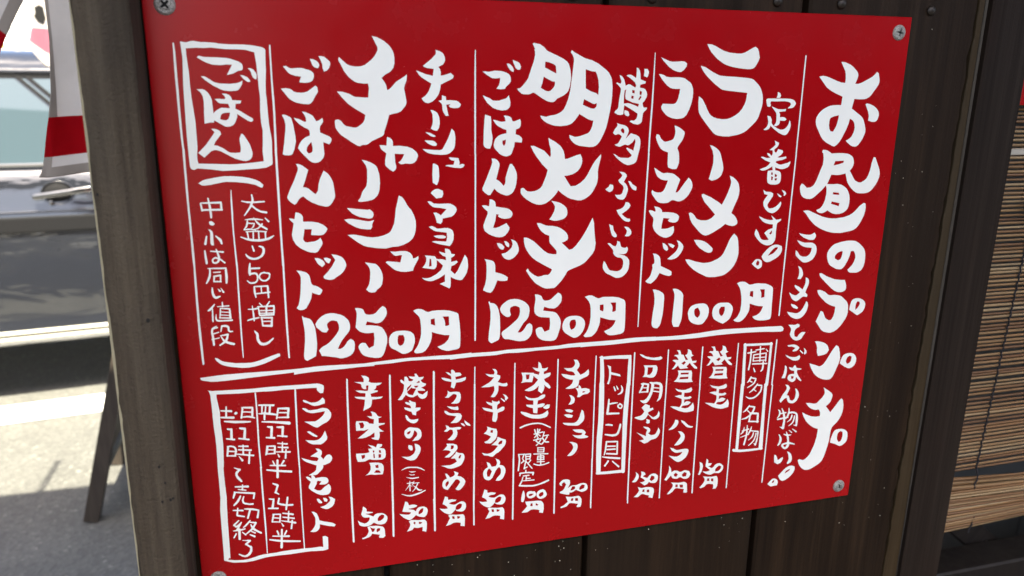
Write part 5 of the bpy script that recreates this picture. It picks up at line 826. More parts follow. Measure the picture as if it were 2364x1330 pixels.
2431,3055 18,6 10,6 13,16 6,12 -18,20 -8,-7 -1,-11 1,-5 -2,-12 -10,-16
2297,3328 38,19 45,14 7,28 -2,30 -5,20 -12,18 -33,27 -15,2 -27,-5 -9,-3 -7,-11 30,-12 16,-16 10,-13 -5,-6 -36,-22 -22,-8 4,-1 18,-15 10,-17 1,-12 -3,-12|2331,3366 20,2 -3,25 -21,-7 2,-10 1,-5
2389,3432 37,21 33,14 4,16 -2,13 -5,16 -8,14 -35,38 -15,12 -19,8 -26,24 -6,2 -16,-3 -24,-12 -28,-5 -6,-3 -11,-14 -6,-11 20,9 20,6 10,1 20,-3 18,-7 18,-13 24,-28 7,-11 -19,-8 -30,-5 -7,0 41,-34 4,-5 6,-20|2418,3470 16,3 -7,28 -24,5 -8,-10 10,-16
2371,3629 25,13 10,9 6,11 1,13 -5,19 22,6 12,7 6,6 9,16 4,16 -1,23 -14,41 -11,16 -15,11 -8,3 -9,1 -27,-3 8,-17 7,-11 22,-22 5,-7 4,-15 -1,-25 -4,-12 -12,-16 -16,12 -13,18 -29,61 -16,17 -5,3 -13,2 -13,-3 -18,-12 -8,-12 -7,-23 -1,-16 2,-16 6,-14 11,-13 23,-15 -12,-48 20,10 10,10 14,29 35,0 10,-18 2,-13 -7,-26 -4,-9|2314,3716 7,2 9,8 12,19 -19,47 -21,-3 -5,-34 5,-21
=leek price
2279,3905 2,3 20,8 2,17 3,9 24,-1 15,1 32,9 -4,9 -10,5 -34,3 -11,4 -5,7 19,10 29,7 7,-1 42,-20 12,-2 18,4 11,8 10,17 3,14 -1,16 -5,15 -7,12 -16,10 -14,1 -28,-6 -16,-9 -9,-11 -19,22 -22,16 -5,1 -22,-6 -27,-16 -23,-23 -15,-22 -5,-4 31,10 33,2 8,-1 -8,-19 -14,-14 -23,-14|2411,3992 6,1 11,8 -5,22 -6,13 -20,10 -10,2 -10,-2 -7,-3 2,-22 5,-11 10,-10 12,-6
2323,4085 66,12 48,1 14,19 3,24 -2,76 -30,-9 -6,0 2,-22 -1,-9 -23,-7 -22,-3 -20,2 -30,14 -32,4 -5,2 13,-21 24,-49 -15,-27 7,-5|2340,4103 19,2 4,18 0,8 -12,0 -7,-2 -4,-18|2386,4108 28,11 -8,11 -5,4 -7,1 -8,-2 -1,-18
=wood ear price
1939,3921 3,3 19,8 2,17 3,9 30,-1 39,10 -4,8 -3,3 -40,6 -11,4 -6,6 20,10 18,6 9,1 14,-3 11,-7 29,-12 12,0 17,7 9,9 6,13 2,21 -3,16 -6,13 -14,13 -11,3 -17,-1 -30,-10 -12,-14 -28,29 -13,8 -4,1 -15,-3 -33,-19 -22,-22 -19,-26 13,6 31,6 18,0 8,-2 -8,-18 -19,-18 -17,-10|2067,4007 11,4 6,5 -5,22 -3,7 -8,9 -10,5 -10,3 -15,-1 -7,-3 3,-22 5,-11 10,-10 11,-6
1980,4099 21,3 31,7 59,3 11,14 3,10 2,19 -3,74 -5,-3 -30,-6 2,-22 -1,-9 -33,-8 -21,-1 -16,5 -15,8 -30,6 -8,0 -5,3 13,-21 24,-49 -12,-23 -3,-3|1996,4117 19,2 4,18 0,8 -19,-3 -3,-17|2042,4121 19,7 7,5 -8,11 -5,3 -6,1 -8,-2 -1,-17
=chashu dish
1462,267 36,7 44,22 36,29 18,23 11,20 6,20 3,20 -1,42 -8,29 -16,20 -13,11 -31,17 -26,23 23,32 10,25 4,26 13,-4 18,-15 29,-32 11,-10 60,-37 8,-8 5,-3 -4,42 -7,19 -5,9 -5,20 -1,10 14,81 0,18 -7,19 -29,34 -10,8 -20,8 -60,14 -19,63 -19,51 -2,16 -6,14 -13,9 -73,33 -25,20 -14,5 -30,2 -15,8 -16,-3 -47,-29 -18,-14 -48,-33 -21,-24 -15,-24 -4,-13 -1,-27 3,-18 13,-3 13,0 14,9 20,26 16,11 55,10 8,0 16,-4 27,-19 15,-15 10,-20 6,-31 -70,-42 -47,-33 -40,-42 -35,-44 37,2 38,11 17,7 20,12 16,5 67,4 22,-1 7,-66 -5,-30 -29,1 -44,-5 -22,-9 -21,-15 -20,-17 -28,-38 -22,-47 -12,-21 -2,-11 6,-14 48,44 21,11 41,7 37,-2 29,-10 43,-33 20,-21 17,-23 12,-25 1,-7 -1,-13
1548,963 19,6 15,13 6,15 1,23 -1,8 53,-1 54,8 34,13 26,21 13,20 2,16 -13,30 -14,15 -16,7 -15,2 -35,-3 -26,5 -11,-2 -12,-8 -3,-4 17,-11 14,-21 13,-27 -70,-4 2,59 7,35 -1,11 -6,12 -16,13 -25,-16 -27,-24 -3,-6 -2,-10 1,-30 10,-48 -30,-24 -10,-12 -8,-24 50,4
1360,1124 32,7 33,14 23,13 15,15 8,15 12,47 3,61 -6,49 -7,24 -8,16 -23,23 -15,9 -38,8 -36,4 -27,-1 -4,-7 18,-23 17,-44 25,-32 4,-9 4,-15 4,-32 2,-66 -1,-11 -7,-23 -20,-32
1240,1473 9,-1 78,11 64,7 9,-3 5,1 12,9 10,12 4,12 -1,11 -6,14 -6,6 -8,3 -15,1 -63,-14 -31,-13 -28,-18
1216,1557 34,-5 29,2 86,18 21,4 15,0 32,-8 -13,25 -3,12 2,10 -8,16 -7,6 -30,-1 -43,-7 -34,-13 -51,-30
1621,1391 20,10 10,9 16,25 13,28 18,25 11,11 21,42 12,41 2,37 -4,40 -9,33 -10,20 -6,9 -26,23 -44,21 -36,10 -46,2 -42,9 -10,1 -58,-5 -77,-15 -25,-9 -40,-25 -62,-50 -13,-11 43,-1 20,3 75,18 43,6 39,-2 42,-9 29,-11 21,-13 11,-15 21,-47 9,-52 7,-59 20,-78
1546,1811 36,4 35,-4 42,2 19,6 19,12 14,21 3,11 1,11 19,-3 23,-14 1,19 -35,64 -10,30 -54,6 -36,-4 -28,-8 -17,-8 -17,-12 -53,-51 8,-5 11,-2 65,9 27,5 14,-56 -19,-1 -27,5 -15,-7 -14,-14
1354,1885 76,16 6,3 14,14 12,16 13,26 7,27 2,29 -7,44 -13,22 -28,21 -7,13 -9,5 -24,2 -21,-7 -17,-17 -2,-4 11,-15 12,-24 6,-24 5,-47 1,-22 -3,-27 -10,-21
=chashu mayo
1911,350 29,8 21,11 8,8 8,17 4,16 -1,16 -8,16 -8,9 -26,14 -7,2 13,18 4,20 -1,23 21,-2 53,-17 22,19 -4,14 -6,8 -76,36 -10,4 -3,27 -10,33 -8,17 -20,25 -22,19 -22,10 -13,2 -18,-5 -15,-12 -11,-17 23,-14 17,-17 14,-21 13,-31 6,-21 -72,-44 -15,-14 -21,-33 66,25 54,12 7,-49 -48,-5 -22,-8 -7,-7 64,-51 27,-28 4,-14 -2,-14
1955,667 28,9 3,26 36,-1 41,4 13,6 15,14 4,6 -5,14 -7,7 -12,5 -27,2 -26,-5 -7,-5 -6,-7 13,-13 -32,5 12,62 5,16 -21,2 -15,-21 -7,-15 -2,-8 -2,-34 -6,-11 -17,-16 -5,-2 26,-7
1867,772 18,1 18,8 13,9 5,6 11,25 4,30 -1,23 -6,27 -13,20 -23,-3 -24,-13 12,-27 4,-27 -2,-47 -8,-20
1829,932 10,-1 28,6 40,23 -17,5 -22,-6
1822,989 58,3 17,7 15,16 -4,14 -12,1 -18,-2 -31,-15 -18,-15
2025,906 18,19 3,6 6,38 -2,48 -5,25 -4,9 -12,16 -21,18 -16,7 -17,3 -36,1 -55,-5 -28,-6 -17,-7 -15,-9 -20,-17 83,8 48,2 15,-5 7,-7 41,-74
2001,1115 73,7 8,29 -1,23 10,-5 10,-3 9,1 8,4 3,4 -8,12 -13,8 -10,2 -50,-4 -66,-14 13,-7 50,-1 7,-30 -19,-2 -15,-8
1880,1159 14,2 21,12 5,8 5,20 1,55 -4,34 -8,19 -7,12 -30,-19 -2,-63
1861,1379 14,-17 17,-10 14,-3 13,1 27,12 6,4 3,23 -5,16 -5,10 -43,6
1834,1441 15,-1 14,4 18,14 38,4 73,-1 19,3 26,14 15,14 6,17 -5,17 -17,24 -20,13 -67,12 -3,25 -14,16 -30,-11 -1,-14 -11,-37 -12,-26 21,-1 24,13 12,10 35,-36 8,-11 -47,-10 -43,-5 -16,-6 -20,-17
1842,1635 16,-5 11,0 16,8 15,10 8,3 24,0 24,-3 29,1 24,8 11,9 8,11 5,25 -2,36 -13,32 -17,20 -77,-17 -61,-21 9,-5 15,-1 87,8 7,-32 -3,-37 -83,-14 -14,-5 -24,-16
1877,1707 22,-4 25,-1 28,3 13,5 7,6 2,4 -11,7 -9,2 -32,-2 -26,-7
1805,1854 71,9 9,3 6,8 1,5 6,7 16,3 31,2 26,10 -2,-27 -25,-11 -20,-21 -8,-13 50,16 -3,-33 4,-4 21,5 12,8 7,11 5,20 29,5 -7,13 -20,12 -4,1 0,32 44,-7 9,12 -28,22 -22,6 -8,34 34,33 23,-28 38,-80 19,-43 15,23 6,16 4,40 -1,26 -10,39 -14,26 -21,27 -4,3 -17,1 -33,-9 -39,-22 1,44 -3,34 -9,14 -75,-41 41,-15 1,-59 -46,29 -44,17 -23,3 -19,-3 -28,-10 -16,-14 -3,-5 18,5 19,2 21,-3 11,-3 42,-22 29,-23 9,-9 10,-20 4,-16 -38,-37 -9,-6 0,32 -4,21 -9,12 -8,4 -8,1 -83,-16 21,-26 9,-23 2,-24 -3,-10|1843,1881 12,4 2,55 -20,4 4,-37 1,-13
=chashu price
876,2273 6,-2 3,8 3,3 35,11 8,4 11,12 16,33 8,29 5,48 3,74 -4,48 -9,54 -64,31 -11,-5 -8,-8 -4,-16 0,-22 11,-88 3,-34 1,-53 -2,-40
986,2314 7,-9 24,-21 32,-16 31,-5 29,2 51,16 22,14 22,22 12,18 7,27 1,18 -3,21 -5,13 -10,14 -46,55 -24,43 -11,24 16,2 10,-2 22,-15 14,-18 12,-21 15,-12 12,-6 18,14 7,12 3,24 -4,36 -4,14 -12,20 -19,15 -25,10 -32,6 -19,-1 -27,-10 -83,-18 -25,-3 -18,-45 14,-17 18,-14 25,-11 19,-14 22,-20 36,-42 19,-32 3,-17 -1,-25 -12,-30 -23,-8 -15,-1 -15,5 -18,14 -4,12 3,24 7,13 -16,23 -23,-2 -11,-6 -38,-37 -6,-22 1,-6
1266,2237 17,-1 25,5 13,6 5,4 4,7 7,22 10,10 22,6 32,-2 22,-11 26,-30 25,-20 17,11 9,11 5,25 -1,17 -8,21 -18,26 -18,16 -18,7 -19,1 -71,-20 -11,29 43,4 48,9 18,7 9,5 7,6 12,16 17,38 5,20 1,24 -2,25 -17,63 -10,24 -11,18 -10,9 -16,4 -35,-2 -42,-10 -29,-11 -17,-11 -12,-15 -15,-32 -4,-18 0,-6 11,-18 11,-7 6,-2 13,1 13,4 25,43 37,-17 7,-56 -3,-51 -36,2 -18,-1 -17,-3 -29,-10 -19,-17 -17,-22 11,-84 2,-25 -3,-18
1635,2443 33,7 17,7 19,17 8,18 4,23 -2,34 -18,53 -9,12 -28,15 -24,5 -12,-1 -11,-3 -49,-34 -20,-10 -9,-6 -7,-7 -9,-16 -4,-28 2,-30 7,-19 11,-16 15,-12 21,-8 13,-2|1590,2477 37,1 8,24 1,16 -3,16 -7,15 -8,10 -18,6 -10,-7 -6,-9 -4,-25 3,-30
1709,2287 27,-11 14,-1 27,6 34,21 9,3 9,1 27,-7 42,-2 55,3 41,7 54,19 7,4 6,6 4,8 9,79 5,65 0,70 -3,51 -4,10 -9,7 -14,5 -66,8 -22,-3 -30,-11 -22,-13 -16,-16 31,-8 28,-14 27,-28 4,-7 5,-15 3,-16 -37,-3 -58,-16 -46,-18 1,23 -4,34 -6,23 -21,42 -21,27 -21,14 -15,3 -30,2 -15,-3 -7,-6 -4,-10 24,-33 13,-25 16,-49 6,-35 1,-51 -6,-65 -6,-19 -9,-13 -26,-27|1844,2367 31,-6 3,60 -34,-14 0,-24 0,-8|1939,2351 49,2 2,71 -20,7 -13,-2 1,-22 -4,-23
=chashu set
1092,410 20,-1 18,4 29,23 8,10 3,11 0,6 -10,26 -15,16 -20,7 -8,-21 -2,-28 -9,-26
853,480 19,-2 21,13 6,2 14,1 42,-4 23,1 44,12 15,6 11,9 4,5 3,13 -1,14 -8,19 -10,10 -12,6 -28,4 -36,-2 -5,-4 13,-35 -37,-5 -32,-10 -18,-13 -26,-35
1033,428 23,3 21,10 12,12 5,10 1,10 -10,18 -24,-7 -13,-14
829,629 34,-3 27,5 16,10 8,8 16,5 35,2 19,-2 22,-7 55,-40 8,5 5,7 3,24 -1,6 -6,12 -13,17 -16,30 -13,16 -12,8 -8,2 -36,-2 -41,-8 -19,-7 -24,-14 -13,-12
825,808 11,-4 16,4 28,15 5,6 10,37 11,79 2,44 -13,53 -14,32 -5,5 -7,4 -16,3 -26,-2 -13,-7 15,-82 13,-86 2,-40 -6,-33
961,784 25,4 32,15 15,11 17,28 3,8 21,-6 20,-14 3,-4 5,22 -1,5 -8,14 -10,12 -4,7 -3,17 1,25 62,28 10,9 4,8 -1,14 -8,15 -8,9 -41,-16 4,81 -3,17 -8,16 -18,20 -14,8 -23,4 -22,-5 -21,-14 -53,-60 -17,-26 10,-26 15,-23 12,-13 20,-14 28,-11 1,-17 -2,-15 -3,-7 -11,-9 -21,-9 -32,-23 -19,-20 -15,-22 34,8 38,19 11,-2 -2,-26 -9,-21|1014,994 6,44 -2,20 -8,10 -12,5 -9,0 -10,-12 -2,-9 5,-22 9,-14 16,-17
898,1146 22,2 23,11 38,31 -29,85 -15,37 20,2 19,9 32,30 16,12 17,-26 6,-45 11,-36 29,-61 27,19 21,30 11,25 5,18 9,82 -1,15 -4,13 -19,32 -15,17 -15,8 -18,1 -48,-13 -48,-22 -34,-24 -22,-21 -20,11 -15,15 -13,23 -11,8 -5,2 -23,-16 -18,-21 -5,-13 0,-7 16,-40 39,-80 26,-64 3,-16 0,-7 -8,-20
876,1491 24,6 14,10 7,9 4,13 -1,32 66,3 39,8 34,16 18,15 13,18 -11,21 -19,19 -15,4 -19,1 -55,-5 8,-42 -52,-2 -6,37 -7,27 0,9 4,11 8,9 5,3 10,2 52,-5 24,-9 19,-16 8,17 5,15 0,11 -7,16 -26,39 -9,8 -15,3 -32,-4 -20,-7 -48,-26 -31,-30 -18,-36 -6,-37 17,-82 -20,-23 -11,-16 39,7
991,1835 22,1 14,4 19,13 11,12 5,14 0,6 -20,20 -24,-20 -11,-14
1056,1837 17,-2 20,6 10,6 4,4 -11,23 -6,6 -17,-11 -13,-20
1113,1811 40,9 30,13 13,13 14,24 6,23 -1,13 -11,26 -13,18 -15,15 -41,26 -12,10 -22,4 -17,-1 -25,-7 -9,-7 -2,-4 0,-10 36,-37 28,-35 27,-48
857,1921 33,5 33,13 10,8 8,9 6,11 5,26 1,14 3,12 5,12 7,7 35,14 23,18 7,9 1,5 -7,16 -13,15 -11,-1 -33,-13 -11,-7 -7,40 -13,31 -28,47 -18,10 -16,3 -14,-1 -6,-3 -15,-14 15,-23 9,-32 9,-53 8,-82 1,-43 -5,-19 -18,-30
=wood ear
1956,2816 24,6 22,16 -2,-31 10,-7 13,9 7,8 3,12 33,2 11,4 9,14 -5,6 -7,4 -30,5 -9,0 3,24 26,-2 50,-10 8,-3 -2,20 -7,8 -22,9 -19,3 -31,1 -13,40 -5,9 -20,-11 -5,-1 6,-46 -47,-13 -23,-13 -9,-10 -2,-5 -3,-3 25,3 46,16 10,5 2,-13 -4,-17 -4,-5 -15,-9
1971,2977 15,13 13,3 25,-1 15,1 28,6 10,20 2,28 -6,27 -6,12 -8,7 -16,4 -31,-3 -15,-3 19,-12 22,-27 6,-16 1,-10 -1,-6 -14,-8 -10,-1 -6,1 -34,25 -5,2 -17,-2 -11,-3 10,-6 8,-9 7,-20
1964,3111 60,15 30,-3 6,24 -6,8 -35,-7 -22,-8 -26,-20
1943,3148 16,5 23,19 15,5 59,5 15,5 5,3 11,20 -7,25 -16,20 -11,7 -14,4 -47,-3 27,-25 21,-30 -67,-18 -13,-7 -14,-15 -4,-9
2108,3253 40,33 10,15 0,7 -26,-8 -9,-7 -11,-19
2078,3273 23,9 14,20 -8,4 -20,-14 -6,-11
1953,3278 22,12 8,12 21,5 54,-1 16,4 8,5 -6,9 -10,5 -23,-1 6,27 -2,19 -7,18 -8,12 -10,10 -12,5 -28,-4 -14,-5 -4,0 24,-17 18,-22 4,-7 3,-12 -4,-25 -18,-6 -9,2 -14,11 -10,3 -22,-5 23,-19
1957,3444 53,6 27,12 5,4 7,16 -1,17 -8,13 -32,37 -23,17 -11,4 -23,-2 -8,-4 -4,0 34,-23 19,-19 -12,-13 -9,-4 -18,-4 -18,-1 -9,1 12,-9 25,-29|1994,3463 24,4 -1,16 -3,10 -8,5 -10,1 -5,-3
2037,3525 20,14 19,5 12,1 9,7 7,11 4,20 -4,23 -14,30 -10,13 -13,9 -48,15 -29,1 -24,-6 -24,-15 -27,-13 -7,-2 76,4 25,-7 34,-19 -16,-30 -35,-4 39,-40|2075,3558 3,3 1,4 -9,26 -14,-2 1,-11 4,-10 6,-6
2014,3699 41,22 -8,21 -1,7 21,5 7,3 21,18 7,8 12,23 -1,10 -10,23 -12,18 -19,19 -10,5 -10,1 -13,-4 -11,-13 5,-4 25,-34 11,-19 -4,-11 -9,-12 -9,-5 -16,-2 -54,69 -14,19 -22,-9 -13,-10 -7,-13 -4,-14 2,-23 6,-15 8,-11 24,-11 -15,-45 13,1 4,2 15,20 9,16 21,-5 13,-7 5,-7 2,-9 -7,-23|1968,3785 3,5 2,15 -11,19 -10,12 -7,-8 -2,-10 1,-11 7,-14 12,-7
=grilled nori
1707,2808 14,1 20,33 40,-1 -9,16 -18,10 9,15 8,8 21,10 5,1 -3,13 -13,8 -23,8 29,22 0,9 -57,-7 -1,6 3,11 9,9 21,9 8,2 32,-23 7,-2 -4,30 -7,18 -8,8 -5,3 -20,3 -14,-5 -13,-14 -11,-19 -32,15 -11,1 -17,-4 -14,-7 -20,-15 -27,36 -6,3 -13,1 -19,-3 16,-16 20,-29 11,-25 5,-22 2,-33 -25,-24 -5,-17 10,-2 14,11 8,9 3,-42 15,-1 12,17 4,15 -1,5 10,5 14,1 10,-5 6,-8 -26,-14 -11,-17 33,7 18,0|1743,2869 4,13 0,5 -21,1 -7,-1 18,-14|1702,2911 33,0 -1,6 -8,8 -4,2 -14,-1 -5,-9|1647,2921 26,-23 7,-4 -2,13 -29,37 -4,3 -2,-11|1644,2955 36,-34 6,7 32,7 -28,54 -22,-6 -13,-7 -8,-11
1656,3033 10,-2 16,12 26,9 4,16 -2,19 -3,11 42,3 -3,17 -32,16 -3,30 -27,-9 -8,-26 -15,-4 -32,-18 -7,-8 -3,-14 47,14 8,1 -3,-16 -5,-8 -12,-8 -11,-4 -11,-9 -6,-10 8,-4 25,9 7,4
1627,3154 9,2 8,8 7,15 10,13 12,6 18,3 39,-4 -2,3 -2,12 -10,12 -15,7 -11,1 -23,-8 -26,-22 -7,-10 -7,-22
1662,3263 61,14 15,11 10,15 5,18 -1,28 -8,19 -17,14 -5,2 -46,2 4,-3 18,-23 14,-13 5,-10 1,-11 -2,-11 -11,-14 -11,-8 -10,37 -11,19 -12,9 -10,2 -14,-4 -9,-7 -9,-15 -5,-18 2,-22 4,-9 27,-20|1665,3295 -2,15 -9,9 -13,5 -7,-12 7,-10 19,-7
1647,3416 22,9 7,7 3,23 -4,13 -13,-1 -15,-14 -5,-14 2,-16
1693,3412 17,4 16,10 10,11 8,19 -2,20 -8,25 -23,37 -11,11 -12,7 -29,2 -28,-13 -48,-36 7,4 41,8 24,-2 25,-14 10,-11 11,-28 -5,-45
1617,3625 41,-3 52,9 24,9 36,22 3,0 2,-2 -30,-25 -24,-12 -18,-5 -54,-7 -18,0 -17,4 -27,14 -7,6 2,2
1664,3665 14,1 20,-4 0,-3 -40,-4 -13,-5 -1,3
1660,3690 23,2 6,-2 1,-2 -2,-4 -18,2 -26,-10 -1,2
1654,3721 17,3 40,-1 12,-2 1,-6 -4,-2 -49,1 -30,-6 -22,-8 -1,2
1645,3739 -2,88 3,6 4,0 3,-2 -2,-76 0,-15 -2,-3
1679,3761 2,-3 0,-3 -3,-2 -55,3 -1,2 2,5
1631,3790 -23,31 2,1 29,-31 10,-22 -1,-3 -4,-1
1666,3796 1,-3 -15,-15 -1,0 -1,1 0,1
1662,3781 1,1 16,-13 4,-13 1,-10 -3,-2
1724,3769 3,-2 -1,-5 -47,-2 -1,5 2,2
1684,3817 -18,22 2,4 26,-26 18,-33 5,-16 -4,-4 -2,1
1697,3810 10,17 5,6 12,7 15,-1 10,-4 -2,-3 -17,-3 -14,-10 -13,-16 -35,-23 -1,1
1623,3875 23,6 13,1 37,-5 33,-9 49,-23 -1,-6 -4,-1 -38,14 -66,15 -23,1 -22,-3 -45,-17 -2,4
=spicy miso
1289,2783 36,8 19,12 6,12 1,12 -6,12 22,12 22,4 61,4 -3,1 -14,13 -28,6 -3,17 -6,9 -9,6 -3,4 30,6 -1,10 -56,12 6,26 45,6 43,0 -8,11 -10,4 -45,3 -20,-2 -4,34 -6,21 -8,10 -54,25 11,-45 6,-49 -50,-11 -18,-8 -12,-13 84,10 2,-25 -1,-7 -41,-7 -15,-8 -22,-16 6,2 35,3 39,9 19,-3 6,-42 -12,-1 -8,1 1,29 -20,-3 -11,-10 -4,-9 -2,-18 -3,-5 -5,-4 -45,-19 72,8 2,-26 -15,-26
1352,3095 11,-1 24,11 8,10 10,19 10,8 12,3 11,0 -12,8 -14,0 0,45 50,5 -6,10 -40,7 -7,10 9,16 23,21 11,6 -14,2 -22,-3 2,28 -3,23 -9,20 -27,-6 -17,-8 -13,-10 20,-1 6,-2 2,-32 -1,-10 -33,22 -35,14 -28,4 -39,-3 5,-1 63,-47 24,-23 -8,1 -29,8 -20,-4 -41,-2 -1,-53 1,-17 5,-10 49,4 24,6 15,6 10,13 27,7 8,0 4,-38 -31,-13 -21,-19 39,6 -3,-28|1256,3178 33,0 8,16 2,11 -8,22 -24,0 -2,-26
1322,3375 38,14 25,17 9,-26 6,-4 33,8 -1,16 -23,14 40,10 9,19 2,36 -6,24 -14,11 -11,4 -45,-3 -34,-5 -16,-7 -12,2 -29,12 -34,-1 -22,-3 -8,-25 -3,-31 1,-8 -1,-8 77,5 28,-4 -8,-32 24,1 8,-1|1266,3460 30,-2 -1,22 -6,8 -18,6 -4,-20|1358,3428 13,5 -2,14 -9,2 -2,-10 0,-5|1361,3457 10,4 2,36 -4,1 -7,-2 -1,-31|1406,3431 15,5 3,24 -16,-5 -2,-14 0,-5|1403,3465 20,6 -2,27 -19,3 0,-21 0,-7
1326,3534 46,3 27,4 23,10 10,10 6,13 2,9 -1,31 -9,35 -63,-4 -27,-7 -40,2 -8,2 21,-13 15,-19 7,-15 2,-26 -7,-27|1373,3561 24,-2 2,29 -23,-2 -2,-15 -1,-5|1377,3605 17,2 10,5 6,7 5,16 -54,-9
=spicy miso price
1262,3915 21,18 6,10 1,10 -1,5 1,8 51,12 -5,6 -34,2 -22,-2 7,6 21,9 34,21 14,-18 21,-7 30,2 8,2 15,8 12,11 10,14 3,7 1,14 -5,21 -12,18 -12,7 -17,3 -10,0 -26,-7 -30,-19 -26,18 -23,7 -32,-2 -17,-5 -14,-9 -5,-7 -11,-41 16,16 33,18 7,1 14,-3 12,-8 8,-10 5,-13 1,-16 -30,-2 -10,-2 -9,-4 -9,-9 -8,-18 0,-7 11,-35|1415,4012 14,6 1,7 -2,16 -11,14 -20,12 -18,-1 -4,-10 2,-15 11,-17 17,-11
1290,4106 7,0 16,-3 48,5 17,3 36,13 5,4 7,11 4,14 3,54 2,4 -13,14 -11,3 -27,-6 -3,-15 7,-7 2,-5 -64,-20 -10,19 -16,10 -35,9 -18,1 -2,-12 12,-1 17,-7 13,-13 12,-27 1,-11 -7,-31|1310,4113 24,14 19,4 -7,18 -6,9 -4,2 -10,-1 -9,-32 -5,-7|1374,4132 15,2 5,2 -2,16 -2,4 -17,11 -6,2 -3,-6 -1,-17 4,-8
=nori price
1605,3921 17,7 8,12 4,20 28,-2 18,2 24,12 -8,11 -16,5 -35,3 -9,-1 -5,6 41,12 10,8 3,4 7,4 6,-15 12,-15 13,-5 28,-1 12,3 19,14 8,16 1,15 -5,22 -6,14 -14,14 -11,2 -30,-8 -21,-11 -12,-10 -33,30 -18,9 -16,-5 -36,-24 -29,-34 -3,-6 54,15 17,2 9,-1 5,-2 6,-8 2,-8 -58,-13 -12,-4 24,-83|1741,4004 8,0 7,3 -6,29 -9,11 -17,8 -8,2 -3,-8 1,-15 12,-18
1653,4099 32,5 21,5 12,1 21,-1 21,3 9,6 10,15 3,18 -3,49 -4,21 0,8 -27,-12 -6,-1 3,-13 1,-14 -1,-11 -33,4 -13,-1 -25,-8 -15,19 -22,7 -23,2 12,-17 13,-25 3,-15 0,-7 -4,-15 -7,-12 8,-6|1671,4120 16,4 -4,23 -13,-10 0,-6 0,-5|1715,4125 21,7 7,4 -11,10 -8,2 -10,-4
=rice heading
210,333 30,5 7,0 29,-9 16,-1 45,7 30,-1 67,4 12,4 71,3 79,-1 60,3 64,11 9,3 11,8 3,7 -3,69 -2,69 -8,87 -2,60 3,48 1,84 3,78 9,80 2,33 -3,87 -1,63 -2,11 -2,4 -42,20 -53,6 -72,4 -83,5 -82,2 -78,-12 -83,-8 -18,9 -12,0 -10,-5 -7,-13 -2,-85 0,-75 0,-85 2,-69 2,-88 2,-79 2,-72 5,-72 5,-79 1,-20 -5,-89|241,376 68,-5 43,1 43,-4 87,8 88,0 44,2 57,15 8,77 3,76 2,85 3,37 0,37 -5,74 1,82 7,52 -5,84 -5,56 3,71 -68,8 -69,6 -46,3 -45,1 -68,-3 -81,-4 -53,-2 -4,-28 1,-31 7,-52 1,-87 1,-86 -6,-84 -5,-76 -2,-79 0,-85 -5,-87 -1,-25
304,432 10,-9 4,-1 29,7 78,1 62,3 29,5 48,16 20,14 5,10 1,16 -3,12 -5,5 -23,4 -35,19 -39,9 37,-67 -37,-1 -36,5 -52,-3 -34,-11 -24,-12
568,542 22,3 26,12 15,21 2,5 -11,5 -10,-2 -24,-19
620,498 20,-1 16,8 16,21 4,11 -1,19 -3,13 -9,-1 -13,-11 -8,-22 -2,-13 -8,-15
319,554 18,-1 11,4 53,35 32,7 66,2 48,-6 18,-7 17,-11 -5,24 -11,20 -16,20 -14,5 -43,3 -33,-4 -22,-7 -51,-27 -44,-33
286,639 33,-3 16,6 19,18 13,23 8,24 3,78 -1,12 17,-17 29,-18 11,-3 53,3 -9,-29 -52,-3 -12,-6 -19,-23 28,-1 35,2 4,-8 0,-3 -6,-12 -13,-14 27,2 17,6 12,14 6,21 59,3 -7,19 -31,2 -5,33 29,14 50,33 29,17 3,8 -1,9 -7,5 -8,2 -19,-7 -66,-46 -2,21 -12,30 -10,16 -9,9 -18,8 -20,2 -13,-2 -67,-41 -4,15 -22,-1 -38,8 3,-83 2,-13 2,-50 -3,-32 -5,-14 -11,-18|485,791 -3,19 -11,24 -12,8 -15,1 -21,-6 -5,-3 7,-26 11,-11 22,-5
355,898 29,3 17,7 12,11 3,17 -42,52 -10,23 22,2 36,18 32,25 13,6 35,2 30,-3 5,-24 0,-17 -4,-36 1,-20 13,-30 8,1 9,9 34,62 13,49 1,14 -5,24 -7,11 -10,9 -25,8 -23,-3 -45,-14 -33,-18 -60,-35 -27,-8 -14,0 -21,8 -47,42 -36,-32 55,-55 51,-69 9,-16
=rice note
241,1268 28,-18 21,-7 83,-15 41,-5 55,1 66,6 44,9 38,12 30,16 22,23 -8,18 -13,-2 -32,-18 -54,-13 -76,-10 -59,-3 -28,3 -81,16 -38,4 -18,-2
580,1359 2,24 -2,17 -16,40 -42,63 2,4 9,-6 47,-59 15,-40 1,-13 -7,-34 -3,-2 -4,1
552,1415 61,1 56,-4 2,-2 0,-4 -5,-3 -87,1 -40,-3 -25,-5 -3,5 1,2
580,1443 36,31 24,12 35,7 7,-4 1,-5 -6,-6 -41,-7 -27,-18 -22,-22 -4,1 -4,4
614,1538 33,4 2,-1 1,-4 -4,-3 -40,-8 -40,-2 -40,7 1,4
604,1561 24,24 42,28 4,-1 3,-5 -3,-7 -38,-26 -29,-28 -22,-30 -2,1
615,1589 -12,8 -20,5 2,3 15,1 14,-4 17,-14 14,-17 1,-3 -4,-6 -3,0
530,1576 -18,28 1,5 4,-1 19,-20 9,-19 2,-33 -2,-4 -3,0 -2,2
572,1566 4,-3 1,-4 -35,-7 -5,3 0,4 2,2
590,1567 3,-6 -22,-5 -3,2 0,4 2,3
581,1573 5,3 3,-1 4,-12 -2,-5 -4,-1 -2,2
574,1586 -9,9 1,4 17,-10 7,-16 -1,-6 -4,-1 -3,2
681,1555 3,2 4,0 4,-4 1,-4 -28,-28 -4,4
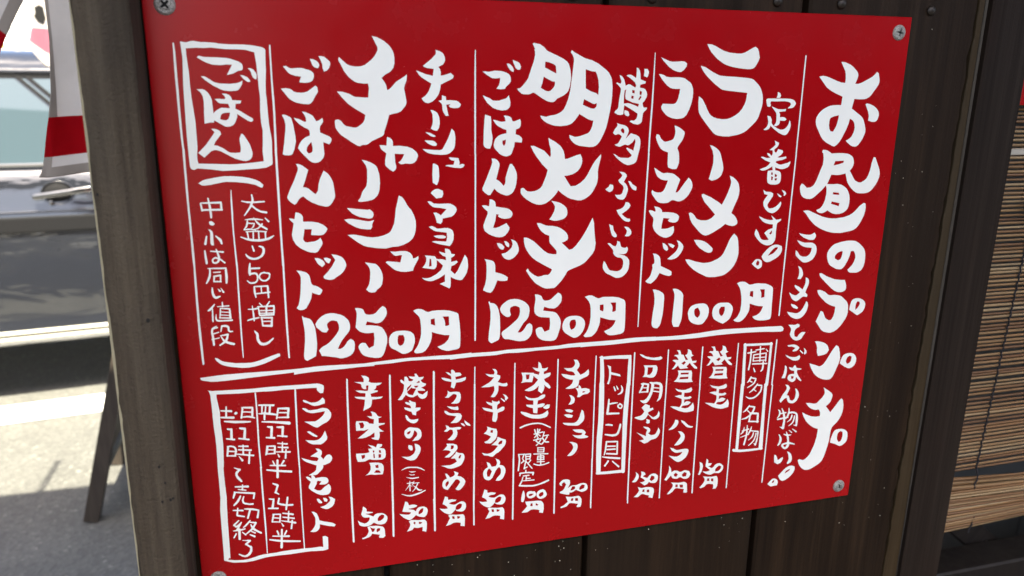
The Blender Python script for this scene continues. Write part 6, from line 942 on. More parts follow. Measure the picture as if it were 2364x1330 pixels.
559,1607 34,6 3,-2 0,-4 -29,-9 -26,-1 -26,7 1,5
528,1623 54,-1 34,2 50,6 3,-3 -1,-6 -63,-8 -77,3 -3,2 0,3
531,1624 7,50 3,2 4,-1 2,-3 -6,-53 -3,-2 -4,1
653,1675 4,6 6,-3 1,-50 -1,-3 -3,-2 -4,0 -2,2
569,1675 3,4 4,0 3,-4 2,-51 -3,-4 -4,0 -2,2
608,1679 3,2 3,0 3,-5 1,-50 -3,-5 -4,0 -2,3
531,1681 32,9 48,5 23,-1 46,-10 20,-11 18,-16 -1,-5 -4,0 -37,16 -21,5 -32,4 -45,-2 -52,-10 -36,-13 -3,3 0,3
566,1765 4,2 5,-1 2,-4 -1,-10 -10,-31 -2,-1 -4,1 -2,3
627,1742 3,12 -1,17 -10,20 -13,12 -25,8 -14,1 -21,-7 -19,-13 -10,-13 -5,2 -1,2 6,17 16,17 19,8 22,2 23,-4 28,-15 10,-12 8,-14 4,-15 0,-16 -2,-7 -8,-13 -16,-6 -11,-1 -4,2 -1,3 1,2
525,1884 -3,29 4,26 3,3 6,-1 4,-8 3,-84 -5,-3 -3,2
600,1896 6,-4 0,-5 -2,-3 -69,-2 -3,1 -3,4 0,5 3,3
564,1932 5,1 8,10 1,20 -3,12 -6,9 -9,6 -23,2 -12,-5 -13,-13 -5,3 1,4 11,14 10,7 6,2 22,-1 7,-2 12,-8 9,-13 5,-23 0,-13 -7,-17 -4,-4 -13,-5 -22,2 -14,5 -4,5 1,5 3,2
630,1918 -23,5 -14,16 -3,16 3,13 11,14 5,4 6,-1 2,-7 -14,-15 -2,-15 8,-12 14,-6 33,5 3,2 3,0 3,-6 -1,-3
618,1990 19,1 15,-6 16,-17 5,-28 -1,-7 -4,-6 -12,-4 -4,0 -3,8 2,4 10,2 1,9 -4,16 -16,15 -14,3 -11,-3 -2,-2 -6,1 -2,4 1,4
548,2060 1,13 9,35 2,2 6,-3 -6,-84 -3,-3 -4,0 -3,3
633,2032 13,-1 -4,1 -1,26 3,57 2,2 5,0 3,-5 2,-67 -1,-13 -4,-13 -80,1 -18,0 -2,3 0,4 2,2
598,2039 1,35 2,2 4,0 2,-2 0,-42 -3,-4 -3,0 -2,2
560,2084 84,-4 19,-2 2,-3 0,-4 -2,-3 -3,-1 -83,6 -19,1 -2,3 0,4
530,2255 3,30 2,2 6,-3 1,-47 -8,-70 -4,-1 -2,1
544,2200 18,-3 17,-10 0,-4 -2,-1 -42,7 -35,1 -2,4 1,2
575,2265 1,-7 -2,-2 -46,5 -31,9 -8,4 -1,6 3,2
597,2179 4,0 3,-3 -1,-7 -20,-20 -2,0 -2,4
626,2171 1,5 4,3 6,-3 20,-32 -3,-5 -3,1
643,2185 38,1 6,-4 0,-6 -6,-4 -75,1 -38,0 -3,3 -1,4 2,2
571,2235 5,16 84,1 20,0 5,-27 3,-42 -3,-7 -5,0 -3,2 -6,56 2,5 -78,-1 -13,0 2,-5 -9,-55 -6,-1 -2,3
660,2216 18,0 2,-6 -4,-3 -76,-2 -15,-1 -3,1 -2,5 2,3
613,2235 61,3 4,-3 0,-4 -4,-3 -76,-3 -17,-1 -2,3 0,3 2,2
618,2241 1,4 3,3 5,0 4,-6 5,-63 -1,-4 -3,-3 -5,0 -4,3
650,2274 6,-4 0,-6 -2,-3 -67,-6 -6,4 0,5 2,4
661,2274 3,-4 0,-5 -2,-4 -12,-2 -6,4 0,6 2,4
661,2275 4,-1 3,-3 0,-6 -2,-4 -8,-1 -6,4 0,6 2,3
662,2275 6,-4 1,-6 -3,-4 -4,-1 -6,4 0,6 2,4
662,2275 -5,-3 -1,-5 0,4 3,3 6,1 4,-7 -1,-5 -5,-3 -4,1 -3,3 0,6 3,4
656,2272 3,3 5,1 4,-3 1,-8 -3,-4 -5,0 -4,2
655,2271 4,7 5,1 4,-3 1,-10 -3,-3 -5,-1 -4,3
653,2294 3,4 6,1 4,-3 3,-27 -3,-4 -6,-1 -3,3
647,2329 1,5 3,5 7,1 6,-8 3,-44 -3,-4 -6,-1 -4,3
602,2320 -3,4 0,5 2,4 54,7 4,-1 4,-4 1,-7 -4,-5
599,2320 -6,3 -1,6 12,5 4,-1 2,-3 1,-6 -3,-3
596,2319 -6,4 -1,5 3,4 6,1 6,-4 0,-5 -2,-3
595,2319 -6,4 0,5 2,4 4,1 6,-4 0,-5 -2,-3
595,2319 6,6 -1,-3 -4,-3 -4,1 -4,7 6,6 6,-4 1,-5 -3,-4
601,2324 -5,-6 -4,1 -4,7 2,4 3,2 4,0 3,-3
601,2324 -2,-6 -3,-2 -5,0 -3,9 1,3 4,3 4,-1
598,2299 -3,-2 -5,0 -3,4 2,25 3,3 5,-1 3,-3
599,2300 -4,-38 -4,-3 -4,1 -3,3 4,44 3,3 5,-1 2,-3
654,2300 2,-3 0,-3 -4,-3 -52,-3 -4,3 0,4 2,2
542,2392 0,33 4,16 7,16 11,14 8,5 17,4 18,-2 24,-11 27,-27 7,-10 0,-3 -5,-3 -37,27 -20,7 -13,1 -14,-5 -10,-14 -6,-18 1,-27 -4,-14 -22,-23 -2,0 -2,4
334,1883 27,1 6,-1 -3,4 -2,89 0,13 3,3 5,1 5,-7 6,-45 -3,-55 -3,-14 -80,-2 -44,1 -2,4 1,2
257,1905 -5,24 -17,41 -5,8 0,6 3,2 3,0 13,-17 14,-26 5,-19 2,-37 -2,-12 -2,-2 -3,0 -3,2
331,1909 4,-3 0,-4 -2,-3 -48,2 -1,5 1,2
293,1939 42,-4 3,-3 -1,-6 -2,-3 -4,-1 -46,6 -2,3 0,5 2,2
325,1974 4,6 4,0 5,-51 -4,-6 -5,0 -3,3
282,1966 -3,7 2,3 52,4 3,-3 1,-5 -3,-3
297,1931 -3,-4 -5,0 -5,5 -5,39 3,5 4,1 2,-2
261,2043 3,32 9,17 11,7 6,1 13,-3 17,-11 1,-4 -4,-4 -25,5 -7,-4 -8,-22 -4,-41 -2,-2 -4,0 -2,2
314,2049 3,2 4,0 4,-4 1,-4 -2,-4 -17,-14 -3,1
336,2056 3,3 4,1 5,-3 1,-5 -22,-33 -2,3
223,2185 2,5 20,-5 23,-27 9,-16 0,-3 -2,-2 -3,0
248,2252 1,18 3,3 4,0 3,-3 2,-89 -1,-10 -2,-2 -3,0 -2,2
322,2162 3,6 5,-1 4,-6 -3,-35 -5,-1 -2,2
369,2163 5,-3 0,-4 -2,-3 -81,3 -1,4 1,2
368,2186 -2,64 1,4 4,4 6,0 4,-4 1,-4 -2,-58 -2,-16 -23,-4 -41,-2 -3,5 2,2
299,2247 5,3 3,-2 10,-77 -2,-3 -4,0 -3,2
373,2211 2,-2 -1,-5 -63,-8 -2,5 2,2
369,2234 4,-2 -1,-5 -62,-8 -2,1 1,6
379,2257 3,-3 0,-4 -4,-4 -79,-7 -3,6 2,2
271,2244 1,12 5,10 13,6 86,2 12,-1 2,-3 0,-6 -2,-3 -65,1 -30,-3 -8,-3 -3,-4 -2,-24 1,-12 -3,-2
253,2310 -12,9 -4,8 -3,11 -1,23 3,22 3,67 4,4 6,-1 4,-8 -2,-65 -4,-31 2,-17 5,-9 9,-8 14,-8 1,-2 -3,-3
283,2319 1,-3 -3,-5 -39,9 -4,5 1,4 3,3
288,2356 2,-3 -3,-5 -44,10 -2,3 1,5 3,2
288,2399 1,-6 -2,-2 -55,11 -1,4 2,2
314,2314 23,2 10,6 2,23 8,11 10,3 16,-2 2,-2 0,-4 -4,-3 -16,-1 -4,-6 1,-18 -1,-8 -5,-7 -7,-5 -8,-3 -16,-1 -19,3 -9,46 1,3 6,-1
296,2384 38,-2 5,-5 0,-5 -3,-3 -43,7 -1,6
336,2382 11,-2 2,-4 0,-5 -9,-4 -10,3 -2,3 3,8
349,2380 3,-4 -1,-6 -3,-3 -8,1 -3,4 1,5 3,4
347,2381 3,-1 2,-4 0,-6 -7,-4 -6,6 1,5 3,3
342,2379 -2,-7 0,4 3,4 5,1 5,-6 -2,-7 -5,-2 -6,6 0,5
340,2376 3,4 5,1 3,-2 2,-4 0,-4 -3,-3 -5,-1 -3,2
340,2378 2,3 5,1 4,-2 2,-8 -3,-4 -5,-1 -4,2
339,2382 2,4 6,1 3,-2 3,-8 -3,-8 -5,-1 -4,2
334,2396 0,4 2,4 6,2 4,-2 6,-27 -3,-3 -5,-2 -4,3
325,2414 -29,26 -12,7 -2,6 1,3 3,2 40,-22 11,-11 11,-24 1,-5 -3,-4 -5,-2 -5,2
308,2418 5,8 16,13 30,14 21,6 5,0 4,-3 2,-7 -3,-6 -42,-15 -22,-14 -10,-11 -14,-23 -2,-1 -4,4
243,2547 18,4 26,22 21,10 74,17 82,5 30,0 29,-4 36,-9 78,-26 48,-15 15,1 2,20 -77,34 -42,16 -56,14 -54,7 -43,-2 -77,-14 -33,-9 -26,-11 -19,-13 -21,-22 -9,-18
238,1409 5,50 2,4 3,2 6,-1 3,-4 -9,-56 -3,-2 -4,1
246,1411 87,2 41,0 -4,2 0,41 1,4 4,3 5,-1 3,-3 1,-45 -4,-16 -68,2 -66,1 -4,3 0,4
313,1462 66,1 4,-1 3,-3 0,-6 -6,-4 -88,-1 -44,0 -6,4 0,5 2,4
296,1453 2,59 4,3 5,0 4,-4 1,-37 -3,-45 -10,-57 -3,-2 -4,1 -2,3
287,1539 12,-5 4,0 13,10 8,10 -5,8 -8,4 -9,-1 -12,-6
276,1592 14,2 11,10 4,9 2,9 -1,55 1,30 -12,2 -6,-5 -5,-11 4,-77 -4,-14
257,1641 -15,52 0,5 3,4 6,2 5,-3 2,-4 10,-56 -2,-3 -4,-1
347,1681 7,21 4,2 5,-2 2,-3 -3,-26 -5,-10 -26,-21 -7,-4 -3,1 -1,5
237,1794 4,45 4,3 5,0 4,-4 1,-12 -8,-85 -3,-2 -6,3
365,1765 3,-3 1,-6 -2,-3 -86,-8 -4,2 1,6
327,1802 -8,20 -8,6 -9,1 -6,-2 -4,3 -2,4 6,7 13,2 13,-5 9,-8 8,-17 1,-21 -14,-48 -5,-10 -3,-1 -4,4
293,1822 3,-11 11,-7 22,6 19,14 16,18 6,1 4,-4 0,-4 -39,-36 -25,-7 -10,3 -13,10 -5,12 3,15 9,8 6,-1 2,-5 -1,-4
=lunch hours
171,2795 31,7 75,3 87,3 77,3 57,1 88,-2 77,1 78,1 79,2 81,1 57,1 19,5 16,8 12,11 1,22 -8,37 -19,-1 -10,-6 -12,-15 -5,-14 1,-12 -88,-4 -79,-1 -78,-3 -75,3 -55,-2 -13,-2 -89,-1 -76,0 -81,-4 -88,-5 -2,25 10,84 4,38 -3,81 4,84 1,76 -2,75 -5,81 -4,53 -43,-5 3,-88 2,-88 -1,-74 -4,-82 -1,-84 0,-84 -2,-83 -3,-23 -6,-17
191,3421 41,5 -1,74 1,74 2,74 1,24 -3,73 -3,80 -2,62 -1,63 -1,62 -1,63 -1,75 -2,65 -8,-5 -9,15 48,13 63,8 35,-1 59,-11 26,-7 37,-4 48,-1 48,1 53,-5 80,1 77,2 13,0 49,5 62,-1 30,8 0,-87 -1,-9 16,-3 9,3 17,13 -2,86 0,21 -26,7 -17,1 -54,-5 -36,-5 -84,-1 -83,1 -88,-4 -65,-1 -41,3 -83,14 -60,2 -79,-10 -23,-5 -49,-22 -9,-6 2,-76 0,-70 1,-75 1,-72 1,-72 1,-74 8,-87 2,-16 1,-84 0,-81 0,-73
500,2931 0,42 -1,48 -1,49 -1,49 -1,49 -1,50 0,83 1,67 1,68 2,37 7,3 3,-6 -2,-68 -1,-67 -1,-67 1,-50 1,-49 1,-49 1,-49 1,-49 0,-70 -1,-83 -1,-24 -2,-2 -4,0 -3,2
786,2884 -1,71 -1,72 -1,75 -1,80 -1,80 0,74 0,68 1,69 1,37 3,3 4,0 2,-2 0,-72 -1,-68 0,-68 1,-80 2,-80 1,-80 2,-72 1,-71 1,-75 -3,-3 -5,0 -3,3
495,3462 0,82 -1,83 0,83 1,83 0,84 1,84 0,84 0,84 0,87 4,2 2,-3 2,-85 2,-84 1,-84 0,-84 -1,-84 0,-83 0,-84 0,-82 1,-83 -4,-6 -4,0 -3,2
782,3552 0,52 -1,52 0,53 -1,52 0,54 0,84 0,85 0,86 0,78 1,81 2,2 3,0 3,-4 0,-78 0,-78 0,-86 0,-85 1,-85 0,-53 1,-53 0,-52 1,-53 0,-52 1,-52 -3,-5 -4,0 -2,2
277,3018 1,4 4,4 5,1 4,-3 4,-88 -2,-3 -4,0 -3,2
327,2985 3,-4 1,-7 -6,-6 -76,-8 -2,3 1,7
319,3037 15,3 4,-1 4,-4 1,-8 -3,-5 -4,-2 -88,-7 -3,0 -3,3 0,5 2,3
343,2993 13,-10 12,10 -3,8 -13,8 -7,-4 -3,-7
462,2971 7,-1 -3,6 -4,62 1,5 3,4 6,1 4,-4 6,-67 -1,-19 -18,-4 -65,-4 -3,8 2,3
385,3041 3,4 4,1 4,-2 15,-80 -1,-5 -3,-4 -5,-1 -4,3
467,3004 2,-2 0,-5 -4,-3 -56,-8 -4,3 1,7
437,3039 33,9 15,6 3,-2 2,-4 -1,-4 -34,-16 -28,-3 -41,4 -2,2 0,4 2,2
269,3059 68,16 64,6 50,1 6,-4 0,-5 -2,-3 -86,-11 -85,-10 -16,-2 -3,3 1,7
311,3133 4,0 4,-4 2,-7 -3,-6 -33,-5 -3,3 -1,5 2,4
299,3199 1,6 5,5 7,0 5,-4 4,-82 -1,-5 -4,-4 -7,-1 -4,4
328,3216 6,-4 1,-6 -2,-4 -61,-12 -3,2 1,8
381,3131 26,8 5,0 4,-4 2,-8 -3,-5 -4,-3 -39,-5 -3,3 -1,5 2,4
391,3206 1,6 4,5 7,2 6,-4 9,-84 -1,-6 -4,-4 -6,-1 -5,3
359,3209 74,19 3,-3 1,-6 -2,-4 -3,-2 -74,-16 -3,7
592,2964 35,4 4,-1 3,-3 1,-7 -3,-4 -74,-8 -35,-3 -6,4 0,5 2,3
535,3014 2,3 5,1 3,-2 6,-59 -3,-4 -5,0 -4,2
559,3017 2,3 5,1 3,-2 7,-59 -3,-3 -4,-1 -3,3
594,2965 -6,52 4,8 5,1 4,-3 8,-56 -4,-8 -6,-1
536,3025 9,0 81,17 14,3 4,-3 1,-6 -2,-4 -48,-15 -32,-5 -48,2 -1,6 2,2
549,3069 4,7 4,0 4,-3 6,-63 -4,-4 -6,-1 -5,4
659,2996 63,10 7,-1 -4,3 -7,66 3,4 6,1 5,-3 10,-64 0,-21 -19,-4 -66,-3 -2,3 0,4
652,2994 -14,78 2,4 5,1 4,-2 17,-77 0,-5 -2,-4 -6,-2 -4,3
725,3037 2,-3 0,-4 -4,-3 -57,-7 -5,3 0,4 2,3
730,3079 4,-1 3,-3 0,-6 -3,-4 -87,-5 -4,3 0,3 2,3
613,3105 79,19 39,10 6,-1 6,-5 1,-10 -4,-7 -5,-3 -81,-12 -79,-10 -39,-3 -4,3 0,3 2,3
601,3150 5,-1 4,-4 1,-7 -3,-6 -35,-5 -3,3 -1,5 2,3
594,3138 -8,83 1,5 3,5 7,1 5,-4 2,-4 8,-83 -1,-5 -4,-5 -7,-1
558,3227 59,12 4,-1 3,-3 0,-6 -2,-4 -3,-2 -63,-8 -3,7
683,3160 5,-1 4,-5 1,-8 -4,-6 -47,-2 -5,3 0,5 2,3
668,3227 4,5 7,1 5,-4 9,-78 -1,-6 -4,-5 -7,-1 -5,4
710,3237 4,-3 0,-6 -2,-4 -3,-2 -68,-12 -3,3 -1,4 2,4
=lunch hours heading
843,2942 18,3 30,19 14,5 29,2 20,-5 19,-12 18,-18 11,11 6,14 -1,25 -52,13 -27,1 -23,-10 -25,-18 -22,-8 -10,-10
835,3010 13,-1 15,5 17,14 7,3 10,2 49,-3 32,-7 11,-1 26,6 11,7 9,9 14,25 1,18 -5,22 -12,18 -11,11 -12,8 -27,11 -33,21 -9,3 -6,0 -23,-11 -45,-35 -21,-13 77,6 7,-1 21,-11 25,-19 11,-11 11,-17 6,-18 -83,7 -10,0 -17,-3 -29,-13 -25,-25
860,3208 14,-2 9,2 56,46 -8,7 -24,-10 -21,-17
996,3214 14,52 1,8 -3,13 -3,6 -24,23 -18,10 -7,1 -54,-7 -14,-5 -19,-13 -25,-26 20,5 46,7 22,-1 8,-2 14,-8 12,-10 14,-20
918,3357 22,5 17,14 7,14 -2,20 -7,14 -3,3 21,31 8,-14 15,-17 9,-5 16,-1 11,11 5,9 3,15 -4,16 -15,20 -38,14 -15,1 -1,17 -8,18 -38,37 -17,6 -42,-3 -8,-3 44,-23 10,-11 4,-7 6,-35 -71,-36 -16,-12 -11,-11 -14,-20 79,35 38,8 12,-17 -2,-10 -11,-8 -48,-12 59,-35
872,3579 15,6 12,16 4,11 50,-3 25,5 11,6 7,7 5,17 -1,9 -3,9 -10,9 -17,5 -36,-4 -5,-2 19,-24 -27,-10 -9,8 -3,19 -22,41 24,16 22,5 12,-5 22,-21 35,-23 13,21 3,21 -4,23 -8,15 -8,8 -17,5 -27,-1 -23,-6 -30,-17 -33,-28 -21,-25 3,-19 16,-35 -24,-26 -13,-20 14,-2 15,8 15,15
904,3794 13,2 7,4 17,25 3,7 -2,4 -4,2 -12,-1 -8,-5 -11,-19
952,3792 22,6 6,6 7,12 -7,15 -19,-6
994,3787 24,8 28,23 -10,38 -12,19 -10,8 -28,13 -17,-1 -27,-13 -15,-11 31,-7 15,-7 27,-23 5,-8 1,-10 -3,-12
857,3901 18,5 14,10 8,9 13,39 4,24 33,15 53,17 19,9 21,17 -12,15 -47,-12 -66,-26 -1,22 -6,19 -11,14 -16,8 -17,1 -26,-8 18,-15 18,-26 8,-23 2,-46 -4,-19
=weekday hours
606,3306 5,-1 -3,4 -4,50 1,4 3,3 5,1 4,-3 5,-53 -1,-16 -15,-4 -52,-3 -2,2 0,4 2,2
553,3297 -12,66 1,4 4,2 3,-1 11,-19 9,-48 -1,-5 -3,-4 -6,-2 -4,3
611,3335 3,-3 0,-5 -2,-3 -50,-6 -3,7 2,3
559,3363 56,3 2,-4 0,-5 -2,-3 -66,-1 -3,3 1,5
662,3345 1,4 3,3 5,1 3,-3 4,-78 -3,-3 -3,0 -3,2
706,3299 6,-3 1,-6 -3,-4 -73,-12 -3,6 2,2
709,3331 4,-1 3,-3 0,-5 -2,-4 -3,-2 -74,-9 -2,2 0,4 2,2
706,3367 21,2 3,-4 0,-6 -2,-4 -88,-9 -16,-2 -4,3 -1,3 2,3
681,3411 3,4 6,1 3,-2 2,-4 6,-72 -3,-3 -4,-1 -3,2
636,3394 2,3 4,2 5,-3 2,-4 -7,-15 -9,-12 -3,3
598,3458 2,3 3,1 4,-1 2,-4 -2,-9 -12,-28 -3,-1 -3,1 -1,3
614,3488 1,4 4,5 6,1 4,-4 6,-71 -1,-4 -4,-5 -6,-1 -4,4
668,3426 -20,35 1,4 3,3 4,0 24,-32 1,-3 -1,-5 -4,-4 -5,0
645,3474 40,5 3,-3 0,-6 -2,-4 -77,-10 -37,-4 -5,3 0,4 2,3
611,3547 -1,15 1,6 4,5 7,1 4,-4 2,-5 4,-79 1,-21 -4,-4 -7,-1 -4,3
600,3514 75,16 51,9 4,-4 1,-7 -3,-5 -4,-2 -77,-15 -88,-17 -17,-3 -3,3 0,4 2,4
611,3643 4,1 5,-2 3,-7 -6,-11 -36,-16 -3,1 -2,4 1,4
597,3666 0,5 2,5 5,2 5,-1 14,-40 0,-5 -3,-5 -7,-3 -4,2
587,3693 2,5 5,4 5,-1 12,-28 -2,-9 -5,-3 -5,2
618,3715 3,-1 2,-4 -25,-24 -4,-2 -4,2 -3,6 1,5
545,3748 31,9 4,0 3,-3 1,-6 -3,-4 -37,-7 -3,6
569,3756 -13,65 0,5 4,5 6,2 5,-3 2,-4 11,-74 -3,-8 -5,-2 -3,3
604,3841 6,-4 0,-6 -2,-4 -75,-10 -3,3 0,5 2,3
602,3782 -1,14 30,15 37,11 20,3 28,2 4,-1 3,-4 0,-6 -3,-4 -4,-2 -46,-3 -44,-15 -8,-4 -6,-1 3,0 9,-39 -2,-4 -5,-2 -4,2
661,3832 -2,21 3,4 5,2 4,-2 13,-72 5,-38 -3,-4 -5,-2 -4,3
610,3893 5,-1 -3,5 -8,59 3,3 5,2 5,-6 7,-54 0,-17 -13,-4 -49,-5 -3,6 2,3
548,3946 2,4 5,1 3,-1 2,-3 15,-61 0,-5 -3,-4 -6,-2 -4,2
611,3926 3,-3 0,-4 -4,-4 -45,-9 -3,7 2,3
615,3961 3,-3 0,-5 -2,-3 -62,-11 -3,7 2,4
669,3954 3,4 6,1 5,-7 5,-81 -2,-3 -4,-1 -3,2
716,3911 4,-3 1,-7 -2,-4 -16,-6 -66,-15 -2,2 -1,5 2,3
719,3945 3,0 3,-2 1,-6 -2,-4 -86,-22 -3,0 -2,2 1,7
693,3975 34,13 4,0 4,-3 1,-7 -6,-7 -70,-19 -37,-10 -2,4 1,3
688,4026 3,5 5,1 4,-2 2,-4 9,-72 -3,-4 -4,-1 -3,2
629,3996 2,3 5,2 4,-3 2,-5 -19,-31 -3,3
589,4065 2,3 4,2 4,-1 2,-8 -9,-31 -2,-3 -4,-2 -4,2 -2,4
608,4102 -7,78 1,5 4,6 7,1 5,-4 2,-5 4,-78 5,-78 -1,-5 -3,-4 -5,-1 -4,3
634,4069 2,5 4,4 4,-1 3,-3 15,-30 -1,-7 -4,-3 -3,0
631,4092 41,8 4,-1 3,-3 0,-7 -2,-4 -4,-2 -81,-11 -43,-6 -3,7 2,3
590,4128 76,17 88,12 3,0 3,-3 0,-6 -2,-4 -69,-13 -80,-16 -84,-22 -3,2 -1,6 2,4
=weekend hours
294,3266 16,4 11,10 3,8 1,17 -8,37 2,5 5,2 4,-2 6,-15 5,-25 0,-12 -2,-12 -6,-12 -7,-8 -19,-8 -11,-1 -23,2 -1,6 2,3
270,3268 -9,67 3,8 5,1 3,-2 2,-4 12,-71 -4,-5 -6,-1 -4,3
326,3314 3,-7 -5,-5 -48,-8 -2,2 -1,5 2,3
329,3351 2,-3 1,-6 -5,-5 -64,-5 -2,2 0,4 2,2
376,3336 1,4 3,3 4,0 4,-2 3,-78 -3,-5 -3,-1 -3,2
422,3283 3,-4 0,-6 -2,-4 -68,-7 -4,3 1,7
424,3316 15,3 7,-4 0,-6 -2,-4 -3,-2 -75,-10 -15,-2 -5,3 0,4 2,3
413,3355 44,10 3,-3 1,-6 -2,-4 -3,-2 -82,-17 -43,-8 -3,2 1,7
413,3400 -2,19 3,4 6,1 4,-2 9,-81 1,-19 -3,-3 -4,-1 -3,2
365,3392 4,3 5,1 5,-5 1,-6 -1,-4 -27,-31 -4,2
341,3468 5,-2 2,-6 -2,-6 -37,-15 -2,1 -1,3 1,2
341,3470 4,0 4,-2 3,-6 -2,-6 -10,-5 -5,2 -2,6 2,5
343,3471 4,1 4,-3 3,-7 -7,-9 -4,-1 -4,2 -3,7 2,6
343,3471 5,1 4,-2 3,-7 -2,-6 -8,-4 -5,2 -2,7 1,6
343,3471 -4,-6 3,-10 -3,4 0,6 3,6 5,1 5,-1 3,-11 -5,-6 -4,-1 -5,2 -3,7 2,6
342,3455 -3,4 -1,6 4,6 5,1 4,-1 3,-4 1,-6 -4,-6 -5,-2
341,3455 -3,10 4,6 5,2 4,-2 3,-4 1,-6 -4,-6 -5,-2
336,3459 -3,4 0,6 4,7 5,1 9,-6 3,-4 0,-6 -3,-6 -6,-1
322,3473 -2,4 0,7 5,5 5,1 19,-19 0,-6 -4,-6 -5,-1
321,3473 -7,13 -2,20 10,29 25,31 4,3 4,-1 4,-4 0,-6 -29,-48 -1,-11 2,-7 6,-10 -1,-6 -5,-6 -6,0
346,3636 3,4 5,2 5,-7 4,-42 -3,-3 -4,-1 -2,2
380,3619 15,3 4,-1 4,-4 0,-7 -3,-5 -4,-2 -76,-5 -17,-1 -3,3 0,5 2,3
379,3648 3,-2 1,-5 -4,-5 -56,-13 -2,1 -1,3 2,3
377,3672 64,13 4,-3 1,-7 -3,-5 -4,-2 -88,-16 -59,-10 -3,6 2,3
424,3721 3,4 4,1 4,-2 11,-49 -3,-5 -6,-2 -4,3
290,3647 -12,45 0,4 2,3 4,2 3,-1 18,-46 0,-5 -2,-5 -6,-3 -4,2
304,3726 -25,28 -1,7 2,3 3,1 21,-15 16,-17 15,-28 6,-18 -1,-4 -4,-3 -4,1
344,3718 -1,8 3,19 5,8 13,9 32,10 26,2 3,-1 2,-4 0,-6 -6,-4 -24,-1 -29,-10 -8,-6 -4,-14 2,-14 6,-18 -2,-4 -4,-3 -3,2
294,3837 0,16 12,6 46,13 3,-2 1,-5 -2,-4 -45,-17 -4,0 2,-4 6,-54 -2,-3 -4,-1 -3,2
344,3819 3,-1 3,-8 -5,-5 -71,-9 -4,3 0,4 2,2
439,3827 10,3 6,0 -3,4 -12,50 0,5 3,5 6,2 4,-2 2,-4 9,-52 1,-15 -42,-18 -43,-8 -24,0 -3,2 1,5
390,3810 -21,73 2,5 5,2 5,-1 23,-72 0,-5 -2,-5 -5,-2 -5,2
265,3925 -2,3 0,5 3,5 4,1 4,-1 37,-39 0,-4 -6,-4
276,3950 6,4 6,1 17,-9 19,-19 6,-10 0,-4 -2,-3 -5,1 -19,17 -20,11 -10,-11 -3,-1 -3,5
284,3967 -1,4 1,5 4,5 5,0 3,-3 28,-50 -3,-6 -3,0
311,3987 19,-2 21,-6 1,-6 -5,-3 -86,7 -2,2 2,5
296,3974 -3,81 1,6 4,5 7,1 5,-4 5,-87 -1,-6 -4,-5 -8,-1 -4,4
256,4040 4,6 5,-2 19,-32 0,-7 -4,-3 -3,1
345,4032 3,2 4,-1 4,-4 0,-5 -31,-28 -3,3 0,2
333,3959 1,5 2,1 15,-5 11,-9 33,-39 0,-4 -3,-4 -3,-1
425,3941 4,0 3,-3 1,-6 -2,-4 -51,-12 -3,6 1,2
428,3942 4,0 3,-3 1,-6 -2,-5 -9,-2 -4,3 -1,6 2,4
429,3943 4,0 3,-3 1,-7 -2,-4 -4,-3 -4,1 -3,3 -1,6 2,4
430,3943 -5,-3 0,-10 -1,4 1,5 5,4 4,-1 3,-3 -1,-9 -4,-3 -4,0 -3,3 -1,6 2,5
424,3935 1,5 5,3 7,-4 1,-4 -2,-5 -4,-3 -5,1
424,3935 1,5 5,4 4,-1 3,-3 1,-4 -2,-5 -4,-4 -5,1
422,3939 1,5 5,3 4,0 5,-11 -1,-5 -5,-4 -4,1
418,3946 1,5 5,4 4,-1 7,-10 1,-4 -2,-5 -4,-4 -5,1
411,3955 -1,5 1,5 5,4 4,0 11,-18 1,-4 -1,-5 -5,-4 -5,1
388,3986 -34,29 -1,4 2,4 3,1 46,-31 16,-21 4,-10 -1,-6 -4,-4 -5,0
392,3962 9,23 13,16 47,35 4,1 4,-2 2,-5 -3,-8 -36,-27 -19,-20 -17,-34 -3,-1 -3,1 -1,3
417,4028 3,1 4,-1 2,-6 -1,-4 -31,-18 -3,1 -1,3 1,3
411,4060 4,1 4,-2 2,-6 -3,-8 -37,-18 -2,1 -1,6
358,4086 3,-8 -38,-9 -1,1 -1,4 2,2
373,4091 3,-3 1,-6 -2,-5 -19,-4 -5,3 -1,5 2,4
377,4092 3,-3 1,-7 -2,-4 -11,-2 -3,3 -1,6 3,4
376,4093 6,-4 1,-6 -2,-5 -9,-2 -3,4 -1,6 2,4
376,4093 4,-1 3,-3 1,-6 -3,-5 -4,-2 -6,4 -1,6 2,5
376,4093 -6,-8 3,-7 -3,8 4,6 4,1 3,-1 3,-7 -6,-8 -4,0 -3,3 -1,6 3,5
372,4078 -2,4 0,5 3,5 4,2 4,-2 3,-8 -3,-6 -4,-1
365,4084 -2,3 -1,6 3,5 4,1 11,-6 3,-4 0,-5 -3,-5 -4,-2
350,4096 -2,3 0,5 2,5 5,2 18,-13 2,-3 0,-5 -3,-5 -4,-2
343,4102 -3,8 3,5 4,1 13,-9 0,-5 -3,-6 -4,-1
341,4103 -3,8 3,5 4,2 5,-3 3,-8 -3,-5 -4,-1
340,4104 -3,8 3,5 4,1 6,-4 1,-5 -3,-5 -4,-2
340,4105 -3,8 5,5 3,1 3,-3 2,-5 -2,-5 -3,-2 4,5 -2,8 3,-7 -3,-6 -4,-1
342,4119 7,-2 1,-6 -1,-5 -7,-2 -3,2 -2,5 2,5
347,4121 7,-2 2,-6 -2,-5 -8,-4 -7,2 -1,6 1,4
374,4148 6,2 5,-4 2,-6 -36,-34 -7,2 -2,6 2,4
373,4156 -5,21 -16,22 -14,7 -6,1 -11,-2 -32,-19 -4,4 0,4 24,21 22,9 14,0 20,-10 10,-10 13,-26 2,-32 -3,-10 -3,-4 -5,-3 -6,2 -3,6
"""

